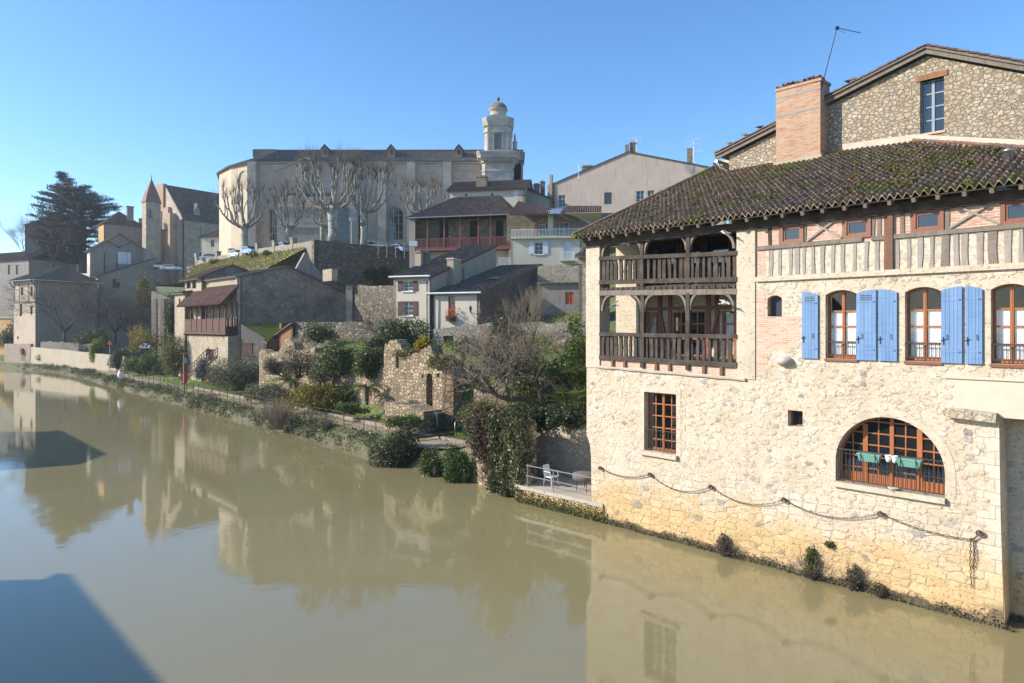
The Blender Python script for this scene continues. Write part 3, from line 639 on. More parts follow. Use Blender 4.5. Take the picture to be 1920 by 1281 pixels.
# ---- shutters
def shutter(x0, x1, yt, yb, side, louv):
    s0, s1, _, _ = W(x0, yt, x1, yb); z0, z1 = 6.98, 9.1; n = 5; g = MB()
    for k in range(n):
        a, b = lerp(s0, s1, k/n), lerp(s0, s1, (k+1)/n)
        def top(s):
            u = (s-s0)/(s1-s0); u = u if side > 0 else 1-u
            return z1-.10+.10*math.sin(u*PI*.5)
        g.prism(FM, [(a+.003, z0), (b-.003, z0), (b-.003, top(b)), (a+.003, top(a))], .035, .068)
    g.box(FM, s0+.002, s1-.002, z0+.002, z1-.11, .03, .0345)
    sh = g.build('shutter', M['shutter_blue'], house)
    for z in (z0+.32, z1-.36):
        h = MB(); h.box(FM, s0+.03, s1-.0, z-.02, z+.02, .068, .076); h.tube([FM.P(s0+.05, z, .076), FM.P(s0+.07, z, .085), FM.P(s0+.1, z, .076)], .018, 5); h.build('hinge', M['shutter_blue'], sh)
    h = MB(); zc = z0+.72; sc = lerp(s0, s1, .3 if side > 0 else .7)
    h.tube([FM.P(sc, zc-.07, .07), FM.P(sc, zc-.06, .10), FM.P(sc, zc+.06, .10), FM.P(sc, zc+.07, .07)], .009, 5); h.build('handle', M['iron'], sh)
    h = MB(); h.tube([FM.P(s1-.06, z0+.5, .08), FM.P(s1-.05, z0+.72, .085)], .012, 5); h.tube([FM.P(s1-.12, z0+.66, .085), FM.P(s1+.02, z0+.62, .085)], .011, 5); h.build('latch', M['iron'], sh)
    if louv:
        h = MB()
        for k in range(4): h.box(FM, lerp(s0, s1, .2), lerp(s0, s1, .8), z1-.35+k*.055, z1-.325+k*.055, .068, .0705)
        h.build('louvre', M['iron'], sh)
shutter(1505, 1535, 543, 669, 1, True); shutter(1607, 1644, 541, 675, -1, True); shutter(1648, 1683, 541, 676, 1, False)
shutter(1766, 1805, 537, 681, -1, False); shutter(1811, 1843, 537, 684, 1, False)
# ---- string course, brick storey with studs
mb = MB(); mb.prism(FM, [(-9, 9.5), (6.93, 9.5), (6.93, 9.66), (-9, 9.66)], -.2, .09); mb.build('string_course', M['dressed'], house)
ups = [W(1466, 415, 1504, 458), W(1585, 404, 1630, 451), W(1714, 392, 1766, 443), W(1881, 377, 1932, 428)]
ups = [(a, b, 10.73, 11.27) for a, b, c, d in ups]+[(-2.6, -1.9, 10.73, 11.27)]
mb = MB(); mb.wall(FM, rectp(-9, 6.95, 10.6, 11.6), [rectp(*u) for u in ups], -.03, .3); mb.build('brick_wall', M['brick_pink'], house)
mb = MB(); mb.wall(FM, rectp(-9, 6.62, 9.66, 10.6), [], -.03, .3); mb.build('infill_wall', M['studwall'], house)
mb = MB(); mb.wall(FM, rectp(6.62, 6.95, 9.66, 10.6), [], -.028, .3); mb.build('brick_pier', M['brick_pink'], house)
def bm(name, s0, s1, z0, z1, q0, q1, mat, wob=.0):
    mb = MB(); j = lambda: R.uniform(-wob, wob)
    a = [(s0+j(), z0), (s1+j(), z0), (s1+j(), lerp(z0, z1, .5)), (s1+j(), z1), (s0+j(), z1), (s0+j(), lerp(z0, z1, .45))]
    mb.prism(FM, a, q0, q1); return mb.build(name, mat, house)
for k, (a, b) in enumerate(((6.9, 3.56), (3.30, -9))): bm('rail_beam', b, a, 10.56, 10.69, -.06, .035, M['timber_grey'])
bm('post', *sorted((FM.S(1659), FM.S(1675))), 9.668, 11.5, -.06, .06, M['timber_brown'], .01)
for x in (1445, 1462, 1482, 1494, 1507, 1524, 1542, 1561, 1580, 1602, 1624, 1644, 1682, 1703, 1725, 1747, 1793, 1809, 1837, 1890, 1914):
    s = FM.S(x); w = R.uniform(.05, .075); bm('stud', s-w, s+w, 9.665, 10.56, -.06, -.012+R.uniform(0, .012), M['timber_pale'], .018)
for x in (1772, 1861): s = FM.S(x); bm('stud', s-.1, s+.1, 9.665, 10.56, -.06, .0, M['timber_grey'], .02)
for s in np.arange(-8.8, -.5, .37): bm('stud', s-.06, s+.06, 9.665, 10.56, -.06, -.005, M['timber_pale'], .018)
for x in (1443, 1463, 1508, 1582, 1636, 1648, 1691, 1711, 1773, 1880):
    s = FM.S(x); w = .055 if x not in (1773,) else .09; bm('upper_stud', s-w, s+w, 10.695, 11.5, -.06, -.005, M['timber_grey'] if x != 1443 else M['timber_dark'], .01)
for x0, x1 in ((1513, 1578), (1780, 1876)):
    a, b = FM.S(x0), FM.S(x1)
    for k, (u, v) in enumerate(((a, b), (b, a))):
        mb = MB(); mb.beam(FM.P(u, 10.72, -.018+k*.006), FM.P(v, 11.42, -.018+k*.006), .06, .09, up=ND, wob=.08); mb.build('brace', M['timber_pale'], house)
for u in ups:
    q = .0; P = rectp(*u); mb = MB(); mb.wall(FM, inset(P, -.05), [inset(P, .045)], .03, .1); mb.wall(FM, inset(P, .05), [inset(P, .1)], .0, .06)
    f = mb.build('window', M['joinery_red'], house); g = MB(); g.wall(FM, inset(P, .07), [], -.03, .01, edges=False); g.build('pane', M['glass_dark'], f)
# brick patches in the stone below the string course
mb = MB(); E = [(6.93, 9.48)]
def j(a): return a+R.uniform(-.05, .05)
cs = [(6.62, 9.48), (6.62, 8.33), (5.35, 8.3), (5.55, 8.0), (5.3, 7.75), (5.6, 7.5), (5.5, 7.3), (6.35, 7.22), (6.55, 6.9), (6.6, 6.35), (6.93, 6.3), (6.93, 9.48)]
pl = []
for (a, b) in zip(cs[:-1], cs[1:]):
    for k in range(6): pl.append((j(lerp(a[0], b[0], k/6)) if a[0] != 6.93 and b[0] != 6.93 else lerp(a[0], b[0], k/6), lerp(a[1], b[1], k/6)))
pl = [(a, b) for a, b in pl if not (sw[0]-.05 < a < sw[1]+.05 and sw[2]-.05 < b < sw[3]+.05)]
mb.wall(FM, pl, [], .005, .01, edges=False); mb.build('brick_patch', M['brick_band'], house)
mb = MB(); c = FM.SZ(1472, 677)
for k in range(3): pass
mb.lathe(FM.P(c[0], c[1]-.17, 0), [(.02, 0), (.2, .04), (.31, .14), (.28, .24), (.12, .32)], 9); mb.build('bulging_stone', M['ashlar'], house, smooth=True)
# ---- loggias
zf0, zf1 = 6.7, 9.5; sL, sR = 13.67, 7.63
def prof(name, s0, s1, z0, z1, q0, q1, mat):
    mb = MB(); mb.box(FM, s0, s1, z0, z1, q0, q1); return mb.build(name, mat, house)
prof('pillar', sL, 14.39, 6.3, 11.45, -.65, .03, M['dressed'])
prof('pillar', 6.96, sR, 6.2, 11.5, -.65, .035, M['dressed'])
prof('pillar', 13.15, 14.36, 6.3, 11.5, -2.7, -1.95, M['dressed'])
prof('loggia_floor', sR, 13.66, 6.35, 6.72, -2.6, -.12, M['timber_dark'])
prof('loggia_floor', sR, 13.66, 9.36, 9.55, -2.6, -.02, M['timber_dark'])
prof('side_wall', 6.96, sR-.02, 6.2, 11.5, -2.6, -.655, M['beige_plaster'])
# brick strip with joist ends under the lower rail
mb = MB(); mb.prism(FM, [(sR, 6.22), (sL, 6.36), (sL, 6.7), (sR, 6.66)], -.11, -.03); mb.build('brick_strip', M['brick_band'], house)
mb = MB(); mb.tube([FM.P(lerp(13.75, 7.3, k/12), lerp(6.33, 6.19, k/12)+R.uniform(-.015, .015), .03) for k in range(13)], [.06+R.uniform(-.01, .015) for k in range(13)], 7); mb.build('ledge', M['concrete'], house)
for x in (1149, 1172, 1231, 1256, 1320, 1353):
    s = FM.S(x); bm('joist_end', s-.055, s+.055, lerp(6.25, 6.36, (s-sR)/6), 6.68, -.05, .05, M['timber_brown'], .01)
def loggia_rail(name, zt, zb, xs, seed):
    """rails plus uneven hand-cut balusters; zt/zb are heights at the left and right end"""
    mb = MB(); lo_ = MB(); T = lambda s: lerp(zt[1], zt[0], (s-sR)/(sL-sR)); B = lambda s: lerp(zb[1], zb[0], (s-sR)/(sL-sR))
    n = 6
    for k in range(n):
        a, b = lerp(sR-.02, sL, k/n), lerp(sR-.02, sL, (k+1)/n); z = R.uniform(-.015, .015)
        mb.beam(FM.P(a, T(a), .0), FM.P(b, T(b), .0), .13, .15, wob=.05)
        lo_.beam(FM.P(a, B(a), -.01), FM.P(b, B(b), -.01), .15, .17, wob=.05)
    r = mb.build(name, M['timber_dark'], house); lo_.build('bottom_rail', M['timber_dark'], r); m = len(xs)
    for x in xs:
        s = FM.S(x)+R.uniform(-.03, .03); w = R.uniform(.045, .085); g = MB(); dz = R.uniform(-.02, .02)
        t0 = s+R.uniform(-.05, .05)
        g.prism(FM, [(s-w, B(s)+.07), (s+w, B(s)+.07), (s+w*R.uniform(.8, 1.2), lerp(B(s), T(s), .5)), (t0+w, T(s)-.05), (t0-w, T(s)-.05), (s-w*R.uniform(.8, 1.1), lerp(B(s), T(s), .6))], -.07+dz, -.0+dz)
        g.build('baluster', M['timber_dark'], r)
    g = MB()  # wire netting stretched behind the balusters
    for k in range(60):
        s = lerp(sR+.05, sL-.05, k/59); g.beam(FM.P(s, B(s)+.05, -.12), FM.P(min(max(s+.35*(1 if k % 2 else -1), sR), sL), T(s)-.05, -.12), .009)
    g.build('netting', M['galv'], r)
loggia_rail('balcony_railing', (10.77, 10.52), (9.8, 9.62), [1131+7.6*k*(1+.012*k) for k in range(28) if 1131+7.6*k*(1+.012*k) < 1380], 1)
loggia_rail('balcony_railing', (7.68, 7.64), (6.74, 6.66), [1130+8.1*k*(1+.012*k) for k in range(27) if 1130+8.1*k*(1+.012*k) < 1380], 2)
mb = MB(); n = 6
for k in range(n):
    a, b = lerp(sR-.03, sL, k/n), lerp(sR-.03, sL, (k+1)/n); mb.beam(FM.P(a, lerp(9.2, 9.36, k/n), -.06), FM.P(b, lerp(9.2, 9.36, (k+1)/n), -.06), .2, .2, wob=.05)
mb.build('balcony_beam', M['timber_grey'], house)
for k in range(24):
    s = lerp(sR+.12, sL-.1, k/23); bm('joist_end', s-.05, s+.05, lerp(9.32, 9.47, (s-sR)/6), lerp(9.44, 9.58, (s-sR)/6), -.3, .01, M['timber_dark'], .01)
for xs, z0, z1 in (((1205, 1290), 6.4, 9.22), ((1204, 1291), 9.56, 11.38)):
    for x in xs:
        s = FM.S(x); mb = MB(); mb.beam(FM.P(s, z0, -.03), FM.P(s+R.uniform(-.03, .03), z1, -.03), .16, .17, up=ND, wob=.1); mb.build('post', M['timber_dark'], house)
def braces(s, z, sides=(1, -1), h=.62, w=.4):
    for d in sides:
        mb = MB(); pts = []
        for k in range(8):
            t = k/7*PI/2; pts.append(FM.P(s+d*(.07+w*(1-math.cos(t))), z-h*(1-math.sin(t)), -.04))
        for a, b in zip(pts[:-1], pts[1:]): mb.beam(a, b, .09, .12, up=ND)
        mb.build('curved_brace', M['timber_grey'], house)
for x in (1205, 1290): braces(FM.S(x), 9.2); braces(FM.S(x), 11.35, h=.55, w=.38)
braces(sL-.05, 9.25, (-1,)); braces(sL-.05, 11.35, (-1,), .5, .45); braces(sR+.05, 9.15, (1,)); braces(sR+.05, 11.3, (1,), .6, .5)
# loggia back walls
qb = -2.3; FB = Fr(FM.P(0, 0, qb), TD)
dz = [(FB.S(1201), FB.S(1232), 6.8, 8.6), (FB.S(1262), FB.S(1324), 6.8, 8.62), (FB.S(1354), FB.S(1404), 6.8, 8.6)]
dz = [(min(a, b), max(a, b), c, d) for a, b, c, d in dz]
mb = MB(); mb.wall(FB, rectp(6.8, 13.2, 6.7, 9.4), [rectp(*d) for d in dz], 0, .3); mb.build('loggia_wall', M['studwall'], house)
for i, (a, b, c, d) in enumerate(dz):
    mb = MB(); P = rectp(a, b, c, d); mb.wall(FB, P, [inset(P, .06)], .02, .1); nn = 2 if i != 1 else 4
    for k in range(1, nn): s = lerp(a, b, k/nn); w = .05 if k*2 == nn else .022; mb.box(FB, s-w, s+w, c+.05, d-.05, -.06, .012)
    for z in (7.5, 8.1): mb.box(FB, a+.05, b-.05, z-.025, z+.025, -.06, .004)
    f = mb.build('glazed_door', M['joinery'], house); g = MB(); g.wall(FB, inset(P, .04), [], -.05, .01, edges=False); g.build('pane', M['glass'] if i != 1 else M['glass_dark'], f)
    if i != 1:
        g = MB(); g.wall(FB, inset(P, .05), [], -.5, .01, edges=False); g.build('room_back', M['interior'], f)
        g = MB()
        for k in range(24):
            u, v = lerp(a+.08, b-.08, k/24), lerp(a+.08, b-.08, (k+1)/24)
            g.face([FB.P(u, c+.1, -.12+.02*math.sin(k*2)), FB.P(v, c+.1, -.12+.02*math.sin(k*2+2)), FB.P(v, d-.1, -.12+.02*math.sin(k*2+2)), FB.P(u, d-.1, -.12+.02*math.sin(k*2))])
        g.build('curtain', M['curtain'], f, smooth=True)
for x in (1192, 1238, 1257, 1329, 1345): s = FB.S(x); mb = MB(); mb.box(FB, s-.09, s+.09, 6.7, 9.38, -.02, .05); mb.build('timber_stud', M['joinery_red'], house)
mb = MB(); mb.box(FB, 6.9, 13.1, 8.66, 8.8, -.02, .06); mb.build('timber_beam', M['joinery_red'], house)
for a, b in ((1239, 1252), (1349, 1331)):
    mb = MB(); mb.beam(FB.P(FB.S(a), 8.6, .03), FB.P(FB.S(b), 7.2, .03), .1, .14, up=ND); mb.build('timber_brace', M['joinery_red'], house)
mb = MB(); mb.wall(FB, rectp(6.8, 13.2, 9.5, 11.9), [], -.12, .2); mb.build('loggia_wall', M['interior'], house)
xs = [12.9, 11.4, 10.3, 9.1, 8.0, 6.95]
for a, b in zip(xs[1:], xs[:-1]):
    P = rectp(a+.03, b-.03, 9.56, 11.6); mb = MB(); mb.wall(FB, P, [inset(P, .09)], .0, .1); f = mb.build('glazed_screen', M['timber_dark'], house)
    g = MB(); g.wall(FB, inset(P, .05), [], -.05, .01, edges=False); g.build('pane', M['glass_dark'], f)
# ---- roof
ZE, QE, KS = 11.70, .6, (15.35-11.70)/8.6
def onroof(px, py):
    d = V(((px-CX)/F, 1, (HZ-py)/F)); o = V((0, 0, EYE)); e = FM.P(0, ZE, QE); nrm = V((ND.x*KS, ND.y*KS, 1))
    return o+d*((e-o).dot(nrm)/d.dot(nrm))
eL = FM.P(14.62, ZE, QE); eR = FM.P(-9, ZE, QE)
tL = onroof(1345, 313); tM = onroof(1715, 266); tR = onroof(1920, 280); tR2 = tM.lerp(tR, 3.2)
mb = MB(); tiled(mb, [eL, eR, tR2, tR, tM, tL], TD, .215, .35, .075, 8, .016, 0, True, 2, .02, 1)
main_roof = mb.build('roof', [M['roof_main'], M['timber_dark'], M['lit_stone']], house)
mb = MB(); hl = V(tL)-ND*3-TD*0; e2 = FM.P(14.62, ZE, -9.5)   # hidden hip face towards the garden
mb.face([eL-V((0,0,.06)), tL-V((0,0,.06)), FM.P(13.0, 15.3, -9), e2]); mb.build('hip_face', M['roof_main'], house)
mb = MB()   # hip and ridge tiles
def ridge(mb, a, b, r=.11, step=.38, m=0):
    a, b = V(a), V(b); n = max(1, int((b-a).length/step))
    for k in range(n):
        p, q = a.lerp(b, k/n), a.lerp(b, (k+1.12)/n); mb.tube([p+V((0,0,R.uniform(0,.02))), q+V((0,0,.03))], [r*1.08, r*.9], 8, m)
ridge(mb, eL+V((0,0,.04)), tL+V((0,0,.04)), .1)
mb.build('hip_tiles', M['roof_main'], house)
mb = MB(); ridge(mb, tM+V((0,0,.05)), tR2+V((0,0,.05)), .10); mb.build('ridge_tiles', M['roof_red'], house)
mb = MB(); mb.face([tM, tR2, tR2-ND*3-V((0,0,.9)), tM-ND*3-V((0,0,.9))]); mb.build('back_slope', M['roof_main'], house)
for s in np.arange(-8.5, 14.4, .62):
    mb = MB(); s += R.uniform(-.04, .04); mb.beam(FM.P(s, ZE-.17+KS*1.2, QE-1.2), FM.P(s, ZE-.17, QE-.06), .10, .12); mb.build('rafter', M['timber_grey'], house)
mb = MB(); mb.box(FM, -9, 14.5, 11.28, 11.56, -.4, .12); mb.build('wall_plate', M['timber_dark'], house)
# ======================= gabled house behind =======================
QG = -8.05; FG = Fr(FM.P(0, 0, QG), TD)
gh = thing('gabled_house', 'tall rubble-stone gabled house rising behind the mossy roof, with a brick chimney and attic window', 'house', FG.P(4, 12, -2))
aS, aZ = FG.SZ(1739, 103); lS, lZ = FG.SZ(1367, 291); s_r = -10.; slope = (aZ-lZ)/(lS-aS); r_ = FG.SZ(1920, 136); slr = (aZ-r_[1])/(aS-r_[0]); rZ = aZ-slr*(aS-s_r)
hS = [FG.SZ(1725, 248), FG.SZ(1770, 135)]; wz = rectp(hS[1][0], hS[0][0], FG.SZ(1747, 248)[1], FG.SZ(1747, 148)[1])
wz = rectp(min(hS[0][0], hS[1][0]), max(hS[0][0], hS[1][0]), wz[0][1], wz[2][1])
pol = [(s_r, 12.5), (lS, 12.5), (lS, lZ-.05)]+[(lerp(lS, aS, k/6), lerp(lZ, aZ, k/6)-.05) for k in range(1, 6)]+[(aS, aZ-.05), (s_r, rZ-.05)]
mb = MB(); mb.wall(FG, pol, [wz], 0, .5)
mb.face([FG.P(lS, 12.5, 0), FG.P(lS, 12.5, -9), FG.P(lS, lZ, -9), FG.P(lS, lZ, 0)]); mb.build('gable_wall', M['gable_rubble'], gh)
mb = MB(); a = FM.P(0,0,0); 
for p0, p1 in ((tL, tM), (tM, tR2)):
    mb.beam(p0+V((0,0,.1))+ND*.02, p1+V((0,0,.1))+ND*.02, .12, .34)
mb.build('flashing', M['concrete'], gh)
vl, vr = (lS+.62, lZ-slope*.62), (s_r, rZ)
for nm, a, b in (('verge_board', vl, (aS, aZ)), ('verge_board', (aS, aZ), vr)):
    mb = MB(); mb.prism(FG, [a, b, (b[0], b[1]+.3), (a[0], a[1]+.3)], .16, .24); mb.build(nm, M['timber_grey'], gh)
mb = MB()
for a, b in ((vl, (aS, aZ)), ((aS, aZ), vr)):
    P = [FG.P(a[0], a[1]+.32, .32), FG.P(b[0], b[1]+.32, .32), FG.P(b[0], b[1]+.32, -9), FG.P(a[0], a[1]+.32, -9)]
    tiled(mb, P, ND, .21, .36, .05, 6, .012, 0, True, None, .06, 1)
mb.build('roof', [M['roof_red'], M['timber_grey']], gh)
P = wz; s0, s1, z0, z1 = P[0][0], P[1][0], P[0][1], P[2][1]
mb = MB(); mb.wall(FG, P, [inset(P, .05)], -.2, .08); m_ = (s0+s1)/2; mb.box(FG, m_-.05, m_+.05, z0, z1-.02, -.27, -.18)
for k in range(1, 4): z = lerp(z0, z1, k/4); mb.box(FG, s0+.04, s1-.04, z-.025, z+.025, -.25, -.205)
f = mb.build('attic_window', M['frame_grey'], gh); g = MB(); g.wall(FG, inset(P, .03), [], -.24, .01, edges=False); g.build('pane', M['glass_dark'], f)
mb = MB(); mb.box(FG, s0-.12, s1+.12, z1, z1+.22, -.4, .04); mb.build('lintel', M['plank_orange'], gh)
mb = MB(); mb.box(FG, s0-.35, s1+.1, z1+.22, aZ-.2, -.03, .02); mb.build('gable_board', M['timber_grey'], gh) if False else None
mb = MB(); mb.box(FG, s0-.05, s1+.05, z0-.09, z0, -.4, .05); mb.build('sill', M['brick_band'], gh)
# chimney
qc = .72; c0, c1 = FG.S(1538, qc), FG.S(1455, qc); zb_, zc0, zc1 = 14.2, FG.SZ(1538, 146, qc)[1], FG.SZ(1455, 160, qc)[1]; zc = min(zc0, zc1)
mb = MB(); mb.box(FG, c0, c1, zb_, zc-.12, -.25, qc); mb.box(FG, c0-.05, c1+.03, zc-.12, zc, -.3, qc+.04)
ch = mb.build('chimney', M['brick_chimney'], gh)
mb = MB()
for k in range(16):
    s = lerp(c0, c1, (k+.5)/16)
    for q in (qc-.1, qc-.4, qc-.8): mb.beam(FG.P(s, zc+.02+R.uniform(0, .02), q-.15), FG.P(s+R.uniform(-.05, .05), zc+R.uniform(.03, .16), q+.12), .11, .05)
mb.build('chimney_cap', M['roof_brown'], ch)
for z in (zc-.42, zc-1.22):
    mb = MB(); mb.box(FG, c0-.015, c1+.015, z-.035, z+.035, qc, qc+.012); mb.build('iron_band', M['band_grey'], ch)
mb = MB(); mb.box(FG, c0-.06, c1+.1, 14.6, 15.25, -.1, qc+.06); mb.build('chimney_foot', M['beige_plaster'], ch)
b0 = FG.SZ(1676, 130, -1); mb = MB(); mb.tube([FG.P(b0[0], b0[1]-.3, -1), FG.P(b0[0], FG.SZ(1676, 114, -1)[1], -1)], .06, 8); mb.build('flue_pipe', M['zinc'], gh)
g0 = FG.P(lS+.5, lZ-.25, 0); mb = MB(); mb.tube([g0+ND*.3, g0-ND*6], .08, 8); mb.tube([g0+ND*.1, g0+ND*.1-TD*.1+V((0,0,-.3)), FG.P(lS+.05, lZ-.75, .12), FG.P(lS+.05, lZ-1.4, .12)], .045, 6); mb.build('gutter', M['zinc'], gh)
# antenna on the chimney
pA = FG.P(c0+.02, zc-.5, qc-.1); YA = pA.y; top = at(1569.6, 52.7, YA)
an = thing('tv_antenna', 'thin leaning antenna mast with one arm, strapped to the brick chimney of the gabled house', 'antenna', pA)
mb = MB(); mb.tube([pA, top], [.022, .016], 6); mb.build('mast', M['rust_iron'], an)
ar = at(1613, 62, YA-.3); mb = MB(); mb.tube([top, ar], .012, 5)
for k in range(9):
    p = top.lerp(ar, .15+k/9.5); mb.tube([p-ND*.14+V((0,0,.02)), p+ND*.14], .006, 4)
mb.tube([top-V((0,0,.05)), top.lerp(ar, .35)-V((0,0,.14)), top.lerp(ar, .4)], .007, 4); mb.cube(top-V((0,0,.06)), .12, .1, .12); mb.build('aerial_arm', M['iron'], an)
# roof vent
vp = onroof(1891, 300); mb = MB(); mb.lathe(vp-V((0,0,.1)), [(.13, 0), (.13, .34), (.15, .34), (.15, .38), (.05, .44)], 14)
tag(mb.build('roof_vent', M['zinc'], None, True, vp), 'short silver vent cowl sticking out of the mossy roof near the right edge', 'vent')
# ---- chain along the wall
pins = [(1128, 877), (1221, 889), (1335, 912), (1472, 936), (1653, 962), (1838, 998)]
PS = [FM.SZ(*p) for p in pins]; root = thing('mooring_chain', 'rusty iron mooring chain looped in swags along the foot of the stone house wall', 'chain', FM.P(PS[0][0], PS[0][1], 0))
for s, z in PS:
    mb = MB(); mb.tube([FM.P(s, z, -.1), FM.P(s, z, .12)], .035, 7)
    mb.tube([FM.P(s+.07*math.cos(t), z-.01+.07*math.sin(t), .1) for t in np.linspace(0, 2*PI, 11)], .022, 6); mb.build('wall_ring', M['rust_iron'], root)
def chain(mb, pts, seg=.085):
    L = 0; dense = []
    for a, b in zip(pts[:-1], pts[1:]):
        n = max(1, int((b-a).length/seg)); dense += [a.lerp(b, k/n) for k in range(n)]
    dense.append(pts[-1])
    for k, (a, b) in enumerate(zip(dense[:-1], dense[1:])):
        d = (b-a).normalized(); side = ND if k % 2 else d.cross(ND).normalized(); o = (b-a)*.12
        ring = []
        for j in range(9):
            t = j/8*2*PI; ring.append((a+b)/2+(b-a)*.62*math.cos(t)+side*.021*math.sin(t))
        mb.tube(ring, .008, 4, cap=False)
for (s0, z0), (s1, z1), sag in zip(PS[:-2]+[PS[-2], FM.SZ(1822, 1010)], PS[1:-1]+[FM.SZ(1822, 1010), PS[-1]], (.22, .38, .36, .33, .12, .05)):
    mb = MB(); pts = []
    for k in range(15):
        u = k/14; pts.append(FM.P(lerp(s0, s1, u), lerp(z0, z1, u)-sag*4*u*(1-u)*(1.0 if sag > .2 else 1.), .09))
    chain(mb, pts); mb.build('chain_swag', M['rust_iron'], root)
mb = MB(); e = FM.SZ(1822, 1010); e2 = FM.SZ(1822, 1100)
chain(mb, [FM.P(e[0], e[1]+.03, .09), FM.P(e[0]+.02, lerp(e[1], e2[1], .5), .07), FM.P(e[0]-.01, e2[1], .06)]); chain(mb, [FM.P(e[0]-.05, e[1]+.03, .07), FM.P(e[0]-.09, lerp(e[1], e2[1], .4), .06), FM.P(e[0]-.03, lerp(e[1], e2[1], .62), .06)])
mb.build('chain_tail', M['rust_iron'], root)
# ---- planters and pots on the arched window's rail
def planter(px, lab):
    s = FM.S(px); z = zAb+.74; P = FM.P(s, z, .1); r = thing('planter', lab, 'planter', P, 'planters on the arched window rail')
    mb = MB(); w = .27
    lo = [FM.P(s-w, z, .0), FM.P(s+w, z, .0), FM.P(s+w, z, .14), FM.P(s-w, z, .14)]; up = [FM.P(s-w-.04, z+.2, -.02), FM.P(s+w+.04, z+.2, -.02), FM.P(s+w+.04, z+.2, .2), FM.P(s-w-.04, z+.2, .2)]
    mb.hexa(lo+up); mb.build('trough', M['green_planter'], r)
    mb = MB(); mb.box(FM, s-w-.055, s+w+.055, z+.2, z+.235, -.03, .215); mb.build('rim', M['green_planter'], r)
    mb = MB()
    for d in (-.2, .2): mb.box(FM, s+d-.012, s+d+.012, z-.02, z+.26, .2, .222)
    mb.build('bracket', M['iron'], r)
planter(1632, 'green plastic planter trough hooked on the arched window rail, left of the two white pots'); planter(1707, 'green plastic planter trough hooked on the arched window rail, right of the two white pots')
for px, lab in ((1667, 'small white pot on the arched window rail, beside the left green planter'), (1679, 'small white pot on the arched window rail, beside the right green planter')):
    s = FM.S(px); b = FM.P(s, zAb+.8, .06); r = thing('flower_pot', lab, 'pot', b, 'pots on the arched window rail')
    mb = MB(); mb.lathe(b, [(.055, 0), (.085, .17)], 14); mb.build('pot_body', M['white_paint'], r, True)
    mb = MB(); mb.lathe(b+V((0,0,.17)), [(.095, 0), (.095, .035), (.075, .035), (.07, .0)], 14); mb.build('rim', M['white_paint'], r, True)
s = FM.S(1676); mb = MB(); b = FM.P(s, zAb, .06); mb.lathe(b, [(.10, 0), (.14, .06), (.15, .075), (.12, .07)], 16); tag(mb.build('saucer', M['white_stain'], None, True, b), 'white dish standing on the arched window ledge outside the rail', 'dish')
# ======================= generic buildings =======================
def frn(o, t, n):
    f = Fr(o, t); f.n = V((n[0], n[1], 0)).normalized(); return f
def swin(root, fr, P, frame='white_paint', cols=2, rows=3, glass='glass_grey', dep=.18, sill=None, shut=None, sw=None, fw=.07, name='window', recess_only=False):
    ss = [a for a, b in P]; zz = [b for a, b in P]; s0, s1, z0, z1 = min(ss), max(ss), min(zz), max(zz)
    mb = MB(); mb.wall(fr, P, [inset(P, fw)], -dep, .06)
    for k in range(1, cols): s = lerp(s0, s1, k/cols); mb.box(fr, s-fw*.35, s+fw*.35, z0+.02, z1-.02, -dep-.05, -dep+.004)
    for k in range(1, rows): z = lerp(z0, z1, k/rows); mb.box(fr, s0+.02, s1-.02, z-fw*.25, z+fw*.25, -dep-.05, -dep+.002)
    f = mb.build(name, M[frame], root)
    g = MB(); g.wall(fr, inset(P, fw*.5), [], -dep-.04, .01, edges=False); g.build('pane', M[glass], f)
    if sill: g = MB(); g.box(fr, s0-.1, s1+.1, z0-.1, z0-.003, -dep, .1); g.build('sill', M[sill], f)
    if shut:
        w = sw or (s1-s0)/2
        for a, b in ((s0-w-.02, s0-.02), (s1+.02, s1+.02+w)):
            g = MB(); g.box(fr, a, b, z0, z1, .02, .06)
            for z in (z0+.2, z1-.2): g.box(fr, a+.02, b-.02, z-.04, z+.04, .06, .075)
            g.build('shutter', M[shut], f)
    return f
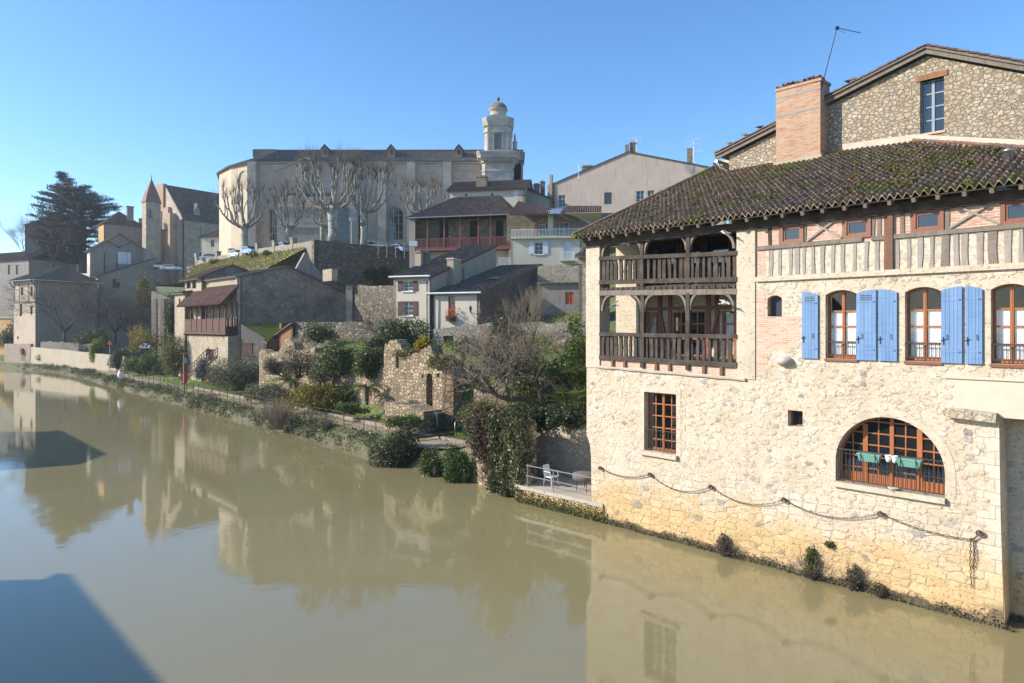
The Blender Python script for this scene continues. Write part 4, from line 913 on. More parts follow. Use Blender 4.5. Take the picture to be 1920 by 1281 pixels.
class Bld:
    def __init__(s, name, label, cat, px, Y, r, pxL=None, pxR=None, L=6, D=8, z0=5, group=None):
        s.r = V((r[0], r[1], 0)).normalized(); s.i = V((-s.r.y, s.r.x, 0)); X = (px-CX)/F*Y; s.C = V((X, Y, 0)); s.z0 = z0
        s.FF = frn(s.C, -s.r, -s.i); s.FR = frn(s.C, s.i, s.r)
        s.L = s.FF.S(pxL) if pxL is not None else L; s.D = s.FR.S(pxR) if pxR is not None else D
        s.FL = frn(s.C-s.r*s.L, s.i, -s.r); s.FK = frn(s.C+s.i*s.D, -s.r, s.i)
        s.root = thing(name, label, cat, s.C-s.r*s.L*.5+s.i*s.D*.5+V((0,0,z0)), group)
    def P(s, a, b, z): return s.C-s.r*a+s.i*b+V((0, 0, z))
    def zF(s, px, py): return s.FF.SZ(px, py)[1]
    def zR(s, px, py): return s.FR.SZ(px, py)[1]
    def walls(s, oF, oR, mF, mR=None, wF=(), wR=(), oL=None, oK=None, th=.3):
        mR = mR or mF; hF = []; hR = []; jobs = []
        for fr, ws, hs in ((s.FF, wF, hF), (s.FR, wR, hR)):
            for w in ws:
                x0, y0, x1, y1 = w[:4]; kw = dict(w[4]) if len(w) > 4 else {}; a = fr.rect(x0, y0, x1, y1)
                ar = kw.pop('arch', 0)
                P = arch(a[0], a[1], a[2], a[3]-ar*(a[1]-a[0])/2, ar*(a[1]-a[0])/2, 8) if ar else rectp(*a); hs.append(P); jobs.append((fr, P, kw))
        for nm, fr, o_, h_, m_ in (('front_wall', s.FF, oF, hF, mF), ('back_wall', s.FK, oK or oF, [], mF), ('side_wall', s.FR, oR, hR, mR), ('side_wall', s.FL, oL or oR, [], mR)):
            mb = MB(); mb.wall(fr, o_, h_, 0, th); mb.build(nm, M[m_], s.root)
        for fr, P, kw in jobs: swin(s.root, fr, P, **kw)
    def tile(s, polys, e, mat, p=.25, row=.45, amp=.05, seg=4, wood_='timber_grey', name='roof'):
        mb = MB()
        for pl in polys: tiled(mb, pl, e if not isinstance(e, list) else e[polys.index(pl)], p, row, amp, seg, .014, 0, True, None, .08, 1)
        return mb.build(name, [M[mat], M[wood_]], s.root)
    def gableA(s, zE, zR, bR, zK, mat, oh=.35, ov=.25, **k):
        """ridge parallel to the front"""
        sl = (zR-zE)/bR; sk = (zR-zK)/(s.D-bR); a0, a1 = -ov, s.L+ov
        up = .1
        return s.tile([[s.P(a0, -oh, zE-oh*sl+up), s.P(a1, -oh, zE-oh*sl+up), s.P(a1, bR, zR+up), s.P(a0, bR, zR+up)],
                [s.P(a0, s.D+oh, zK-oh*sk+up), s.P(a1, s.D+oh, zK-oh*sk+up), s.P(a1, bR, zR+up), s.P(a0, bR, zR+up)]], s.r, mat, **k)
    def gableB(s, zE, zR, aR, zL, mat, oh=.35, ov=.25, **k):
        """ridge running away from the front; zE right eave, zL left eave"""
        sr = (zR-zE)/aR; sl = (zR-zL)/(s.L-aR); b0, b1 = -ov, s.D+ov; up = .1
        return s.tile([[s.P(-oh, b0, zE-oh*sr+up), s.P(-oh, b1, zE-oh*sr+up), s.P(aR, b1, zR+up), s.P(aR, b0, zR+up)],
                [s.P(s.L+oh, b0, zL-oh*sl+up), s.P(s.L+oh, b1, zL-oh*sl+up), s.P(aR, b1, zR+up), s.P(aR, b0, zR+up)]], s.i, mat, **k)
    def mono(s, zE, zB, mat, oh=.4, ov=.2, up=.1, **k):
        sl = (zB-zE)/s.D
        return s.tile([[s.P(-ov, -oh, zE-oh*sl+up), s.P(s.L+ov, -oh, zE-oh*sl+up), s.P(s.L+ov, s.D+.1, zB+up), s.P(-ov, s.D+.1, zB+up)]], s.r, mat, **k)
    def hip(s, zE, zR, a0, a1, b, mat, oh=.4, **k):
        up = .1; A, B_, Cc, Dd = s.P(-oh, -oh, zE+up), s.P(s.L+oh, -oh, zE+up), s.P(s.L+oh, s.D+oh, zE+up), s.P(-oh, s.D+oh, zE+up)
        R0, R1 = s.P(a0, b, zR+up), s.P(a1, b, zR+up)
        return s.tile([[A, B_, R1, R0], [A, Dd, R0], [B_, Cc, R1], [Cc, Dd, R0, R1]], [s.r, s.i, s.i, s.r], mat, **k)
    def gutter(s, zE, mat='zinc', oh=.42):
        mb = MB(); mb.tube([s.P(-.25, -oh, zE), s.P(s.L+.25, -oh, zE)], .075, 6); mb.build('gutter', M[mat], s.root)
    def chimney(s, px0, px1, py0, py1, b, mat='old_stone', d=.7, cap=True):
        """front face at distance b behind the front"""
        f = frn(s.C+s.i*b, -s.r, -s.i); a0, a1 = sorted((f.S(px0), f.S(px1))); z1 = f.SZ((px0+px1)/2, py0)[1]; z0 = f.SZ((px0+px1)/2, py1)[1]-.6
        mb = MB(); mb.box(f, a0, a1, z0, z1, -d, 0); c = mb.build('chimney', M[mat], s.root)
        if cap: mb = MB(); mb.box(f, a0-.08, a1+.08, z1, z1+.12, -d-.08, .08); mb.box(f, a0+.1, a1-.1, z1+.12, z1+.3, -d+.1, -.1); mb.build('chimney_cap', M['old_stone'], c)
        return c
def box_outline(L, z0, z1): return [(0, z0), (L, z0), (L, z1), (0, z1)]
RV = V((.69, -.724, 0))
# ---------------- white house with maroon shutters, two blocks
rW = (.94, -.34)
b = Bld('white_house', 'cream two-storey house with maroon shutters and a long dark roof climbing away behind it', 'house', 805, 60, rW, 738, 930, z0=6)
zE = b.zF(770, 519); zB = b.zR(930, 460)
win = dict(frame='white_paint', cols=2, rows=3, sill='white_paint', shut='shutter_maroon', sw=.46, glass='glass_grey')
b.walls(box_outline(b.L, 6, zE), [(0, 6), (b.D, 6), (b.D, zB), (0, zE)], 'cream_plaster', 'beige_plaster', wF=[(755, 527, 774, 546, win), (755, 565, 774, 592, win)])
b.mono(zE, zB, 'roof_dark'); b.gutter(zE, 'white_paint')
b.chimney(778, 789, 474, 503, 4.5, 'beige_plaster'); b.chimney(790, 801, 477, 500, 5.0, 'old_stone')
fr = b.FR
a0, a1 = fr.S(840), fr.S(854); mb = MB(); mb.box(fr, a0, a1, 8, fr.SZ(847, 488)[1], -.1, .55); c = mb.build('chimney', M['beige_plaster'], b.root); mb = MB(); z = fr.SZ(847, 488)[1]; mb.box(fr, a0-.08, a1+.08, z, z+.12, -.16, .62); mb.build('chimney_cap', M['pale_concrete'], c)
mb = MB(); mb.beam(b.P(-.12, -.3, zE-.15), b.P(-.12, b.D, zB-.05), .06, .3); mb.build('verge_board', M['shutter_maroon'], b.root)
mb = MB(); mb.tube([b.P(.1, -.42, zE-.02), b.P(-.05, -.15, zE-.5), b.P(-.05, -.12, 6.2)], .05, 6); mb.build('downpipe', M['white_paint'], b.root)
Z = fr.SZ(872, 502)[1]; mb = MB(); mb.box(fr, fr.S(867), fr.S(876), Z-1.6, Z, -.05, .25); mb.build('wall_pier', M['beige_plaster'], b.root)
b = Bld('annexe_house', 'low cream annexe with a dark tiled roof, red flower box and brown rubble side wall', 'house', 900, 58.6, rW, 808, 1015, z0=6)
zE = b.zF(850, 550); zB = b.zR(1015, 497)
b.walls(box_outline(b.L, 6, zE), [(0, 6), (b.D, 6), (b.D, zB), (0, zE)], 'cream_plaster', 'brown_side', wF=[(840.5, 556, 853.5, 594, dict(frame='joinery_red', cols=2, rows=3, sill='joinery_red', glass='glass_dark'))])
b.mono(zE, zB, 'roof_dark'); b.gutter(zE, 'white_paint')
mb = MB(); sl = (zB-zE)/b.D; f0 = b.P(b.L*.45, b.D*.38, zE+b.D*.38*sl+.2); f1 = b.P(b.L*.18, b.D*.38, zE+b.D*.38*sl+.2); up = b.i*1.2+V((0,0,1.2*sl)); mb.face([f0, f1, f1+up, f0+up]); mb.build('skylight', M['glass_grey'], b.root)
mb = MB(); mb.beam(b.P(-.1, -.3, zE-.1), b.P(-.1, b.D, zB-.02), .06, .22); mb.build('verge_board', M['timber_grey'], b.root)
fr = b.FF; s, z = fr.SZ(847, 595); fb = thing('flower_box', 'red geraniums in a rusty box under the annexe window', 'flower box', fr.P(s, z, .15))
mb = MB(); mb.box(fr, s-.4, s+.4, z-.35, z-.1, .05, .35); mb.build('trough', M['rust_iron'], fb)
p = fr.P(s, z+.25, .3); v, fc = leaves(blobpts([(p.x, p.y, p.z, .5, .4, .55), (p.x+.2, p.y-.1, p.z+.45, .3, .25, .3)], 230), .13); npmesh('flowers', v, fc, M['flower_red'], fb)
p = fr.P(s, z-.05, .25); v, fc = leaves(blobpts([(p.x, p.y, p.z, .45, .3, .2)], 250), .13); npmesh('foliage', v, fc, M['leaf_green'], fb)
# wall lantern on the annexe
s, z = fr.SZ(897, 590); P0 = fr.P(s, z, 0); la = thing('wall_lantern', 'black wrought-iron wall lantern at the right corner of the cream annexe', 'lantern', P0)
e = fr.P(fr.S(887), fr.SZ(887, 586)[1], .55); mb = MB(); mb.box(fr, s-.05, s+.05, z-.8, z+.15, 0, .05); mb.tube([fr.P(s, z, .05), fr.P(lerp(s, fr.S(887), .5), z+.1, .3), e], .03, 5); mb.tube([fr.P(s, z-.5, .05), fr.P(lerp(s, fr.S(887), .5), z-.2, .3), e], .02, 5); mb.build('bracket', M['iron'], la)
mb = MB(); mb.lathe(e, [(.03, 0), (.07, .04), (.12, .36), (.15, .4), (.04, .54), (.02, .6)], 6); mb.build('lamp_head', M['iron'], la)
# ---------------- red balcony house
b = Bld('balcony_house', 'stone house with a long red-brown wooden balcony and a broad dark hipped roof', 'house', 958, 86, (.975, -.22), 772, D=12, z0=9)
zE = b.zF(860, 407); zf = b.zF(860, 465); zr = b.zF(860, 446); qd = 2.0
Fi = frn(b.C+b.i*qd, -b.r, -b.i); doors = []
for x0, x1 in ((824, 841), (881, 897), (930, 944)): a = Fi.rect(x0, 414, x1, 450); doors.append(rectp(a[0], a[1], zf+.1, a[3]))
mb = MB(); mb.wall(Fi, rectp(-.0, b.L, 9, zE), doors, 0, .3); mb.wall(b.FL, box_outline(b.D, 9, zE), [], 0, .3); mb.wall(b.FR, box_outline(b.D, 9, zE), [], -.02, .3); mb.build('front_wall', M['old_stone'], b.root)
for D_ in doors: swin(b.root, Fi, D_, frame='timber_dark', cols=2, rows=1, glass='interior', dep=.15, name='door')
a = Fi.rect(945, 413, 957, 443); swin(b.root, Fi, rectp(*a), frame='shutter_grey', cols=2, rows=4, glass='glass_grey', dep=-.02, name='glazed_door')
mb = MB(); mb.box(b.FF, 0, b.L+.2, 9, zf-.35, -1.2, -.9); mb.build('ground_wall', M['beige_plaster'], b.root)
mb = MB(); mb.box(b.FF, -.1, b.L-.6, zf-.3, zf, -2.1, .1); mb.build('balcony_floor', M['rail_red'], b.root)
mb = MB(); mb.box(b.FF, 0, b.L-.6, zr-.1, zr, -.06, .06); mb.box(b.FF, 0, b.L-.6, zf+.05, zf+.15, -.06, .06); n = 75; rl = mb.build('balcony_railing', M['rail_red'], b.root)
for k in range(n): s = lerp(.1, b.L-.7, k/(n-1)); mb = MB(); mb.box(b.FF, s-.03, s+.03, zf+.15, zr-.1, -.025, .025); mb.build('baluster', M['rail_red'], rl)
for px in (802, 833, 863, 897, 920, 957): s = b.FF.S(px); mb = MB(); mb.box(b.FF, s-.09, s+.09, zf-.3, zE, -.09, .09); mb.build('post', M['rail_red'], b.root)
mb = MB(); mb.box(b.FF, b.L-.5, b.L+.3, 9, zE, -.3, .1); mb.build('corner_post', M['shade_plaster'], b.root)
mb = MB(); mb.beam(b.P(.3, .1, zf-.3), b.P(.3, 1.1, zf-1.8), .15); mb.beam(b.P(8, .1, zf-.3), b.P(8, 1.1, zf-1.8), .15); mb.beam(b.P(4, .1, zf-.3), b.P(4, 1.1, zf-1.8), .15); mb.build('strut', M['white_stain'], b.root) if False else None
fk = frn(b.C+b.i*6, -b.r, -b.i); r0, r1 = fk.S(938), fk.S(852); zR = fk.SZ(890, 370)[1]
b.hip(zE, zR, r0, r1, 6, 'roof_dark', oh=.6); b.gutter(zE, 'zinc', .62)
b.chimney(971, 980, 366, 390, 2.5, 'beige_plaster')
# air-conditioner and fence by it
bx = at(775, 457, 84); mb = MB(); mb.cube(bx-V((0,0,.3)), 1.0, .45, .6); mb.cube(bx-V((0,0,.36)), .9, .4, .06); tag(mb.build('air_conditioner', M['white_paint'], None, False, bx), 'white air-conditioning unit on the terrace at the left end of the red balcony', 'air conditioner')
# ---------------- blue-white house with white balcony, red roof above
b = Bld('terrace_house', 'pale house with a white-railed roof terrace and light shutters, beside the red balcony', 'house', 1092, 79, (.99, -.12), 958, D=10, z0=9)
zt = b.zF(1020, 448); zr = b.zF(1020, 430)
bw = dict(frame='white_paint', cols=2, rows=3, sill='white_paint', shut='shutter_grey', glass='glass_grey', sw=.6)
b.walls(box_outline(b.L, 9, zt), box_outline(b.D, 9, zt), 'white_house', 'white_house', wF=[(1002, 454, 1018, 477, bw), (1057, 452, 1075, 487, dict(frame='shutter_grey', cols=1, rows=2, glass='shutter_grey', name='door'))])
mb = MB(); mb.box(b.FF, -.3, b.L, zt, zt+.14, -4, .35); mb.build('terrace_slab', M['concrete'], b.root)
rl = None
def railing(root, fr, s0, s1, z0, z1, n, mat='white_paint', q=.2, r_=.022):
    mb = MB(); mb.box(fr, s0, s1, z1-.06, z1, q-.03, q+.03); mb.box(fr, s0, s1, z0+.05, z0+.1, q-.025, q+.025); o = mb.build('railing', M[mat], root)
    for k in range(n): s = lerp(s0+.03, s1-.03, k/(n-1)); mb = MB(); mb.box(fr, s-r_, s+r_, z0+.1, z1-.06, q-r_, q+r_); mb.build('baluster', M[mat], o)
railing(b.root, b.FF, -.2, b.L-.05, zt+.14, zr, 52)
s0, s1 = sorted((b.FF.S(1051), b.FF.S(1077))); zb = b.zF(1064, 489); railing(b.root, b.FF, s0, s1, zb, b.zF(1064, 473), 12, q=.7); mb = MB(); mb.box(b.FF, s0, s1, zb-.12, zb, 0, .75); mb.build('balcony_slab', M['concrete'], b.root)
q2 = 2.6; fi = frn(b.C+b.i*q2, -b.r, -b.i); zw = fi.SZ(1000, 402)[1]
a = fi.rect(1010, 420, 1023, 441); d2 = fi.rect(1041, 417, 1066, 447)
mb = MB(); mb.wall(fi, rectp(fi.S(1028), fi.S(950), zt, zw), [rectp(*a)], 0, .3); mb.build('upper_wall', M['old_stone'], b.root); swin(b.root, fi, rectp(*a), frame='white_paint', cols=2, rows=2, shut='shutter_maroon', sw=.5)
mb = MB(); mb.wall(fi, rectp(-8, fi.S(1028), zt, zw), [rectp(*d2)], -.02, .3); mb.build('upper_wall', M['shade_plaster'], b.root); swin(b.root, fi, rectp(*d2), frame='white_paint', cols=3, rows=3, name='glazed_door')
s0, s1 = sorted((b.FF.S(1027), b.FF.S(1037))); mb = MB(); mb.box(b.FF, s0, s1, zt+.14, zw, -.7, -.1); mb.build('pillar', M['white_house'], b.root)
# red roof over the terrace, two pieces and a flat zinc strip between them
def pxroof(pts, e, mat, root=None, **k):
    mb = MB(); tiled(mb, pts, e, .26, .45, .05, 4, .012, 0, True, None, .08, 1, **k); return mb.build('roof', [M[mat], M['timber_grey']], root)
def onpl(px, py, p1, p2, p3):
    n = (p2-p1).cross(p3-p1); d = V(((px-CX)/F, 1, (HZ-py)/F)); o = V((0, 0, EYE)); return o+d*((p1-o).dot(n)/d.dot(n))
def flatroof(pix, p1, p2, p3): return [onpl(x, y, p1, p2, p3) for x, y in pix]
ra, rb, rc = at(953, 402, 79), at(1030, 400, 78.4), at(990, 382, 85)
pxroof(flatroof([(953, 402), (1030, 400), (1033, 391), (1003, 386), (972, 377)], ra, rb, rc), rb-ra, 'roof_red', b.root)
mb = MB(); mb.hexa([at(1028, 401, 78.2), at(1054, 400, 78), at(1054, 392, 82), at(1034, 392, 82), at(1028, 400, 78.2), at(1054, 399, 78), at(1054, 391, 82), at(1034, 391, 82)]); mb.build('zinc_strip', M['zinc'], b.root)
ra, rb, rc = at(1050, 398, 77.6), at(1128, 397, 77), at(1090, 386, 82)
pxroof(flatroof([(1050, 398), (1128, 397), (1128, 386), (1064, 386)], ra, rb, rc), rb-ra, 'roof_red', b.root)
mb = MB(); mb.hexa([at(1060, 400, 77.5), at(1128, 399, 77), at(1128, 416, 79.5), at(1108, 416, 79.5), at(1060, 399, 77.5), at(1128, 398, 77), at(1128, 412, 79.5), at(1108, 412, 79.5)]); mb.build('awning_bracket', M['white_house'], b.root)
# low garden fence between the balcony house and the terrace house
f0 = Fr(at(958, 490, 79.5), (-1, .1)); fe = thing('white_fence', 'short white railing below the right end of the red balcony', 'fence', f0.P(.8, zat(497, 79.5), 0)); railing(fe, f0, 0, f0.S(934), zat(499, 79.5), zat(483, 79.5), 14, q=0)
# ---------------- pink gable house
b = Bld('gable_house', 'tall pinkish rendered gable house with streaked wall, chimneys and few small windows', 'house', 1362, 98, (.97, -.24), 1037, D=14, z0=15)
f = b.FF; ap = f.SZ(1178, 286); le = f.SZ(1037, 346); re = f.SZ(1362, 321)
dk = dict(frame='joinery_red', cols=2, rows=3, glass='glass_grey', dep=.12)
b.walls([(0, 15), (b.L, 15), (b.L, le[1]), (ap[0], ap[1]), (0, re[1])], box_outline(b.D, 15, re[1]), 'pink_plaster', 'grey_plaster', wF=[(1047, 366, 1060, 388, dict(dk, frame='shutter_grey')), (1133, 361, 1147, 383, dict(dk, glass='glass_dark', frame='shutter_maroon')), (1193, 358, 1208, 381, dict(dk, frame='shutter_grey')), (1214, 357, 1227, 378, dict(dk, frame='shutter_grey')), (1236, 356, 1250, 378, dict(dk, frame='shutter_grey'))], oL=box_outline(b.D, 15, le[1]))
b.gableB(re[1], ap[1], ap[0], le[1], 'roof_brown', oh=.3, ov=.12)
b.chimney(1172, 1178.5, 271, 286, .3, 'old_stone', .8, False); b.chimney(1181, 1193, 269, 285, .5, 'retaining', .9); b.chimney(1288, 1299, 278, 308, .4, 'old_stone', .8, False); b.chimney(1091, 1111, 313, 326, 3., 'retaining', .8); b.chimney(1338, 1349, 307, 318, 3., 'old_stone')
fr = b.FL
mb = MB(); s0, s1 = f.S(1036), f.S(1027); mb.box(f, s0, s1, 17, f.SZ(1031, 347)[1], -.6, .25); mb.box(f, s0, lerp(s0, s1, .55), 17, f.SZ(1033, 328)[1], -.5, .24); mb.build('chimney_stack', M['brick_chimney'], b.root)
GA = b
def tvant(px, base, top, label, arms):
    r = thing('tv_antenna', label, 'antenna', base); mb = MB(); mb.tube([base, top], .03, 5); mb.build('mast', M['galv'], r)
    for (dz, dx, ln, tilt) in arms:
        c = top+V((dx, 0, dz)); a, e = c+V((-ln/2, 0, -tilt)), c+V((ln/2, 0, tilt)); mb = MB(); mb.tube([a, e], .03, 5)
        for k in range(8): p = a.lerp(e, k/7); mb.tube([p-V((0,.35,.05)), p+V((0,.35,.05))], .018, 4); mb.tube([p-V((0,0,.16)), p+V((0,0,.16))], .015, 4) if k % 2 else None
        mb.build('aerial_arm', M['white_paint'], r)
tvant(0, at(1085, 335, 98), at(1085, 305, 98), 'tv antenna above the left slope of the pink gable house', [(0, .1, 1.4, .22), (-.9, -.8, 1.0, -.1)])
tvant(0, at(1193, 285, 98.6), at(1193, 259, 98.6), 'tv antenna beside the stub chimneys on the apex of the pink gable house', [(-.0, -.2, 1.8, .12), (-.5, .3, 1.3, .15)])
tvant(0, at(1300, 305, 98.6), at(1300, 262, 98.6), 'tall tv antenna beside the right-hand chimney of the pink gable house', [(0, 0, 1.8, .2), (-.7, .2, 1.2, .1), (-1.7, .6, 1.0, .05)])
# ---------------- pale low house under the belfry
b = Bld('pale_house', 'low pale house with small round vents and a mixed tile roof under the church belfry', 'house', 984, 101, (.985, -.17), 840, D=9, z0=18)
zE = b.zF(910, 355); zR = zat(338, 106)
b.walls(box_outline(b.L, 18, zE), [(0, 18), (b.D, 18), (b.D, zE), (5, zR), (0, zE)], 'white_house', 'grey_plaster')
b.gableA(zE, zR, 5, zE, 'roof_brown', .5); b.chimney(893, 912, 332, 353, 1.2, 'old_stone', 1.2)
for px, py in ((874, 366), (923, 365)):
    s, z = b.FF.SZ(px, py); mb = MB(); mb.prism(b.FF, [(s+.2*math.cos(t), z+.2*math.sin(t)) for t in np.linspace(0, 2*PI, 12, endpoint=False)], -.1, .012); mb.build('round_vent', M['iron'], b.root)
s, z = b.FF.SZ(968, 363); mb = MB(); mb.box(b.FF, s-.35, s+.35, z-.6, z+.6, -.1, .01); mb.build('window', M['shutter_grey'], b.root)
b2 = Bld('rear_house', 'grey house end with a tile-edged roof and two dark chimneys beside the tall brick stack', 'house', 1034, 103, (.985, -.17), 986, D=9, z0=18)
zE = b2.zF(1005, 352); zz = b2.zF(1030, 375)
b2.walls([(0, 18), (b2.L, 18), (b2.L, zE), (0, zz)], box_outline(9, 18, zz), 'grey_plaster'); b2.tile([[b2.P(-.2, -.3, zz+.1), b2.P(-.2, 9, zz+.1), b2.P(b2.L+.1, 9, zE+.1), b2.P(b2.L+.1, -.3, zE+.1)]], b2.i, 'roof_red')
b2.chimney(1013, 1021, 342, 365, 2, 'retaining', .6); b2.chimney(1000, 1011, 347, 362, 2.4, 'shade_plaster', .8)
# dark outbuilding right of the annexe, garden wall above it
b = Bld('outbuilding', 'shaded low outbuilding with orange shutters behind the annexe', 'outbuilding', 1100, 64, (.98, -.2), 1012, D=4, z0=6)
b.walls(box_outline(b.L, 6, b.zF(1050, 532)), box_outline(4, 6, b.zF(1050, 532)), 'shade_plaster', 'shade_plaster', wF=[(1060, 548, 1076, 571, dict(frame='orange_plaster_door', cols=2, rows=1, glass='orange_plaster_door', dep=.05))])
mb = MB(); mb.box(b.FF, -.2, b.L+.2, b.zF(1050, 532), b.zF(1050, 532)+.12, -4, .3); mb.build('roof', M['roof_grey'], b.root)
f = Fr(at(1100, 500, 70), (-1, .15)); mb = MB(); mb.wall(f, [(0, 7), (f.S(1008), 7)]+[(lerp(f.S(1008), 0, k/10), zat(498, 70)+R.uniform(-.15, .15)) for k in range(11)], [], 0, .6); tag(mb.build('garden_wall', M['lit_stone'], None, False, f.P(3, 7, 0)), 'sunlit rubble wall under the terrace house, above the dark outbuilding', 'wall')
# red-brick corner just left of the riverside house
b = Bld('brick_shed', 'narrow stone and red-brick building end between the outbuilding and the riverside house', 'building', 1106, 55, (.98, -.2), 1085, D=5, z0=5)
zt = b.zF(1092, 478); b.walls(box_outline(b.L, 5, zt), box_outline(5, 5, zt), 'lit_stone'); mb = MB(); mb.box(b.FF, -.3, b.L+.02, zt-.75, zt, .004, .02); mb.build('brick_top', M['brick_chimney'], b.root)
mb = MB(); tiled(mb, [b.P(-.5, -.4, zt-.05), b.P(b.L+.3, -.4, zt-.1), b.P(b.L+.3, 5, zt+.8), b.P(-.5, 5, zt+.8)], b.r, .25, .4); mb.build('roof', [M['roof_brown'], M['timber_grey']], b.root)
# ---------------- old stone house with the covered balcony
b = Bld('stone_house', 'big old stone house with a blank shaded gable and a roofed wooden river balcony', 'house', 424, 78, RV, 347, 655, z0=1.2)
BS = b; gb = b.FR.S(446)     # gable wall starts here; balcony in front of it
fr = b.FR; apx = fr.SZ(540, 501); ee = fr.SZ(446, 518); zbk = fr.SZ(640, 545)
oR = [(gb, 1.2), (b.D, 1.2), (b.D, zbk[1]-.3), (zbk[0], zbk[1]), (apx[0], apx[1]), (gb, ee[1])]
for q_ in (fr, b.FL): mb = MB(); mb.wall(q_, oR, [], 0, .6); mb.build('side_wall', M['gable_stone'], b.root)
Fb = frn(b.C+b.i*gb, -b.r, -b.i); zdk = b.zF(390, 623); zrl = b.zF(390, 598); zpl = b.zF(390, 573)
mb = MB(); mb.wall(Fb, rectp(0, b.L, 1.2, ee[1]), [], 0, .5); mb.build('balcony_back_wall', M['lit_stone'], b.root)
lw = b.FF.rect(383, 655, 397, 677)
mb = MB(); mb.wall(b.FF, rectp(-.0, b.L, 1.2, zdk-.4), [rectp(*lw)], -.25, .5); mb.wall(fr, rectp(.2, gb, 1.2, zdk-.4), [], .02, .4); mb.build('basement_wall', M['lit_stone'], b.root)
swin(b.root, frn(b.C+b.i*.25, -b.r, -b.i), rectp(*lw), frame='timber_dark', cols=3, rows=1, glass='glass_dark')
mb = MB(); mb.box(b.FF, -.15, b.L, zdk-.25, zdk, -gb, .15); mb.build('balcony_floor', M['wood_redbrown'], b.root)
for k in range(9): s = lerp(.1, b.L-.1, k/8); mb = MB(); mb.beam(b.P(s, -.25, zdk-.33), b.P(s, .8, zdk-.36), .14); mb.build('joist', M['timber_dark'], b.root)
mb = MB(); mb.box(b.FF, 0, b.L, zrl-.1, zrl, -.06, .06); mb.box(b.FF, 0, b.L, zdk+.03, zdk+.13, -.06, .06)
mb.box(fr, .06, gb, zrl-.1, zrl, -.06, .06); rl = mb.build('balcony_railing', M['wood_redbrown'], b.root)
n = 26
for k in range(n): s = lerp(.08, b.L, k/n); mb = MB(); mb.box(b.FF, s+.01, s+b.L/n-.015, zdk+.13, zrl-.1, -.03, .02); mb.build('board', M['wood_redbrown'], rl)
for k in range(8): s = lerp(.15, gb-.1, k/7); mb = MB(); mb.box(fr, s-.04, s+.04, zdk, zrl-.1, -.03, .03); mb.build('baluster', M['wood_redbrown'], rl)
for px in (358.5, 369, 378, 387, 399, 411, 423):
    s = max(.1, b.FF.S(px)); mb = MB(); mb.box(b.FF, s-.08, s+.08, zdk-.3, zpl, -.08, .08); p = mb.build('post', M['wood_redbrown'], b.root)
    for d in (-1, 1):
        mb = MB(); mb.beam(b.P(s+d*.08, 0, zpl-.75), b.P(s+d*.42, 0, zpl-.1), .07); mb.build('knee_brace', M['wood_redbrown'], p)
for q in (gb*.5, gb-.1): mb = MB(); mb.box(fr, q-.07, q+.07, zdk, zpl+.3, -.07, .07); mb.build('post', M['wood_redbrown'], b.root)
mb = MB(); mb.box(b.FF, 0, b.L+.2, zpl-.05, zpl+.12, -.1, .1); mb.build('eave_beam', M['wood_redbrown'], b.root)
zt2 = b.FR.SZ(446, 533)[1]; sl = (zt2-zpl)/(gb+.9)
mb = MB(); tiled(mb, [b.P(-.35, -.9, zpl+.05), b.P(b.L+.5, -.9, zpl+.05), b.P(b.L+.5, gb-.03, zt2), b.P(-.35, gb-.03, zt2)], b.r, .24, .42, .05, 4); mb.build('balcony_roof', [M['roof_red'], M['timber_dark']], b.root)
mb = MB()
P0 = [b.P(-.25, gb-.4, ee[1]+.02), b.P(b.L+.2, gb-.4, ee[1]+.02), b.P(b.L+.2, apx[0], apx[1]+.15), b.P(-.25, apx[0], apx[1]+.15)]
P1 = [b.P(-.25, b.D+.4, zbk[1]-.4), b.P(b.L+.2, b.D+.4, zbk[1]-.4), b.P(b.L+.2, apx[0], apx[1]+.15), b.P(-.25, apx[0], apx[1]+.15)]
for P in (P0, P1): tiled(mb, P, b.r, .25, .45, .05, 4)
mb.build('roof', [M['roof_grey'], M['timber_grey']], b.root); b.chimney(605, 622, 505, 518, 11, 'lit_stone', .8, False)
# quoins at the gable corner
mb = MB(); mb.box(fr, gb-.12, gb+.28, 1.2, ee[1]-.1, -.3, .025); mb.build('quoins', M['lit_stone'], b.root)
# tower block behind it
b = Bld('tower_house', 'narrow three-storey stone house with an open attic gallery, standing behind the covered balcony', 'house', 379, 86, RV, 346, 476, z0=1.5)
fr = b.FR; ap = fr.SZ(436, 498); zE = b.zF(362, 522); zk = fr.SZ(474, 514)
at_ = [b.FF.rect(350, 527, 359, 541), b.FF.rect(360, 526, 367, 541), b.FF.rect(369, 525, 374, 541)]
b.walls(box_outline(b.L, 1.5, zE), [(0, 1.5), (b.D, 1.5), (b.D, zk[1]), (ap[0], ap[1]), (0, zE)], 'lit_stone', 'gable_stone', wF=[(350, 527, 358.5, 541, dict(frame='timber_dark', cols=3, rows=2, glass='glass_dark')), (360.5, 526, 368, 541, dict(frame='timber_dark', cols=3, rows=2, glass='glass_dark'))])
b.gableA(zE, ap[1], ap[0], zk[1], 'roof_brown', .6)
b = Bld('lean_to_house', 'low lit stone wing with a lean-to tile roof at the left of the tower house', 'house', 347, 88, RV, 327, D=7, z0=1.5)
zE = b.zF(335, 550); b.walls(box_outline(b.L, 1.5, zE), [(0, 1.5), (7, 1.5), (7, zE+1.6), (0, zE)], 'lit_stone', wF=[(335, 560, 338, 572, dict(frame='timber_dark', cols=1, rows=1, glass='glass_dark'))]); b.mono(zE, zE+1.6, 'roof_brown')
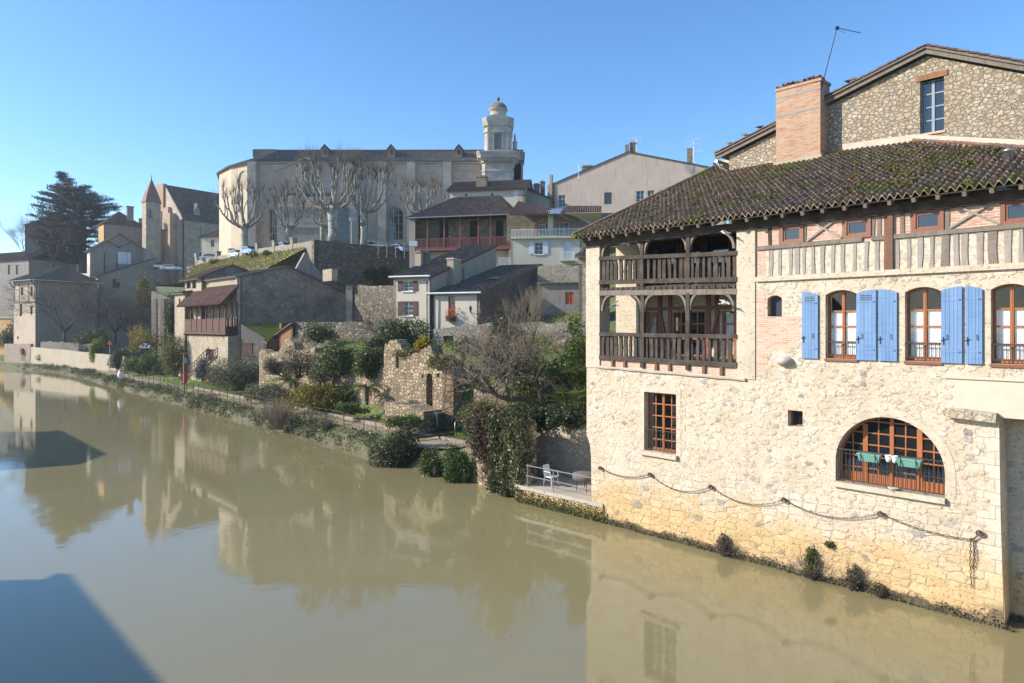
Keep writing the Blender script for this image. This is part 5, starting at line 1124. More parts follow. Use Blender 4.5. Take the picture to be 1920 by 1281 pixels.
# second house body, right of the gable: garden walls and sheds
def wallthing(name, label, px0, px1, Y0, Y1, top, bot, mat, th=.6, n=14, rough=.12, base=None, cat='wall', holes=()):
    """rubble wall between two points; top = list of (px, py) along it"""
    A, B_ = at(px0, 0, Y0), at(px1, 0, Y1); f = Fr((A.x, A.y), (B_-A).to_2d()); L = f.S(px1); pts = []
    xs = np.linspace(px1, px0, n+1)
    ar = 0.
    for x in xs:
        ar = .7*ar+R.gauss(0, rough*.75); y = np.interp(x, [t[0] for t in top], [t[1] for t in top]); s, z = f.SZ(x, y); pts.append((s, z+max(-rough*2, min(rough*2, ar))))
    ol = [(0, bot), (L, bot)]+pts
    hs = []
    for h in holes:
        a = f.rect(*h[:4]); hs.append(arch(a[0], a[1], a[2], a[3]-(a[1]-a[0])*.5, (a[1]-a[0])*.5, 8) if len(h) > 4 and h[4] else rectp(*a))
    mb = MB(); mb.wall(f, ol, hs, 0, th); mb.wall(f, ol, [], -th, .01, edges=False)
    o = mb.build(name, M[mat], None, False, f.P(L/2, max(bot, 0), 0)); tag(o, label, cat); return o, f
wallthing('garden_wall', 'dark mossy rubble garden wall between the stone gable and the white house', 655, 745, 84, 77, [(655, 536), (745, 536)], 5, 'retaining')
mb = MB(); p = at(656, 600, 83.5); mb.cube((p.x, p.y, 5), .8, .8, zat(536, 83.5)-5); tag(mb.build('wall_pillar', M['lit_stone'], None, False, (p.x, p.y, 5)), 'pale stone pillar at the right end of the big gable', 'pillar')
wallthing('garden_wall', 'long dark shaded wall with a tiled coping below the stone gable', 549, 760, 71, 64, [(549, 604), (760, 604)], 1.5, 'retaining', rough=.03)
# shed with the mossy lean-to and plank walls
b = Bld('mossy_shed', 'tumbledown plank shed with a bright mossy tile roof beneath the stone gable', 'shed', 500, 74, (.95, -.3), 452, D=6, z0=1.5)
b.walls([(0, 1.5), (b.L, 1.5), (b.L, b.zF(452, 608)), (0, b.zF(498, 636))], box_outline(6, 1.5, b.zF(498, 636)), 'plank_grey', 'plank_grey')
q1, q2, q3 = at(449, 606, 79), at(541, 605, 79.6), at(500, 643, 73.2); nn_ = (q2-q1).cross(q3-q1).normalized(); ee_ = V((-nn_.y, nn_.x, 0))
mb = MB(); tiled(mb, [q1, q2, q2.lerp(q3, .85), q3, q1.lerp(q3, .8)], ee_, .25, .42); mb.build('roof', [M['roof_moss'], M['timber_grey']], b.root)
a = b.FF.rect(457, 645, 473, 668); mb = MB(); mb.box(b.FF, a[0], a[1], a[2], a[3], .0, .05); mb.box(b.FF, a[0]-.1, a[1]+.1, a[3], a[3]+.12, 0, .08); mb.build('door', M['wood_redbrown'], b.root)
b = Bld('plank_shed', 'orange plank gable end of a shed tucked under the dark garden wall', 'shed', 549, 70.6, (.8, -.6), 524, D=8, z0=1.5)
b.walls([(0, 1.5), (b.L, 1.5), (b.L, b.zF(526, 626)), (0, b.zF(548, 606))], box_outline(8, 1.5, b.zF(548, 606)), 'plank_orange'); b.tile([[b.P(-.1, -.3, b.zF(548, 604)), b.P(b.L+.5, -.3, b.zF(524, 626)), b.P(b.L+.5, 8, b.zF(524, 626)), b.P(-.1, 8, b.zF(548, 604))]], b.i, 'roof_brown')
# ---------------- terrace: retaining wall, parapet
KX, KY = at(590, 0, 95).x, 95
fw = Fr((KX, KY), (.724, .69)); zT = zat(450, 95)
mb = MB(); W_ = fw.S(800); ol = [(-.1, 6), (W_, 6)]+[(lerp(W_, -.1, k/12), zT+R.uniform(-.06, .06)) for k in range(13)]; mb.wall(fw, ol, [], 0, .7); mb.wall(fw, ol, [], -.7, .01, edges=False)
tag(mb.build('retaining_wall', M['retaining'], None, False, (KX+5, KY+5, 10)), 'tall dark rubble retaining wall below the plane trees', 'wall')
fp = Fr((KX, KY), (-.69, .724)); LP = fp.S(368); par = thing('parapet_wall', 'low sunlit stone parapet with square pillars along the edge of the upper terrace', 'wall', fp.P(LP/2, zT-2, 0))
tops = [(590, 450), (540, 459), (480, 467), (430, 476), (368, 489)]
pts = []
for k in range(21):
    s = lerp(LP, 0, k/20); px = CX+F*(fp.P(s, 0).x/fp.P(s, 0).y); z = fp.SZ(px, np.interp(px, [t[0] for t in tops][::-1], [t[1] for t in tops][::-1]))[1]; pts.append((s, z))
mb = MB(); ol = [(0, zT-8), (LP, zT-8)]+[(s, z+R.uniform(-.05, .05)) for s, z in pts]; mb.wall(fp, ol, [], 0, .6); mb.wall(fp, ol, [], -.6, .01, edges=False); mb.build('parapet', M['parapet_stone'], par)
for px in (368, 381, 406, 430, 455, 481, 513, 547):
    s = fp.S(px); z = np.interp(s, [p[0] for p in pts][::-1], [p[1] for p in pts][::-1]); mb = MB(); mb.box(fp, s-.4, s+.4, z-3, z+.75, -.65, .08); mb.box(fp, s-.48, s+.48, z+.75, z+.92, -.72, .15); mb.build('pillar', M['parapet_stone'], par)
mb = MB(); c = fp.P(LP+1.0, zT-7, -1.5); mb.lathe(c, [(2.6, 0), (2.6, 5.6), (2.75, 5.7), (2.75, 6.3), (2.5, 6.4)], 18); mb.build('bastion', M['retaining'], par, False)
PAR = (fp, pts)
# grassy bank under the parapet, its dark gable-like end wall
g = []
def zpar(s): return float(np.interp(s, [p[0] for p in PAR[1]][::-1], [p[1] for p in PAR[1]][::-1]))
va = []; fa = []
ns, nq = 60, 14
for a in range(ns+1):
    s = lerp(2.5, LP-2, a/ns)
    for q in range(nq+1):
        u = q/nq; p = fp.P(s, zpar(s)-.9-u*5.2*(1-.55*a/ns)+NR.normal()*.06, .05+u*9*(1-.72*a/ns)); va.append(p)
for a in range(ns):
    for q in range(nq): k = a*(nq+1)+q; fa.append((k, k+1, k+nq+2, k+nq+1))
mb = MB(); mb.v = [tuple(p) for p in va]; mb.f = fa; mb.m = [0]*len(fa); o = mb.build('grass_slope', M['dry_grass'], None, True); tag(o, kind='structure')
P = np.array([fp.P(lerp(2.5, LP-2, a), zpar(lerp(2.5, LP-2, a))-.9-u*5.2*(1-.55*a), .05+u*9*(1-.72*a)) for a, u in NR.uniform(0, 1, (16000, 2))])
v, f_ = leaves(P, .34, .22, up=1.2); tag(npmesh('slope_grass', v, f_, M['grass_slope'], base=tuple(P[0])), kind='stuff')
a0, a1 = at(572, 474, 93), at(612, 518, 95); mb = MB(); f_ = Fr((at(556, 0, 90.5).x, 90.5), (.724, .69)); s1 = f_.S(604)
mb.wall(f_, [(0, 9), (s1, 9), (s1, f_.SZ(604, 516)[1]), (f_.S(572), f_.SZ(572, 474)[1]), (0, f_.SZ(556, 503)[1])], [], 0, .5); tag(mb.build('end_wall', M['shade_plaster'], None, False, f_.P(2, 9, 0)), 'small dark triangular end wall closing the grassy bank below the parapet', 'wall')

wallthing('garden_wall', 'dark shaded garden wall hung with ivy, between the long shaded building and the tower house', 284, 338, 108, 101, [(284, 548), (310, 556), (338, 566)], 1, 'retaining', .6, 14, .15)
for px, lab in ((291, 'tall pale gate pillar in the shaded garden wall, nearer the long shaded building'), (306, 'tall pale gate pillar in the shaded garden wall, nearer the tower house')):
    p = at(px, 0, 104); mb = MB(); mb.cube((p.x, p.y, 1), .55, .55, zat(560, 104)-1); tag(mb.build('gate_pillar', M['lit_stone'], None, False, (p.x, p.y, 1)), lab, 'pillar', 'gate pillars of the shaded garden wall')
# ======================= church =======================
YC = 125.
ch = thing('church', 'large hilltop stone church with a long tiled nave roof, rounded apse and domed belfry', 'church', (-22, YC+8, 22))
FC = frn((at(885, 0, YC).x, YC), (-1, 0), (0, -1)); sN = FC.S(483); zE = zat(303, YC); zRg = zat(282, YC+7); z0 = 20
ho = []; jb = []
for px in (742, 643, 560, 676): a = FC.rect(px-14, 388, px+14, 450); P = arch(a[0], a[1], a[2], a[3]-1.35, 1.35, 10); ho.append(P)
a = FC.rect(504, 392, 519, 452); ho.append(rectp(*a))
mb = MB(); mb.wall(FC, rectp(-9, sN, z0, zE), ho, 0, .8)
AP = [V((at(483,0,YC).x, YC, 0)), V((at(467,0,126).x, 126, 0)), V((at(433,0,129).x, 129, 0)), V((at(411,0,134.5).x, 134.5, 0)), V((at(414,0,140).x, 140, 0)), V((at(440,0,144).x, 144, 0))]
mb.build('nave_wall', M['church_plaster'], ch)
mb = MB()
for p, q in zip(AP[:-1], AP[1:]):
    f = Fr((p.x, p.y), (q-p).to_2d()); L = (q-p).length; f.n = V((-(q-p).y, (q-p).x, 0)).normalized()*(-1 if V((-(q-p).y, (q-p).x, 0)).dot(V((0,-1,0))-V((1,0,0))) < 0 else 1)
    if f.n.dot(V((-45, 134, 0))-p) > 0: f.n = -f.n
    mb.wall(f, rectp(0, L, z0, zE), [], 0, .1)
mb.build('apse_wall', M['church_lit'], ch)
p, q = AP[1], AP[2]; f = Fr((p.x, p.y), (q-p).to_2d()); sc, zc = f.SZ(457, 335); L = (q-p).length
mb = MB()   # blind round-headed arch moulding on the apse
for k in range(12): t0, t1 = PI*k/12, PI*(k+1)/12; mb.beam(f.P(sc+1.5*math.cos(t0), zc+1.5*math.sin(t0), .08), f.P(sc+1.5*math.cos(t1), zc+1.5*math.sin(t1), .08), .25, .25)
for d in (-1.5, 1.5): mb.beam(f.P(sc+d, zc, .08), f.P(sc+d, zc-6, .08), .25, .25)
mb.build('blind_arch', M['church_lit'], ch)
for P in ho: swin(ch, FC, P, frame='ashlar', cols=3, rows=4, glass='glass_dark', dep=.5, fw=.16)
for px in (475, 566, 665, 718, 772, 839):
    s = FC.S(px); w = .75; mb = MB(); mb.box(FC, s-w, s+w, z0, zE-.6, 0, 1.0); mb.hexa([FC.P(s-w, zE-.6, 0), FC.P(s+w, zE-.6, 0), FC.P(s+w, zE-.6, 1.0), FC.P(s-w, zE-.6, 1.0), FC.P(s-w, zE-.05, 0), FC.P(s+w, zE-.05, 0), FC.P(s+w, zE-.3, 1.), FC.P(s-w, zE-.3, 1.)]); mb.build('buttress', M['ashlar'], ch)
s, z = FC.SZ(876, 333); mb = MB(); pr = [(s+1.3*math.cos(t), z+1.3*math.sin(t)) for t in np.linspace(0, 2*PI, 28, endpoint=False)]; mb.wall(FC, pr, [inset(pr, .12)], .05, .05); mb.build('oculus', M['ashlar'], ch)
mb = MB(); mb.box(FC, -9, sN, zE-.35, zE, .0, .35); mb.build('cornice', M['ashlar'], ch)
# roof: nave slope, apse fan
mb = MB(); e = V((1, 0, 0)); zr = zRg; yb = YC+7.5
xR, xL = FC.P(-9.5, 0).x, AP[0].x
tiled(mb, [(xL-.5, YC-.5, zE), (xR, YC-.5, zE), (xR, yb, zr), (xL+1, yb, zr)], e, .36, .6, .07, 4)
tiled(mb, [(xL-.5, YC+15.5, zE), (xR, YC+15.5, zE), (xR, yb, zr), (xL+1, yb, zr)], e, .36, .6, .07, 4)
tip = V((xL+1, yb, zr))
for p, q in zip(AP[:-1], AP[1:]):
    o = V((-44, 134, 0)); pa = p+(p-o).normalized()*.6; qa = q+(q-o).normalized()*.6
    za = zE-.0; tiled(mb, [pa+V((0,0,za)), qa+V((0,0,za)), tip], (q-p), .36, .6, .06, 4)
mb.build('roof', [M['roof_grey'], M['timber_grey']], ch)
mb = MB(); ridge(mb, tip+V((0,0,.1)), (xR, yb, zr+.1), .16, .6); mb.box(frn((at(520,0,yb).x, yb), (-1,0), (0,-1)), 0, 4.4, zr-1.4, zr+.1, -1, 1); mb.build('ridge_tiles', M['roof_grey'], ch)
for px in (609, 733.5, 860.5):
    f = frn((0, YC+2.0), (1, 0), (0, -1)); s = f.S(px); zb = f.SZ(px, 292)[1]; w = .62; h = 1.25; mb = MB()
    pol = [(s-w, zb-.3), (s+w, zb-.3), (s+w, zb+h), (s, zb+h+.75), (s-w, zb+h)]; mb.prism(f, pol, -4, 0); dm = mb.build('dormer', M['old_stone'], ch)
    mb = MB(); mb.prism(f, rectp(s-.3, s+.3, zb+.2, zb+1.1), -.05, .01); mb.build('dormer_opening', M['iron'], dm)
    mb = MB(); mb.beam(f.P(s, zb+h+.88, .15), f.P(s-w-.25, zb+h-.1, .15), .7, .1) if False else None
    for d in (-1, 1): mb.face([f.P(s, zb+h+.9, .2), f.P(s+d*(w+.2), zb+h-.05, .2), f.P(s+d*(w+.2), zb+h-.05, -4), f.P(s, zb+h+.9, -4)])
    mb.build('dormer_roof', M['roof_grey'], dm)
# annex against the nave
FA = frn((at(614, 0, YC-3.2).x, YC-3.2), (-1, 0), (0, -1)); sA = FA.S(520); za, zb = zat(392, YC-3.2), zat(362, YC)
mb = MB(); mb.wall(FA, rectp(0, sA, z0, za), [], 0, 3); mb.box(FA, -.1, sA+.1, za-.12, za+.2, -.2, .18); mb.box(FA, -.05, sA+.05, za-3.4, za-3.1, 0, .14); mb.build('annex_wall', M['ashlar'], ch)
mb = MB(); mb.face([FA.P(-.1, za+.2, .2), FA.P(sA+.1, za+.2, .2), FA.P(sA+.1, zb, -3.2), FA.P(-.1, zb, -3.2)]); mb.build('annex_roof', M['roof_grey'], ch)
ftr = frn((0, YC-.1), (-1, 0), (0, -1)); mb = MB(); a = [ftr.SZ(x, y) for x, y in ((514, 320), (573, 296), (618, 312))]
for p, q in zip(a[:-1], a[1:]): mb.beam(ftr.P(*p, 0), ftr.P(*q, 0), .3, .3)
mb.build('gable_moulding', M['ashlar'], ch)
# belfry
YB = 121.; cx = at(933.5, 0, YB).x; cy = YB+2.8; k = YB/F
def octo(w, c, z): h = w/2; return [V((cx+x, cy+y, z)) for x, y in ((-h+c, -h), (h-c, -h), (h, -h+c), (h, h-c), (h-c, h), (-h+c, h), (-h, h-c), (-h, -h+c))]
def stack(mb, lv):
    rings = [octo(w, c, z) for w, c, z in lv]
    for p, q in zip(rings[:-1], rings[1:]):
        for i in range(8): mb.face([p[i], p[(i+1) % 8], q[(i+1) % 8], q[i]])
    mb.face(rings[-1])
zz = lambda y: zat(y, YB)
mb = MB(); stack(mb, [(5.6, .5, 22), (5.6, .5, zz(323)), (5.8, .5, zz(322)), (5.8, .5, zz(319)), (5.6, .5, zz(318)), (5.6, .5, zz(307)), (6.0, .5, zz(305)), (6.2, .5, zz(300)), (7.2, .6, zz(297)), (7.3, .6, zz(293)), (7.5, .6, zz(290)), (7.7, .6, zz(287)), (7.7, .6, zz(285.5)), (5.4, .6, zz(282))])
tb = mb.build('tower_base', M['ashlar'], ch); 
mb = MB()
for q in range(14): mb.cube((cx-3.0+q*.46, cy-3.45, zz(304)), .2, .4, .5)
mb.build('dentils', M['ashlar'], tb)
mb = MB(); stack(mb, [(4.9, .95, zz(284)), (4.9, .95, zz(247)), (5.2, .95, zz(246)), (5.2, .95, zz(243.5)), (4.9, .95, zz(242)), (4.9, .95, zz(236)), (5.3, .9, zz(234)), (5.5, .9, zz(229)), (5.6, .85, zz(226)), (5.7, .85, zz(219)), (4.4, 1.3, zz(215))])
be = mb.build('belfry', M['ashlar'], ch)
f = frn((cx, cy-2.46), (-1, 0), (0, -1))
mb = MB(); mb.box(f, -.64, .64, zz(279), zz(249), -.1, .02)
mb.build('louvres', M['black_sign'], be)
mb = MB()
for q in range(8): z = lerp(zz(279), zz(249), (q+.5)/8); mb.hexa([f.P(-.62, z-.12, .12), f.P(.62, z-.12, .12), f.P(.62, z+.1, .03), f.P(-.62, z+.1, .03), f.P(-.62, z-.08, .12), f.P(.62, z-.08, .12), f.P(.62, z+.14, .03), f.P(-.62, z+.14, .03)])
mb.build('slats', M['band_grey'], be)
mb = MB(); mb.box(f, -.95, -.66, zz(280), zz(248), 0, .16); mb.box(f, .66, .95, zz(280), zz(248), 0, .16); mb.box(f, -1.1, 1.1, zz(248), zz(244), 0, .22); mb.box(f, -1.85, -1.5, zz(283), zz(236), 0, .14); mb.box(f, 1.5, 1.85, zz(283), zz(236), 0, .14)
pe = [(2.1*math.cos(t), zz(224)+1.0*math.sin(t)) for t in np.linspace(0, PI, 14)]; mb.prism(f, pe, -.1, .35); mb.build('pediment', M['ashlar'], be)
mb = MB(); c = (cx, cy, 0); mb.lathe(c, [(1.75, zz(219)), (1.75, zz(212.5)), (1.45, zz(212)), (1.45, zz(200)), (1.6, zz(199.5)), (1.72, zz(198)), (1.72, zz(197))], 28); mb.build('drum', M['ashlar'], ch, True)
mb = MB(); hd = zz(182.5)-zz(197); mb.lathe(c, [(1.66*math.cos(t), zz(197)+hd*math.sin(t)) for t in np.linspace(0, PI*.47, 12)], 28); dm = mb.build('dome', M['old_stone'], ch, True)
mb = MB(); mb.lathe(c, [(.2, zz(183.5)), (.14, zz(181)), (.12, zz(179.5)), (.25, zz(178.5)), (.34, zz(176)), (.25, zz(173.5)), (.06, zz(172.5)), (.03, zz(170))], 12); mb.build('finial', M['old_stone'], dm, True)
# west front beside the belfry
f = frn((at(981, 0, YB+4).x, YB+4), (-1, 0), (0, -1)); mb = MB(); mb.box(f, 0, 4, 22, zat(291, YB+4), -8, 0); mb.box(f, -.3, 4, zat(291, YB+4), zat(287, YB+4), -8, .3); mb.build('west_front', M['ashlar'], ch)
mb = MB(); tiled(mb, [f.P(-.4, zat(287, YB+4), .4), f.P(4, zat(287, YB+4), .4), f.P(4, zat(279, YB+4), -2.5), f.P(-.4, zat(279, YB+4), -2.5)], (1, 0, 0), .36, .6, .06, 4); mb.build('west_roof', [M['roof_grey'], M['timber_grey']], ch)
b_ = V((at(965.5, 0, YB+2).x, YB+2, zat(280, YB+2))); mb = MB(); mb.lathe(b_, [(.42, 0), (.42, 1.1), (.5, 1.15), (.5, 1.3), (.3, 1.35)], 8); st = mb.build('pinnacle', M['ashlar'], ch)
mb = MB(); mb.lathe(b_+V((0,0,1.35)), [(.2, 0), (.24, .4), (.17, .75), (.22, 1.05), (.09, 1.25), (.11, 1.4), (.05, 1.55)], 8); mb.build('statue', M['ashlar'], st, True)
# ======================= castle wing with turret =======================
b = Bld('castle', 'old stone castle wing with a steep dark roof and a pointed pink-tiled stair turret', 'castle', 343, 158, (.8, -.6), 276, D=17, z0=18)
zE = b.zR(375, 414); ap = b.FF.SZ(309, 347); aR = ap[0]
zi = dict(frame='ashlar', cols=2, rows=2, glass='glass_dark', dep=.2, fw=.1)
b.walls([(0, 18), (b.L, 18), (b.L, zE), (aR, ap[1]), (0, zE)], box_outline(17, 18, zE), 'castle_stone', 'castle_stone', wF=[(293, 432, 304, 455, dict(arch=.9, frame='ashlar', cols=1, rows=1, glass='glass_dark', fw=.12)), (281, 440, 287, 455, zi)], wR=[(367.5, 426, 377, 447, zi), (357.5, 449, 361, 455, dict(zi, cols=1, rows=1)), (367.5, 463, 377, 478, zi)])
b.gableB(zE, ap[1], aR, zE, 'roof_dark', oh=.3, ov=-.2, p=.4, amp=.03)
mb = MB(); mb.box(b.FF, 3.2, 4.2, 18, zE+1.5, 0, 1.4); mb.box(b.FF, 8.5, 9.6, 22, zE+2.5, 0, .9); mb.box(b.FF, 5.5, 8.3, zE-2, zE+3.2, 0, .7); mb.box(b.FF, .2, 1.1, 18, zE-.2, 0, .6); mb.build('buttress', M['castle_stone'], b.root)
mb = MB(); mb.box(b.FF, aR-.1, aR+3.4, zE-1, ap[1]+.3, -.4, .45); mb.build('chimney_breast', M['brick_chimney'], b.root)
mb = MB(); mb.wall(b.FF, [(.4, zE-1), (aR-.2, zE-1), (aR-.2, ap[1]-.3), (.5, zE+.1)], [], .03, .02); mb.build('gable_render', M['church_plaster'], b.root)
tc = V((at(284, 0, 156).x, 156, 18)); rT = 15.5*156/F
mb = MB(); mb.lathe(tc, [(rT, 0), (rT, zat(381, 156)-18)], 6, a0=.4); tr = mb.build('turret', M['castle_stone'], b.root)
mb = MB(); mb.lathe(tc, [(rT*1.12, zat(381, 156)-18), (rT*.72, zat(362, 156)-18), (.12, zat(337, 156)-18), (.05, zat(328, 156)-18)], 6, a0=.4); mb.build('turret_roof', M['turret_tile'], tr)
f = frn((tc.x, tc.y-rT*.92), (-1, 0), (0, -1)); s, z = f.SZ(280, 401)
mb = MB(); mb.box(f, s-.25, s+.25, z-.9, z+.9, -.2, .2); mb.build('slit_window', M['glass_dark'], tr)
s, z = b.FR.SZ(369, 402); f2 = frn(b.C-b.r*1.2+V((0,0,0)), b.i, b.r); s, z = f2.SZ(369, 404)
mb = MB(); pol = [(s-.75, z), (s+.75, z), (s+.75, z+.8), (s, z+2.8), (s-.75, z+.8)]; mb.prism(f2, pol, -3, .3); dm = mb.build('dormer', M['castle_stone'], b.root); mb = MB(); mb.prism(f2, inset(pol, .35), .3, .32); mb.build('dormer_window', M['glass_dark'], dm)
for d in (-1, 1):
    mb = MB(); mb.face([f2.P(s, z+2.95, .5), f2.P(s+d*1.0, z+.5, .5), f2.P(s+d*1.0, z+.5, -3), f2.P(s, z+2.95, -3)]); mb.build('dormer_roof', M['roof_dark'], dm)
mb = MB(); mb.tube([b.P(-.1, .1, 18), b.P(-.1, .1, zE)], .09, 6); mb.build('downpipe', M['iron'], b.root)
# white annexe with a small porch right of the castle
b = Bld('white_annexe', 'small white rendered building with a mossy roof and an ochre porch beside the castle', 'building', 419, 140, (.99, -.1), 376, D=5, z0=18)
zE = b.zF(398, 445); b.walls(box_outline(b.L, 18, zE), box_outline(5, 18, zE), 'white_house', 'white_house', wF=[(395, 449, 402, 463, dict(arch=.8, frame='iron', cols=2, rows=2, glass='glass_dark'))]); b.hip(zE, zE+2.2, -.5, 1.5, 3, 'roof_grey')
b2 = Bld('porch', 'small ochre porch with a red door at the right end of the white annexe', 'porch', 437, 139, (.99, -.1), 419.5, D=4, z0=18)
zE2 = b2.zF(428, 443); b2.walls(box_outline(b2.L, 18, zE2), box_outline(4, 18, zE2), 'ochre_plaster', wF=[(425, 461, 433, 477, dict(frame='shutter_maroon', cols=2, rows=1, glass='shutter_maroon', name='door'))]); b2.hip(zE2, zE2+1.9, b2.L/2+.1, b2.L/2-.1, 2, 'roof_grey')
# ======================= houses at the left =======================
b = Bld('hipped_house', 'square house with hipped roof and tall chimney, in shade behind the white-shuttered gable', 'house', 195, 156, RV, 184, 268, z0=14)
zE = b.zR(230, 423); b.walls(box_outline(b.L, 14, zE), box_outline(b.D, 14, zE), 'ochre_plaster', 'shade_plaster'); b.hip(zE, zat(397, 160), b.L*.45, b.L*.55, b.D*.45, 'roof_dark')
fr = b.FR
mb = MB(); a0, a1 = fr.S(240), fr.S(252); mb.box(fr, a0, a1, zE, fr.SZ(246, 388)[1], -1.6, -.6); mb.box(fr, a0-.12, a1+.12, fr.SZ(246, 388)[1], fr.SZ(246, 386)[1], -1.7, -.5); mb.build('chimney', M['shade_plaster'], b.root)
mb = MB(); a0, a1 = fr.S(262), fr.S(268); mb.box(fr, a0, a1, zE-2, fr.SZ(265, 409)[1], -1.2, -.3); mb.build('chimney', M['shade_plaster'], b.root)
b = Bld('shutter_house', 'shaded gable house with white shutters on its single upper window', 'house', 169, 148, RV, 163, 273, z0=8)
fr = b.FR; ap = fr.SZ(223, 438); zE = b.zF(166, 469); zk = fr.SZ(273, 470)
ws = dict(frame='shutter_grey', cols=2, rows=2, glass='shutter_grey', shut='shutter_grey', sw=.65, dep=.04)
b.walls(box_outline(b.L, 8, zE), [(0, 8), (b.D, 8), (b.D, zk[1]), (ap[0], ap[1]), (0, zE)], 'cream_plaster', 'shade_plaster', wR=[(227, 473, 239, 495, ws)])
b.gableA(zE, ap[1], ap[0], zk[1], 'roof_dark', .6, .5)
mb = MB()
for s in (fr.S(196), fr.S(220)): mb.box(fr, s-.12, s+.12, 8, zE-.4, 0, .05)
mb.beam(fr.P(ap[0]-2.4, ap[1]-1.9, .12), fr.P(ap[0]+.3, ap[1]-3.2, .12), .15); mb.beam(fr.P(ap[0]+2.4, ap[1]-1.9, .12), fr.P(ap[0]-.3, ap[1]-3.2, .12), .15); mb.build('timbering', M['timber_dark'], b.root)
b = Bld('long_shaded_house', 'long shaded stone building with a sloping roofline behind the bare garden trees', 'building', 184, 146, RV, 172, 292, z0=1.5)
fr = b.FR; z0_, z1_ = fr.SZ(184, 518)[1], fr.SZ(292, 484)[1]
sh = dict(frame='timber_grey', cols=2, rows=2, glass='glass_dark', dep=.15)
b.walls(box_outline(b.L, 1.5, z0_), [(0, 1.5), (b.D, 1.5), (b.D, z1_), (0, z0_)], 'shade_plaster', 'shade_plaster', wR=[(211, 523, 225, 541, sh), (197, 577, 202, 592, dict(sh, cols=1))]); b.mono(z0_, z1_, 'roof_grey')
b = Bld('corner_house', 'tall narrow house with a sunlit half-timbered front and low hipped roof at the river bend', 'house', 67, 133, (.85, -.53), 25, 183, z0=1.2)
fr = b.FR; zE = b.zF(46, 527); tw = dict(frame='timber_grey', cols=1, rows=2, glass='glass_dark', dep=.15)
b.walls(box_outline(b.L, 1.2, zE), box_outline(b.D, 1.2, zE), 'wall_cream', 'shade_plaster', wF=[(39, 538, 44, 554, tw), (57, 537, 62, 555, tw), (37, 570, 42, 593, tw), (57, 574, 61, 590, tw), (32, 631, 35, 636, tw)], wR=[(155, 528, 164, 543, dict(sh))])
b.hip(zE, zat(501, 139), 1.8, b.L-1.8, b.D*.5, 'roof_grey', oh=.9)
for z in (b.zF(46, 566), b.zF(46, 569)):
    pass
mb = MB(); mb.box(b.FF, 0, b.L, b.zF(46, 568), b.zF(46, 565), .0, .08); 
for u in (.06, .3, .72, .94): mb.box(b.FF, u*b.L-.12, u*b.L+.12, b.zF(46, 565), zE-.3, 0, .05)
mb.build('timber_frame', M['timber_grey'], b.root)
for u in (.02, .98): mb = MB(); mb.beam(b.P(u*b.L, 0, zE-1.3), b.P(u*b.L, -.8, zE-.1), .16); mb.build('eave_bracket', M['timber_grey'], b.root)
for bb, z_, pts_ in ((b, zE, 1), ):
    mb = MB(); mb.tube([bb.P(-.12, .4, 1.2), bb.P(-.12, .4, z_-.1)], .07, 6); mb.build('downpipe', M['zinc'], bb.root); bb.gutter(z_+.02, 'zinc', .95)
    mb = MB(); mb.tube([bb.P(-.9, -.9, z_+.02), bb.P(-.9, bb.D+.9, z_+.02)], .08, 6); mb.build('gutter', M['zinc'], bb.root)
# distant houses at the left edge
b = Bld('brown_villa', 'brown-grey house with a low hipped roof half hidden by the cedar', 'house', 62, 185, (.5, -.87), 47, 150, z0=12)
zE = b.zR(90, 440); b.walls(box_outline(b.L, 12, zE), box_outline(b.D, 12, zE), 'beige_plaster', 'shade_plaster'); b.hip(zE, zat(425, 192), 1, b.L-1, b.D*.6, 'roof_brown')
b = Bld('far_house', 'hazy grey house with a dark roof cut by the left edge of the picture', 'house', 55, 165, (.9, -.4), -40, D=9, z0=3)
zE = b.zF(10, 489); b.walls(box_outline(b.L, 3, zE), box_outline(9, 3, zE), 'shade_plaster', wF=[(15, 497, 22, 515, tw), (30, 497, 37, 515, tw)]); b.gableA(zE, zE+2.6, 4.5, zE, 'roof_dark')
b = Bld('low_far_house', 'low ochre building with a flat yellow rail at the left edge, beyond the corner house', 'building', 28, 150, (.9, -.4), -40, D=6, z0=1)
zE = b.zF(10, 597); b.walls(box_outline(b.L, 1, zE), box_outline(6, 1, zE), 'ochre_plaster'); mb = MB(); mb.box(b.FF, -.2, b.L, zE, zE+.2, -6, .3); mb.build('roof', M['concrete'], b.root)
# pale garden wall along the lawn, plank fence on it
o, f = wallthing('garden_wall', 'long low cream garden wall along the riverside lawn at the left', 58, 232, 131, 104, [(58, 651), (120, 656), (232, 669)], .8, 'beige_plaster', .4, 20, .03)
o, f = wallthing('garden_wall', 'lit stone wall end under the corner house where a red lifebuoy hangs', 8, 57, 134, 131.3, [(8, 645), (57, 645)], .8, 'lit_stone', .6, 8, .03)
LB = f
o, f = wallthing('plank_fence', 'weathered plank fence standing behind the cream garden wall', 76, 172, 129.5, 117, [(76, 640), (172, 645)], 3., 'plank_grey', .06, 40, .1, cat='fence')
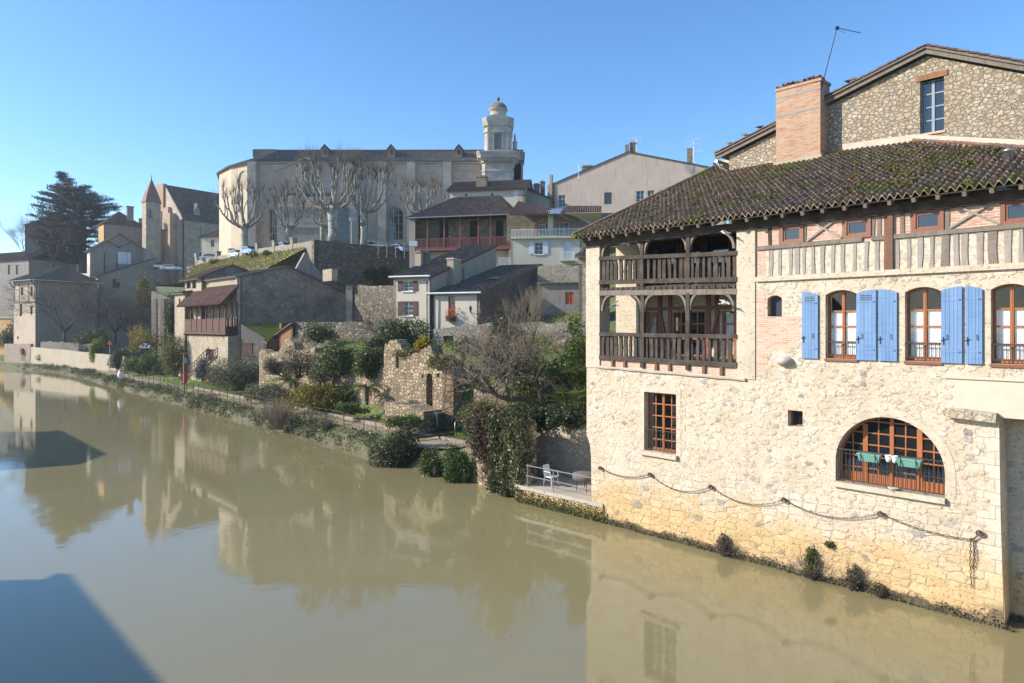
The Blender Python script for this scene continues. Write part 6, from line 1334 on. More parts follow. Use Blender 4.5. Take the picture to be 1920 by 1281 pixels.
# ======================= houses on the near bank, off to the left (they throw the shadows on the river) =======================
def bank_house(name, label, c, L, D, H, rise):
    r = thing(name, label, 'house', (c[0], c[1], 0)); t = V((.69, -.724, 0)); n = V((.724, .69, 0)); f = frn(c, t, n); fk = frn(V((c[0], c[1], 0))-n*D, t, -n); f1 = frn(c, -n, -t); f2 = frn(V((c[0], c[1], 0))+t*L, -n, t)
    mb = MB(); hs = [rectp(s, s+1, z, z+1.6) for s in np.arange(1, L-1.5, 2.6) for z in (3, 6.2) if z+2 < H]
    mb.wall(f, rectp(0, L, -1, H), hs, 0, .3); mb.wall(fk, rectp(0, L, -1, H), [], 0, .3); pe = [(0, -1), (D, -1), (D, H), (D/2, H+rise), (0, H)]
    mb.wall(f1, pe, [], 0, .3); mb.wall(f2, pe, [], 0, .3); mb.build('wall', M['wall_cream'], r)
    for h in hs: swin(r, f, h)
    mb = MB(); P = lambda a, b, z: V((c[0], c[1], z))+t*a-n*b
    tiled(mb, [P(-.3, -.5, H), P(L+.3, -.5, H), P(L+.3, D/2, H+rise+.1), P(-.3, D/2, H+rise+.1)], t, .3, .5); tiled(mb, [P(-.3, D+.5, H), P(L+.3, D+.5, H), P(L+.3, D/2, H+rise+.1), P(-.3, D/2, H+rise+.1)], t, .3, .5); mb.build('roof', [M['roof_brown'], M['timber_grey']], r)
k_ = 1/math.tan(math.radians(28))
def caster(tip, H): return (tip[0]-.998*H*k_, tip[1]-.06*H*k_)
bank_house('bank_house', 'cream house on the near bank opposite the stone house, nearest the bridge', caster((-14.6, 21.6), 9), 14, 8, 9, 1.6)
bank_house('bank_house', 'cream house on the near bank, second from the bridge', caster((-17.8, 25.6), 7.0), .01+6.5, 7, 6.0, 1.5) if False else None
bank_house('bank_house', 'taller cream house on the near bank, upstream opposite the gardens', caster((-34, 52), 11.5), 13, 9, 11, 2.0)
# ======================= land =======================
bp = [(893, 906), (840, 893), (770, 880), (690, 855), (600, 828), (500, 800), (399, 777), (337, 758), (253, 736), (191, 719), (157, 709), (120, 701), (90, 696), (36, 692), (-40, 688), (-200, 684)]
BK = [gnd(*p).to_2d() for p in bp]; BK = [V((-.2, 33.8))] + BK + [V((-180, 158)), V((-320, 190)), V((-700, 240))]
def resample(P, d):
    out = []
    for a, b in zip(P[:-1], P[1:]):
        n = max(1, int((b-a).length/d)); out += [a.lerp(b, k/n) for k in range(n)]
    return out+[P[-1]]
ST = resample(BK, 1.5); n_ = len(ST); sm = []
for k in range(n_):
    w = [ST[min(max(k+j, 0), n_-1)] for j in (-2, -1, 0, 1, 2)]; sm.append(sum(w, V((0, 0)))/5 if 2 < k < n_-3 else ST[k])
ST = sm; NN = []
for k in range(n_):
    d = ST[min(k+3, n_-1)]-ST[max(k-3, 0)]; d.normalize(); NN.append(V((d.y, -d.x)))
def bankz(t, X):
    return float(np.interp(t, [-2, -.3, 0, .25, .8, 1.3, 1.8, 3.6, 9, 14], [-1.6, -.4, -.05, .35, .62, .85, .95, 1.0, 1.35, 1.6]))
def bpt(k, t, dz=0):
    a = min(max(k, 0), n_-1.001); i = int(a); u = a-i; p = ST[i].lerp(ST[i+1], u); n = NN[i].lerp(NN[i+1], u); q = p+n*t; return V((q.x, q.y, bankz(t, q.x)+dz))
def ribbon(name, ts, mat, k0=0, k1=None, dz=0, jz=0):
    k1 = k1 or n_; mb = MB(); m = len(ts)
    for k in range(k0, k1):
        for t in ts: p = bpt(k, t, dz); mb.v.append((p.x, p.y, p.z+R.uniform(-jz, jz)))
    for k in range(k1-k0-1):
        for j in range(m-1): a = k*m+j; mb.f.append((a, a+1, a+m+1, a+m)); mb.m.append(0)
    return tag(mb.build(name, M[mat], None, True), kind='structure')
ribbon('bank_slope', [-1.5, -.4, -.1, .1, .3, .6, .9, 1.3, 1.75], 'mud', jz=.03)
ribbon('river_path', [1.7, 2.2, 2.8, 3.45], 'path'); 
K60 = next(k for k in range(n_) if ST[k].x < -42); K110 = next(k for k in range(n_) if ST[k].x < -75)
ribbon('river_lawn', [3.4, 4.2, 5, 6.5, 8, 10], 'grass_ground', 0, K60+2, .03, .02)
ribbon('far_lawn', [3.4, 5, 7, 9, 12, 15, 19, 24, 30], 'grass_ground', K60, n_-8, .03, .02)
# low stone edging between path and lawn
mb = MB()
for k in range(3, K60-4):
    a, b = bpt(k, 3.5), bpt(k+.97, 3.5); mb.beam(a+V((0,0,.05)), b+V((0,0,.05+R.uniform(-.02, .02))), .28, .26, wob=.06)
tag(mb.build('stone_edging', M['parapet_stone'], None, False, (ST[10].x, ST[10].y, 1)), 'low stone edging between the riverside path and the lawn', 'edging')
# hill behind: one sheet out to the horizon
sx = np.concatenate([[-900, -600, -400, -300, -250], np.arange(-220, -42, 2.5), np.arange(-42, 16, 1.), np.arange(16, 70, 2.5), [80, 100, 130, 180, 260, 400, 600, 900]]); sy = np.concatenate([[-300, -150, -80, -40], np.arange(-20, 25, 2.5), np.arange(25, 84, 1.), np.arange(84, 200, 2.5), [210, 230, 260, 300, 380, 500, 700, 900]])
GX, GY = np.meshgrid(sx, sy); PP = np.stack([GX.ravel(), GY.ravel()], 1)
POL = np.array([[60, -31.3], [13.03+.5*1, 18.03-.4]] + [[3.2, 28.6]] + [list(p) for p in ST]); 
POL = np.array([[70, -42.0], [40, -10.2], [14.2, 17.9], [3.6, 28.9]] + [list(p) for p in ST])
best = np.full(len(PP), 1e9); sg = np.zeros(len(PP))
for a, b in zip(POL[:-1], POL[1:]):
    d = b-a; L = d@d
    if L < 1e-9: continue
    u = np.clip(((PP-a)@d)/L, 0, 1); q = a+u[:,None]*d; e = PP-q; D = np.hypot(e[:,0], e[:,1]); cr = e[:,0]*d[1]-e[:,1]*d[0]
    m = D < best-1e-9; best[m] = D[m]; sg[m] = np.sign(cr[m])
T = best*np.where(sg >= 0, 1, -1)
sh = np.clip((-40-PP[:,0])/35, 0, 1)*17
sh = np.maximum(sh, np.clip((-17-PP[:,0])/9, 0, 1)*5.5); te = T-np.where(T > 5, np.minimum(sh, T-5), 0)
Hh = np.interp(te, [-34, -32, -30, -2, 0, .8, 1.5, 5, 7, 10, 18, 26, 34, 42, 60, 90], [2.5, .9, -2, -2, -.4, .3, .5, 1.0, 4.2, 6.2, 7.5, 9.5, 14, 17.5, 20.5, 23.5])
inl = (PP[:,0]-KX)*.724+(PP[:,1]-KY)*.69; alg = (PP[:,0]-KX)*-.69+(PP[:,1]-KY)*.724
pl = np.clip((inl-.5)/1.5, 0, 1)*np.clip((alg+.5)/1, 0, 1)*np.clip((47-alg)/3, 0, 1); Hh = np.where(pl > 0, Hh*(1-pl)+pl*(np.clip(18.4+inl*.16, 0, 23.6)), Hh)
near = (inl < 1.5) & (alg > -3) & (alg < 60) & (T > 0); Hh = np.where(near, np.minimum(Hh, 13.), Hh)
hs_ = (PP[:,1] < 62) & (PP[:,0] > -1) & (T > 0); Hh = np.where(hs_ & (PP[:,1] < 36), np.minimum(Hh, np.interp(T, [0, 4, 12, 20], [-.5, .4, .6, 3])), Hh)
lo = (T > 0) & ((PP[:,0]+3.9)*.724+(PP[:,1]-45.5)*.69 < .6) & (PP[:,0] < -.6) & (PP[:,0] > -9); Hh = np.where(lo, np.minimum(Hh, 1.0), Hh)
lo = (T > 0) & (PP[:,1] < 44.2-.48*(PP[:,0]+2.5)) & (PP[:,0] > -6) & (PP[:,0] < 1.6); Hh = np.where(lo, np.minimum(Hh, 1.0), Hh)
lo = (T > 0) & (PP[:,1] < 42) & (PP[:,0] >= -1.2) & (PP[:,0] < 12); Hh = np.where(lo, np.minimum(Hh, 2.6), Hh)
Hh += np.where(T > 3, np.sin(PP[:,0]*.9)*np.cos(PP[:,1]*.7)*.12, 0)
verts = np.column_stack([PP, Hh]); nx, ny = len(sx), len(sy); idx = np.arange(nx*ny).reshape(ny, nx)
fc = np.stack([idx[:-1,:-1], idx[:-1,1:], idx[1:,1:], idx[1:,:-1]], -1).reshape(-1, 4)
tag(npmesh('hill_ground', verts, fc, M['soil'], smooth=True), kind='structure')
def gz(x, y):
    i = np.argmin((PP[:,0]-x)**2+(PP[:,1]-y)**2); return float(Hh[i])
# ======================= garden ruins, terrace by the water =======================
wallthing('ruined_wall', 'ruined honey-coloured garden wall with a narrow arched niche', 720, 851, 51.4, 45.4, [(720, 654), (735, 648), (760, 656), (795, 660), (822, 664), (851, 676)], .6, 'ruin_block', .9, 44, .26, holes=[(799, 700, 811, 770, 1), (742, 660, 748, 690), (790, 702, 794, 709), (819, 700, 824, 708)])
mb = MB(); f = Fr(at(790, 0, 48.6).to_2d(), (-.69, .724)); s = f.S(805)
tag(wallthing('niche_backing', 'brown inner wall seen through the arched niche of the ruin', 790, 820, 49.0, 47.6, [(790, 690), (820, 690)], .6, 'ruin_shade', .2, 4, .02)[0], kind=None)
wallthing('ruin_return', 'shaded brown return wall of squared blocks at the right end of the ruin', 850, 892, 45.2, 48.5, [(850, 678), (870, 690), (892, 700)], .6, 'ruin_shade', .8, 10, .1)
wallthing('ruined_wall', 'crumbling garden wall of pale blocks half hidden by shrubs, left of the niche ruin', 588, 722, 59.6, 51.6, [(588, 668), (604, 660), (620, 696), (648, 704), (662, 684), (690, 692), (722, 690)], .6, 'ruin_block', .9, 44, .28)
wallthing('ruined_wall', 'broken end of the garden wall below the plank shed, with a taller pale stump', 486, 590, 67, 59.7, [(486, 662), (512, 655), (526, 652), (530, 638), (549, 636), (553, 660), (572, 650), (590, 656)], .6, 'ruin_block', .9, 26, .15)
wallthing('slope_wall', 'pale masonry wall on the slope behind the leaning bare tree', 888, 1010, 44.2, 42.2, [(888, 735), (920, 742), (960, 735), (1010, 728)], .5, 'ruin_block', .6, 14, .12)
wallthing('planter_wall', 'low block wall of a raised bed in front of the niche ruin', 722, 794, 46.6, 43.8, [(722, 752), (794, 772)], .5, 'ruin_block', 1.6, 10, .05)
wallthing('rubble_wall', 'grey rubble terrace wall at the foot of the white house and annexe', 812, 1100, 56.5, 52, [(812, 617), (840, 612), (872, 606), (890, 610), (915, 604), (1000, 605), (1100, 604)], 4, 'parapet_stone', .7, 30, .07, holes=[(831, 630, 850, 645)])
wallthing('arched_wall', 'broken mossy wall stub below the rubble terrace wall, close to the riverside house', 1030, 1098, 47, 45, [(1030, 640), (1050, 622), (1098, 620)], 3, 'retaining', .7, 12, .1)
wallthing('river_wall', 'ivy-hung stone wall standing in the river between the lawn and the small terrace', 884, 988, 35.2, 31.2, [(884, 782), (920, 776), (960, 778), (988, 792)], -1, 'ruin_block', .55, 14, .08)
wallthing('terrace_back_wall', 'stone wall in a sunlit tone at the back of the small river terrace', 986, 1112, 34.6, 31.6, [(986, 830), (1040, 800), (1112, 770)], 0, 'lit_stone', .8, 12, .06)  # paler stone colour stands in for sunlight on this wall
te = thing('river_terrace', 'small concrete river terrace on a mossy stone base beside the big house', 'terrace', gnd(1040, 945, .5))
A_, B_ = gnd(970, 941), gnd(1113, 976); f = Fr(A_.to_2d(), (B_-A_).to_2d()); L = (B_-A_).length
mb = MB(); mb.box(f, -.1, L+.5, -1, .62, -4.2, 0); mb.build('stone_base', M['facade'], te)
mb = MB(); mb.box(f, -.1, L+.5, .62, .78, -4.2, .06); mb.build('slab', M['concrete'], te)
mb = MB(); mb.box(f, .25, .5, .785, 1.75, -.5, -.2); mb.build('gate_post', M['lit_stone'], te)
fe = thing('terrace_railing', 'thin galvanised two-bar railing along the edge of the small river terrace', 'railing', f.P(1.5, .78, -.1)); fe_f = f
mb = MB()
for z in (1.25, 1.72): mb.tube([f.P(.5, z, -.08), f.P(L+.2, z, -.08)], .022, 6)
mb.build('rail', M['galv'], fe)
for s in (.55, .48*L, L-.1): mb = MB(); mb.tube([f.P(s, .78, -.08), f.P(s, 1.75, -.08)], .025, 6); mb.build('post', M['galv'], fe)
def chair(loc, rz, label):
    r = thing('garden_chair', label, 'chair', (0, 0, 0), 'garden chairs on the river terrace'); x = frn((0, 0), (1, 0), (0, -1)); m = M['white_paint']
    mb = MB(); mb.cube((0, 0, .40), .46, .44, .04); mb.build('seat', m, r)
    mb = MB(); mb.hexa([(-.22, .2, .44), (.22, .2, .44), (.22, .24, .44), (-.22, .24, .44), (-.2, .3, .92), (.2, .3, .92), (.2, .33, .92), (-.2, .33, .92)]); mb.build('backrest', m, r)
    for a in (-1, 1):
        for b in (-1, 1): mb = MB(); mb.tube([(a*.2, b*.19, .41), (a*.25, b*.24, 0)], .02, 6); mb.build('leg', m, r)
        mb = MB(); mb.tube([(a*.25, .26, .66), (a*.26, -.18, .66), (a*.25, -.22, .42)], .02, 6); mb.build('armrest', m, r)
    r.location = loc; r.rotation_euler = (0, 0, rz); return r
chair(f.P(1.25, .785, -.9), .8, 'white garden chair behind the terrace railing, nearest the ivy wall'); chair(f.P(3.2, .785, -1.9), 2.4, 'white garden chair pulled up to the covered table on the river terrace')
p = f.P(2.9, .785, -1.3); r = thing('garden_table', 'round garden table under a grey cover on the river terrace', 'table', p); mb = MB(); mb.lathe(p, [(.55, .70), (.57, .73), (.1, .74)], 20); mb.build('tabletop', M['plank_grey'], r, True)
mb = MB(); mb.lathe(p, [(.58, .5), (.56, .74), (.2, .76)], 20); mb.build('cover', M['plank_grey'], r, True)
for k in range(4): t = k*PI/2; mb = MB(); mb.tube([p+V((.35*math.cos(t), .35*math.sin(t), .7)), p+V((.4*math.cos(t), .4*math.sin(t), 0))], .02, 5); mb.build('leg', M['iron'], r)
# bins
def bin_(p, rz, label, lid):
    r = thing('wheelie_bin', label, 'bin', (0, 0, 0), 'wheelie bins in the garden'); mb = MB(); w, d, h = .24, .27, .92
    mb.hexa([(-w*.8, -d*.75, .06), (w*.8, -d*.75, .06), (w*.8, d*.8, .06), (-w*.8, d*.8, .06), (-w, -d, h), (w, -d, h), (w, d, h), (-w, d, h)]); mb.build('bin_body', M['bin_green'], r)
    mb = MB(); mb.hexa([(-w-.03, -d-.05, h), (w+.03, -d-.05, h), (w+.03, d+.03, h), (-w-.03, d+.03, h), (-w, -d, h+.06), (w, -d, h+.06), (w, d, h+.12), (-w, d, h+.12)]); mb.build('lid', M[lid], r)
    mb = MB(); mb.tube([(-w, d+.08, h-.02), (w, d+.08, h-.02)], .02, 6); mb.build('handle', M['bin_green'], r)
    for a in (-1, 1):
        mb = MB(); mb.tube([(a*.2, d+.02, .1), (a*.25, d+.02, .1)], .1, 12); mb.build('wheel', M['tyre'], r)
    r.location = p; r.rotation_euler = (0, 0, rz)
bin_((at(824, 0, 44).x, 44, 1.45), .5, 'dark green wheelie bin standing against the corner of the niche ruin', 'bin_green'); bin_(gnd(875, 817, 1.15), -.4, 'dark wheelie bin with an orange lid by the ivy wall', 'lid_orange')
p = gnd(817, 790, 1.1); mb = MB(); mb.beam(p, p+V((0,0,1.6)), .06); mb.cube(p+V((.05,-.05,1.0)), .42, .04, .55, .2); mb.build('x', M['white_paint']) if False else None
r = thing('notice_board', 'small pale notice board on a post beside the green wheelie bin', 'sign', p); mb = MB(); mb.beam(p, p+V((0,0,1.7)), .06); mb.build('post', M['timber_grey'], r); mb = MB(); mb.cube(p+V((.0,-.06,1.2)), .5, .04, .6, .2); mb.build('panel', M['white_stain'], r)
# timber barrier and hoop rail at the end of the path
r = thing('timber_barrier', 'low dark timber barrier rails across the gravel at the end of the path', 'barrier', gnd(815, 815, 1))
for (x0, y0, x1, y1) in ((780, 821, 851, 813), (763, 805, 838, 806)):
    a, b_ = gnd(x0, y0, 1.25), gnd(x1, y1, 1.25); mb = MB(); mb.beam(a, b_, .09, .12, wob=.1); mb.build('rail', M['timber_dark'], r)
    for k in (.05, .95): c = a.lerp(b_, k); mb = MB(); mb.beam(c-V((0,0,.5)), c+V((0,0,.12)), .1); mb.build('post', M['timber_dark'], r)
a, b_ = gnd(853, 819, 1.1), gnd(869, 812, 1.1); mb = MB(); mb.tube([a, a+V((0,0,.85)), a.lerp(b_, .15)+V((0,0,.95)), b_+V((0,0,1.15)), b_], .025, 6); tag(mb.build('hoop_rail', M['galv'], None, True, a), 'bent metal hoop handrail between the barrier and the orange-lidded bin', 'handrail')
# gravel pad at the end of the path
mb = MB(); pts = [gnd(772, 838, 1.05), gnd(790, 800, 1.05), gnd(885, 806, 1.05), gnd(890, 832, 1.05), gnd(850, 842, 1.05)]; mb.face(pts); tag(mb.build('gravel_pad', M['path']), kind='structure')
mb = MB()
a, b_ = gnd(772, 846), gnd(892, 876); f2 = Fr(a.to_2d(), (b_-a).to_2d()); mb.box(f2, 0, (b_-a).length, -1, 1.04, -.6, 0); tag(mb.build('quay_wall', M['ruin_shade'], None, False, a), 'short low quay wall under the gravel pad, behind the waterside bush', 'wall')
# ---------------- riverside fence
fe = thing('riverside_fence', 'thin rusty post-and-rail fence running along the riverside path', 'fence', bpt(20, 1.55))
ks = []
for k in range(2, K110):
    p = bpt(k, 1.55); px = CX+F*p.x/p.y
    if 210 < px < 712: ks.append(k)
kk = ks[0]
while kk < ks[-1]:
    p = bpt(kk, 1.55); mb = MB(); tl = V((R.uniform(-.05, .05), R.uniform(-.05, .05), 1.12)); mb.tube([p-V((0,0,.2)), p+tl], .03, 5); mb.build('post', M['rust_iron'], fe); kk += R.choice((1.0, 1.3, 1.5, 1.7))
for h in (.5, 1.0):
    mb = MB(); mb.tube([bpt(k, 1.55, h+R.uniform(-.04, .04)) for k in ks], .018, 4); mb.build('rail', M['rust_iron'], fe)
# ---------------- lifebuoys
def lifebuoy(p, label, s=1., col='red_plastic', rz=0.):
    r = thing('lifebuoy', label, 'lifebuoy', p, 'lifebuoys along the river'); mb = MB(); mb.tube([p-V((0,0,.2)), p+V((0,0,1.1*s))], .05, 7); mb.build('post', M['rust_iron'], r)
    f = frn((p.x, p.y), (math.cos(rz), math.sin(rz)), (math.sin(rz), -math.cos(rz))); c = p.z+1.55*s; pr = [(.36*s*math.cos(t)*(1 if math.sin(t) > 0 else .82), c+.62*s*math.sin(t)) for t in np.linspace(0, 2*PI, 22, endpoint=False)]
    mb = MB(); mb.prism(f, pr, -.1, .14); mb.prism(f, inset(pr, .07), .14, .22); sh = mb.build('housing', M[col], r)
    mb = MB(); mb.box(f, -.05*s, .03*s, c-.48*s, c+.5*s, .2, .232); mb.build('stripe', M['white_paint'], sh); return r
lifebuoy(gnd(346, 737, .9), 'bright red lifebuoy housing on a post at the edge of the riverside path', 1.0)
s, z = LB.SZ(43, 662); lifebuoy(LB.P(s, 1.5, .15), 'red lifebuoy housing against the lit wall end below the corner house, far left', 1.05)
p = gnd(227, 716, .9); r = thing('lifebuoy_bag', 'white lifebuoy bag with a red top on a post by the bend of the fence', 'lifebuoy', p); mb = MB(); mb.tube([p-V((0,0,.2)), p+V((0,0,1.0))], .04, 6); mb.build('post', M['rust_iron'], r)
mb = MB(); mb.lathe(p+V((0,0,.4)), [(.1, 0), (.36, .15), (.42, .55), (.3, .95), (.12, 1.2)], 12); mb.build('bag', M['white_paint'], r, True); mb = MB(); mb.lathe(p+V((0,0,1.3)), [(.3, 0), (.3, .15), (.1, .32)], 10); mb.build('top', M['orange_red'], r, True)
p = gnd(206, 698, 1.0); r = thing('sign_post', 'slender post with a small red triangular sign by the bend of the path', 'sign', p); mb = MB(); mb.tube([p, p+V((0,0,4.6))], .05, 6); mb.build('post', M['galv'], r)
f = frn((p.x, p.y), (1, 0), (0, -1)); mb = MB(); mb.prism(f, [(-.45, p.z+4.2), (.45, p.z+4.2), (0, p.z+5.0)], .05, .09); mb.build('panel', M['orange_red'], r)
# ---------------- round black sign "oZe"
Ys = 96.; p = at(272, 649, Ys); r = thing('round_sign', 'round black sign with white lettering above the clipped hedge', 'sign', (p.x, p.y, 1.4)); rs = 9*Ys/F
f = frn((p.x, p.y), (1, 0), (0, -1)); mb = MB(); mb.prism(f, [(rs*math.cos(t), p.z+rs*math.sin(t)) for t in np.linspace(0, 2*PI, 28, endpoint=False)], 0, .06); pan = mb.build('panel', M['black_sign'], r)
mb = MB(); mb.tube([V((p.x+.1, p.y+.1, 1.2)), V((p.x+.1, p.y+.1, p.z+.3))], .06, 6); mb.build('post', M['timber_grey'], r)
cu = bpy.data.curves.new('lettering', 'FONT'); cu.body = 'oZe'; cu.size = .92; cu.align_x = 'CENTER'; cu.align_y = 'CENTER'; cu.extrude = .01; cu.offset = .02; cu.materials.append(M['white_paint'])
o_ = bpy.data.objects.new('text', cu); C.objects.link(o_); bpy.context.view_layer.update(); me = bpy.data.meshes.new_from_object(o_.evaluated_get(bpy.context.evaluated_depsgraph_get())); bpy.data.objects.remove(o_); o = bpy.data.objects.new('lettering', me); C.objects.link(o); o.parent = pan; o.rotation_euler = (PI/2, 0, 0); o.location = (0, -.08, p.z-1.4)
# ---------------- bench, picnic table, stair, letter box
p = gnd(380, 711, 1.35); r = thing('stone_bench', 'small pale stone bench on the lawn below the wooden stair', 'bench', p); mb = MB(); mb.cube(p+V((0,0,.36)), 1.3, .42, .1, -.5); mb.build('seat', M['parapet_stone'], r)
for d in (-.42, .42): mb = MB(); mb.cube(p+V((d*.87, -d*.48, 0)), .14, .36, .36, -.5); mb.build('leg', M['parapet_stone'], r)
p = gnd(10, 666, 1.3); r = thing('picnic_table', 'grey-green picnic table on the lawn at the far left', 'table', p); mb = MB(); mb.cube(p+V((0,0,.72)), 2.4, .8, .07); mb.build('tabletop', M['plank_grey'], r)
for d in (-1, 1): mb = MB(); mb.cube(p+V((0, d*.75, .42)), 2.4, .28, .06); mb.build('seat', M['plank_grey'], r); mb = MB(); mb.beam(p+V((d*.8, -.75, 0)), p+V((d*.8, .3, .72)), .09); mb.beam(p+V((d*.8+.09, .75, 0)), p+V((d*.8+.09, -.3, .72)), .09); mb.build('trestle', M['plank_grey'], r)
r = thing('wooden_stair', 'dark red wooden outdoor stair with railings climbing to the stone house', 'stair', gnd(352, 706, 1.3)); s0, s1 = at(352, 706, 79), at(391, 668, 76.6); dn = V((.55, .83, 0))
for k in range(11): c = s0.lerp(s1, (k+.5)/11); mb = MB(); mb.beam(c-dn*.0, c+dn*1.1, .32, .05); mb.build('step', M['wood_redbrown'], r)
for o_ in (0, 1.1):
    mb = MB(); mb.beam(s0+dn*o_, s1+dn*o_, .07, .26); mb.build('stringer', M['wood_redbrown'], r); mb = MB(); mb.beam(s0+dn*o_+V((0,0,.95)), s1+dn*o_+V((0,0,.95)), .07, .09); mb.beam(s0+dn*o_+V((0,0,.55)), s1+dn*o_+V((0,0,.55)), .05, .06); ra = mb.build('handrail', M['wood_redbrown'], r)
    for k in range(10): c = s0.lerp(s1, k/9)+dn*o_; mb = MB(); mb.beam(c, c+V((0,0,.95)), .06); mb.build('baluster', M['wood_redbrown'], ra)
p = at(345.5, 706, 80); r = thing('letter_post', 'pale wooden post with a small blue box beside the foot of the wooden stair', 'post', p); mb = MB(); mb.beam(p, V((p.x, p.y, zat(664, 80))), .2); mb.beam(V((p.x-.5, p.y, zat(663, 80))), V((p.x+.3, p.y, zat(663, 80))), .18); mb.build('post', M['plank_orange'], r); mb = MB(); c = at(347.5, 681, 79.8); mb.cube(c, .34, .3, .6); mb.build('box', M['shutter_blue'], r)
# ======================= cars on the upper streets =======================
def car(p, rz, paint_, label):
    r = thing('parked_car', label, 'car', (0, 0, 0), 'cars parked on the upper streets'); x = frn((0, -.85), (1, 0), (0, -1))
    prof = [(-2.05, .35), (2.05, .35), (2.1, .7), (1.95, .85), (1.05, .95), (.45, 1.42), (-1.0, 1.45), (-1.75, 1.0), (-2.1, .92), (-2.12, .55)]
    mb = MB(); mb.prism(x, prof, -1.7, 0); mb.build('body', M[paint_], r)
    for q in (.012, -1.712):
        mb = MB(); mb.prism(x, [(.85, .97), (.4, 1.35), (-.95, 1.37), (-1.5, 1.0)], q-.005, q+.005); mb.build('side_window', M['glass_dark'], r)
    mb = MB(); mb.face([(1.06, -.78, .965), (1.06, .78, .965), (.49, .74, 1.415), (.49, -.74, 1.415)]); mb.v = [(a+.012, b, c+.012) for a, b, c in mb.v]; mb.build('windscreen', M['glass_dark'], r)
    mb = MB(); mb.face([(-1.72, -.78, 1.03), (-1.72, .78, 1.03), (-1.05, .74, 1.42), (-1.05, -.74, 1.42)]); mb.v = [(a-.02, b, c+.015) for a, b, c in mb.v]; mb.build('rear_window', M['glass_dark'], r)
    for a in (-1.3, 1.3):
        for b in (-.86, .68): mb = MB(); mb.tube([(a, b, .32), (a, b+.18, .32)], .32, 16); wh = mb.build('wheel', M['tyre'], r); mb = MB(); mb.tube([(a, b-.01, .32), (a, b+.19, .32)], .18, 12); mb.build('rim', M['galv'], wh)
    for b in (-.6, .6): mb = MB(); mb.cube((2.06, b, .62), .1, .34, .14); mb.build('headlight', M['white_paint'], r); mb = MB(); mb.cube((-2.1, b, .72), .08, .3, .14); mb.build('tail_light', M['red_plastic'], r)
    r.location = p; r.rotation_euler = (0, 0, rz)
car(at(298, 505.5, 152), -1.2, 'car_silver', 'silver car seen from behind on the street below the castle'); car(at(321, 508.5, 150), .15, 'car_white', 'white car parked side-on below the castle, right of the silver car')
car(at(399, 491, 126), .1, 'car_white', 'white car behind the parapet in front of the white annexe'); car(at(470, 479, 111), -.8, 'car_blue', 'bright blue car behind the parapet by the left plane tree'); car(at(446, 485, 116), -.8, 'car_silver', 'pale silver car nose to tail with the blue car behind the parapet'); car(at(536, 473, 104), -.8, 'car_blue', 'blue car roof showing above the parapet near its corner')
car(at(705, 471, 108), .1, 'car_white', 'white car showing over the retaining wall between the plane trees and the red balcony'); car(at(742, 477, 106), 2.6, 'car_blue', 'blue-white car by the metal railing at the left of the red balcony')
mb = MB()
for k in range(6): x = lerp(-3.2, 3.2, k/5); mb.tube([V((at(750, 0, 100).x+x, 100, 18)), V((at(750, 0, 100).x+x, 100, zat(455, 100)))], .035, 5)
for z in (zat(455, 100), zat(462, 100)): mb.tube([V((at(750, 0, 100).x-3.2, 100, z)), V((at(750, 0, 100).x+3.2, 100, z))], .03, 5)
tag(mb.build('street_railing', M['galv'], None, False, at(750, 470, 100)), 'grey street railing at the top of the retaining wall, left of the balcony house', 'railing')
# lamp post before the church
p = at(659, 455, 103.5); r = thing('street_lamp', 'slim grey lamp post between the two big plane trees and the church', 'lamp post', p-V((0,0,2)))
mb = MB(); mb.tube([p-V((0,0,2)), p+V((0,0,3.2))], [.09, .06], 7); mb.build('post', M['galv'], r); mb = MB(); mb.lathe(p+V((0,0,3.2)), [(.1, 0), (.3, .3), (.34, .55), (.1, .75)], 8); mb.build('lamp_head', M['white_stain'], r)
# people by the bastion
def person(p, rz, top, label):
    r = thing('person', label, 'person', p); bmv = []; ed = []; rad = []
    def nd(c, r_, par=None):
        bmv.append(c); rad.append(r_)
        if par is not None: ed.append((par, len(bmv)-1))
        return len(bmv)-1
    h = nd((0,0,.95), .15); c = nd((0,0,1.2), .15, h); s = nd((0,0,1.42), .14, c); n = nd((0,.0,1.52), .06, s); hd = nd((0,-.02,1.64), .1, n); nd((0,-.01,1.74), .085, hd)
    for d in (-1, 1):
        k = nd((d*.1, 0, .88), .1, h); k = nd((d*.11, -.03*d, .5), .07, k); k = nd((d*.11, .02, .09), .05, k); nd((d*.12, -.14, .04), .04, k)
        a = nd((d*.2, 0, 1.38), .065, s); a = nd((d*.26, .03, 1.1), .05, a); a = nd((d*.2, -.14, .92), .04, a); nd((d*.18, -.2, .86), .03, a)
    me = bpy.data.meshes.new('body'); me.from_pydata(bmv, ed, []); me.materials.append(M[top]); o = bpy.data.objects.new('body', me); C.objects.link(o); o.parent = r; o.modifiers.new('skin', 'SKIN')
    for i, q in enumerate(rad): me.skin_vertices[0].data[i].radius = (q, q*.8)
    me.skin_vertices[0].data[0].use_root = True; m = o.modifiers.new('sub', 'SUBSURF'); m.levels = m.render_levels = 1
    mb = MB(); mb.lathe(V(p)+V((0,-.03,1.58)), [(.05, 0), (.095, .05), (.1, .1), (.08, .16)], 10); mb.build('head', M['skin'], r, True)
    mb = MB(); mb.lathe(V(p)+V((0,.01,1.66)), [(.112, 0), (.115, .05), (.07, .13)], 10); mb.build('hair', M['hair'], r, True); r.rotation_euler = (0, 0, rz)
b0 = fp.P(LP+1.0, zT-.75, -1.0)
person(at(376, 489, 131), .4, 'cloth_dark', 'person in dark clothes standing by the round bastion of the parapet'); person(at(366, 490, 131.5), -.6, 'cloth_pale', 'person in pale clothes standing left of the darker one by the bastion')
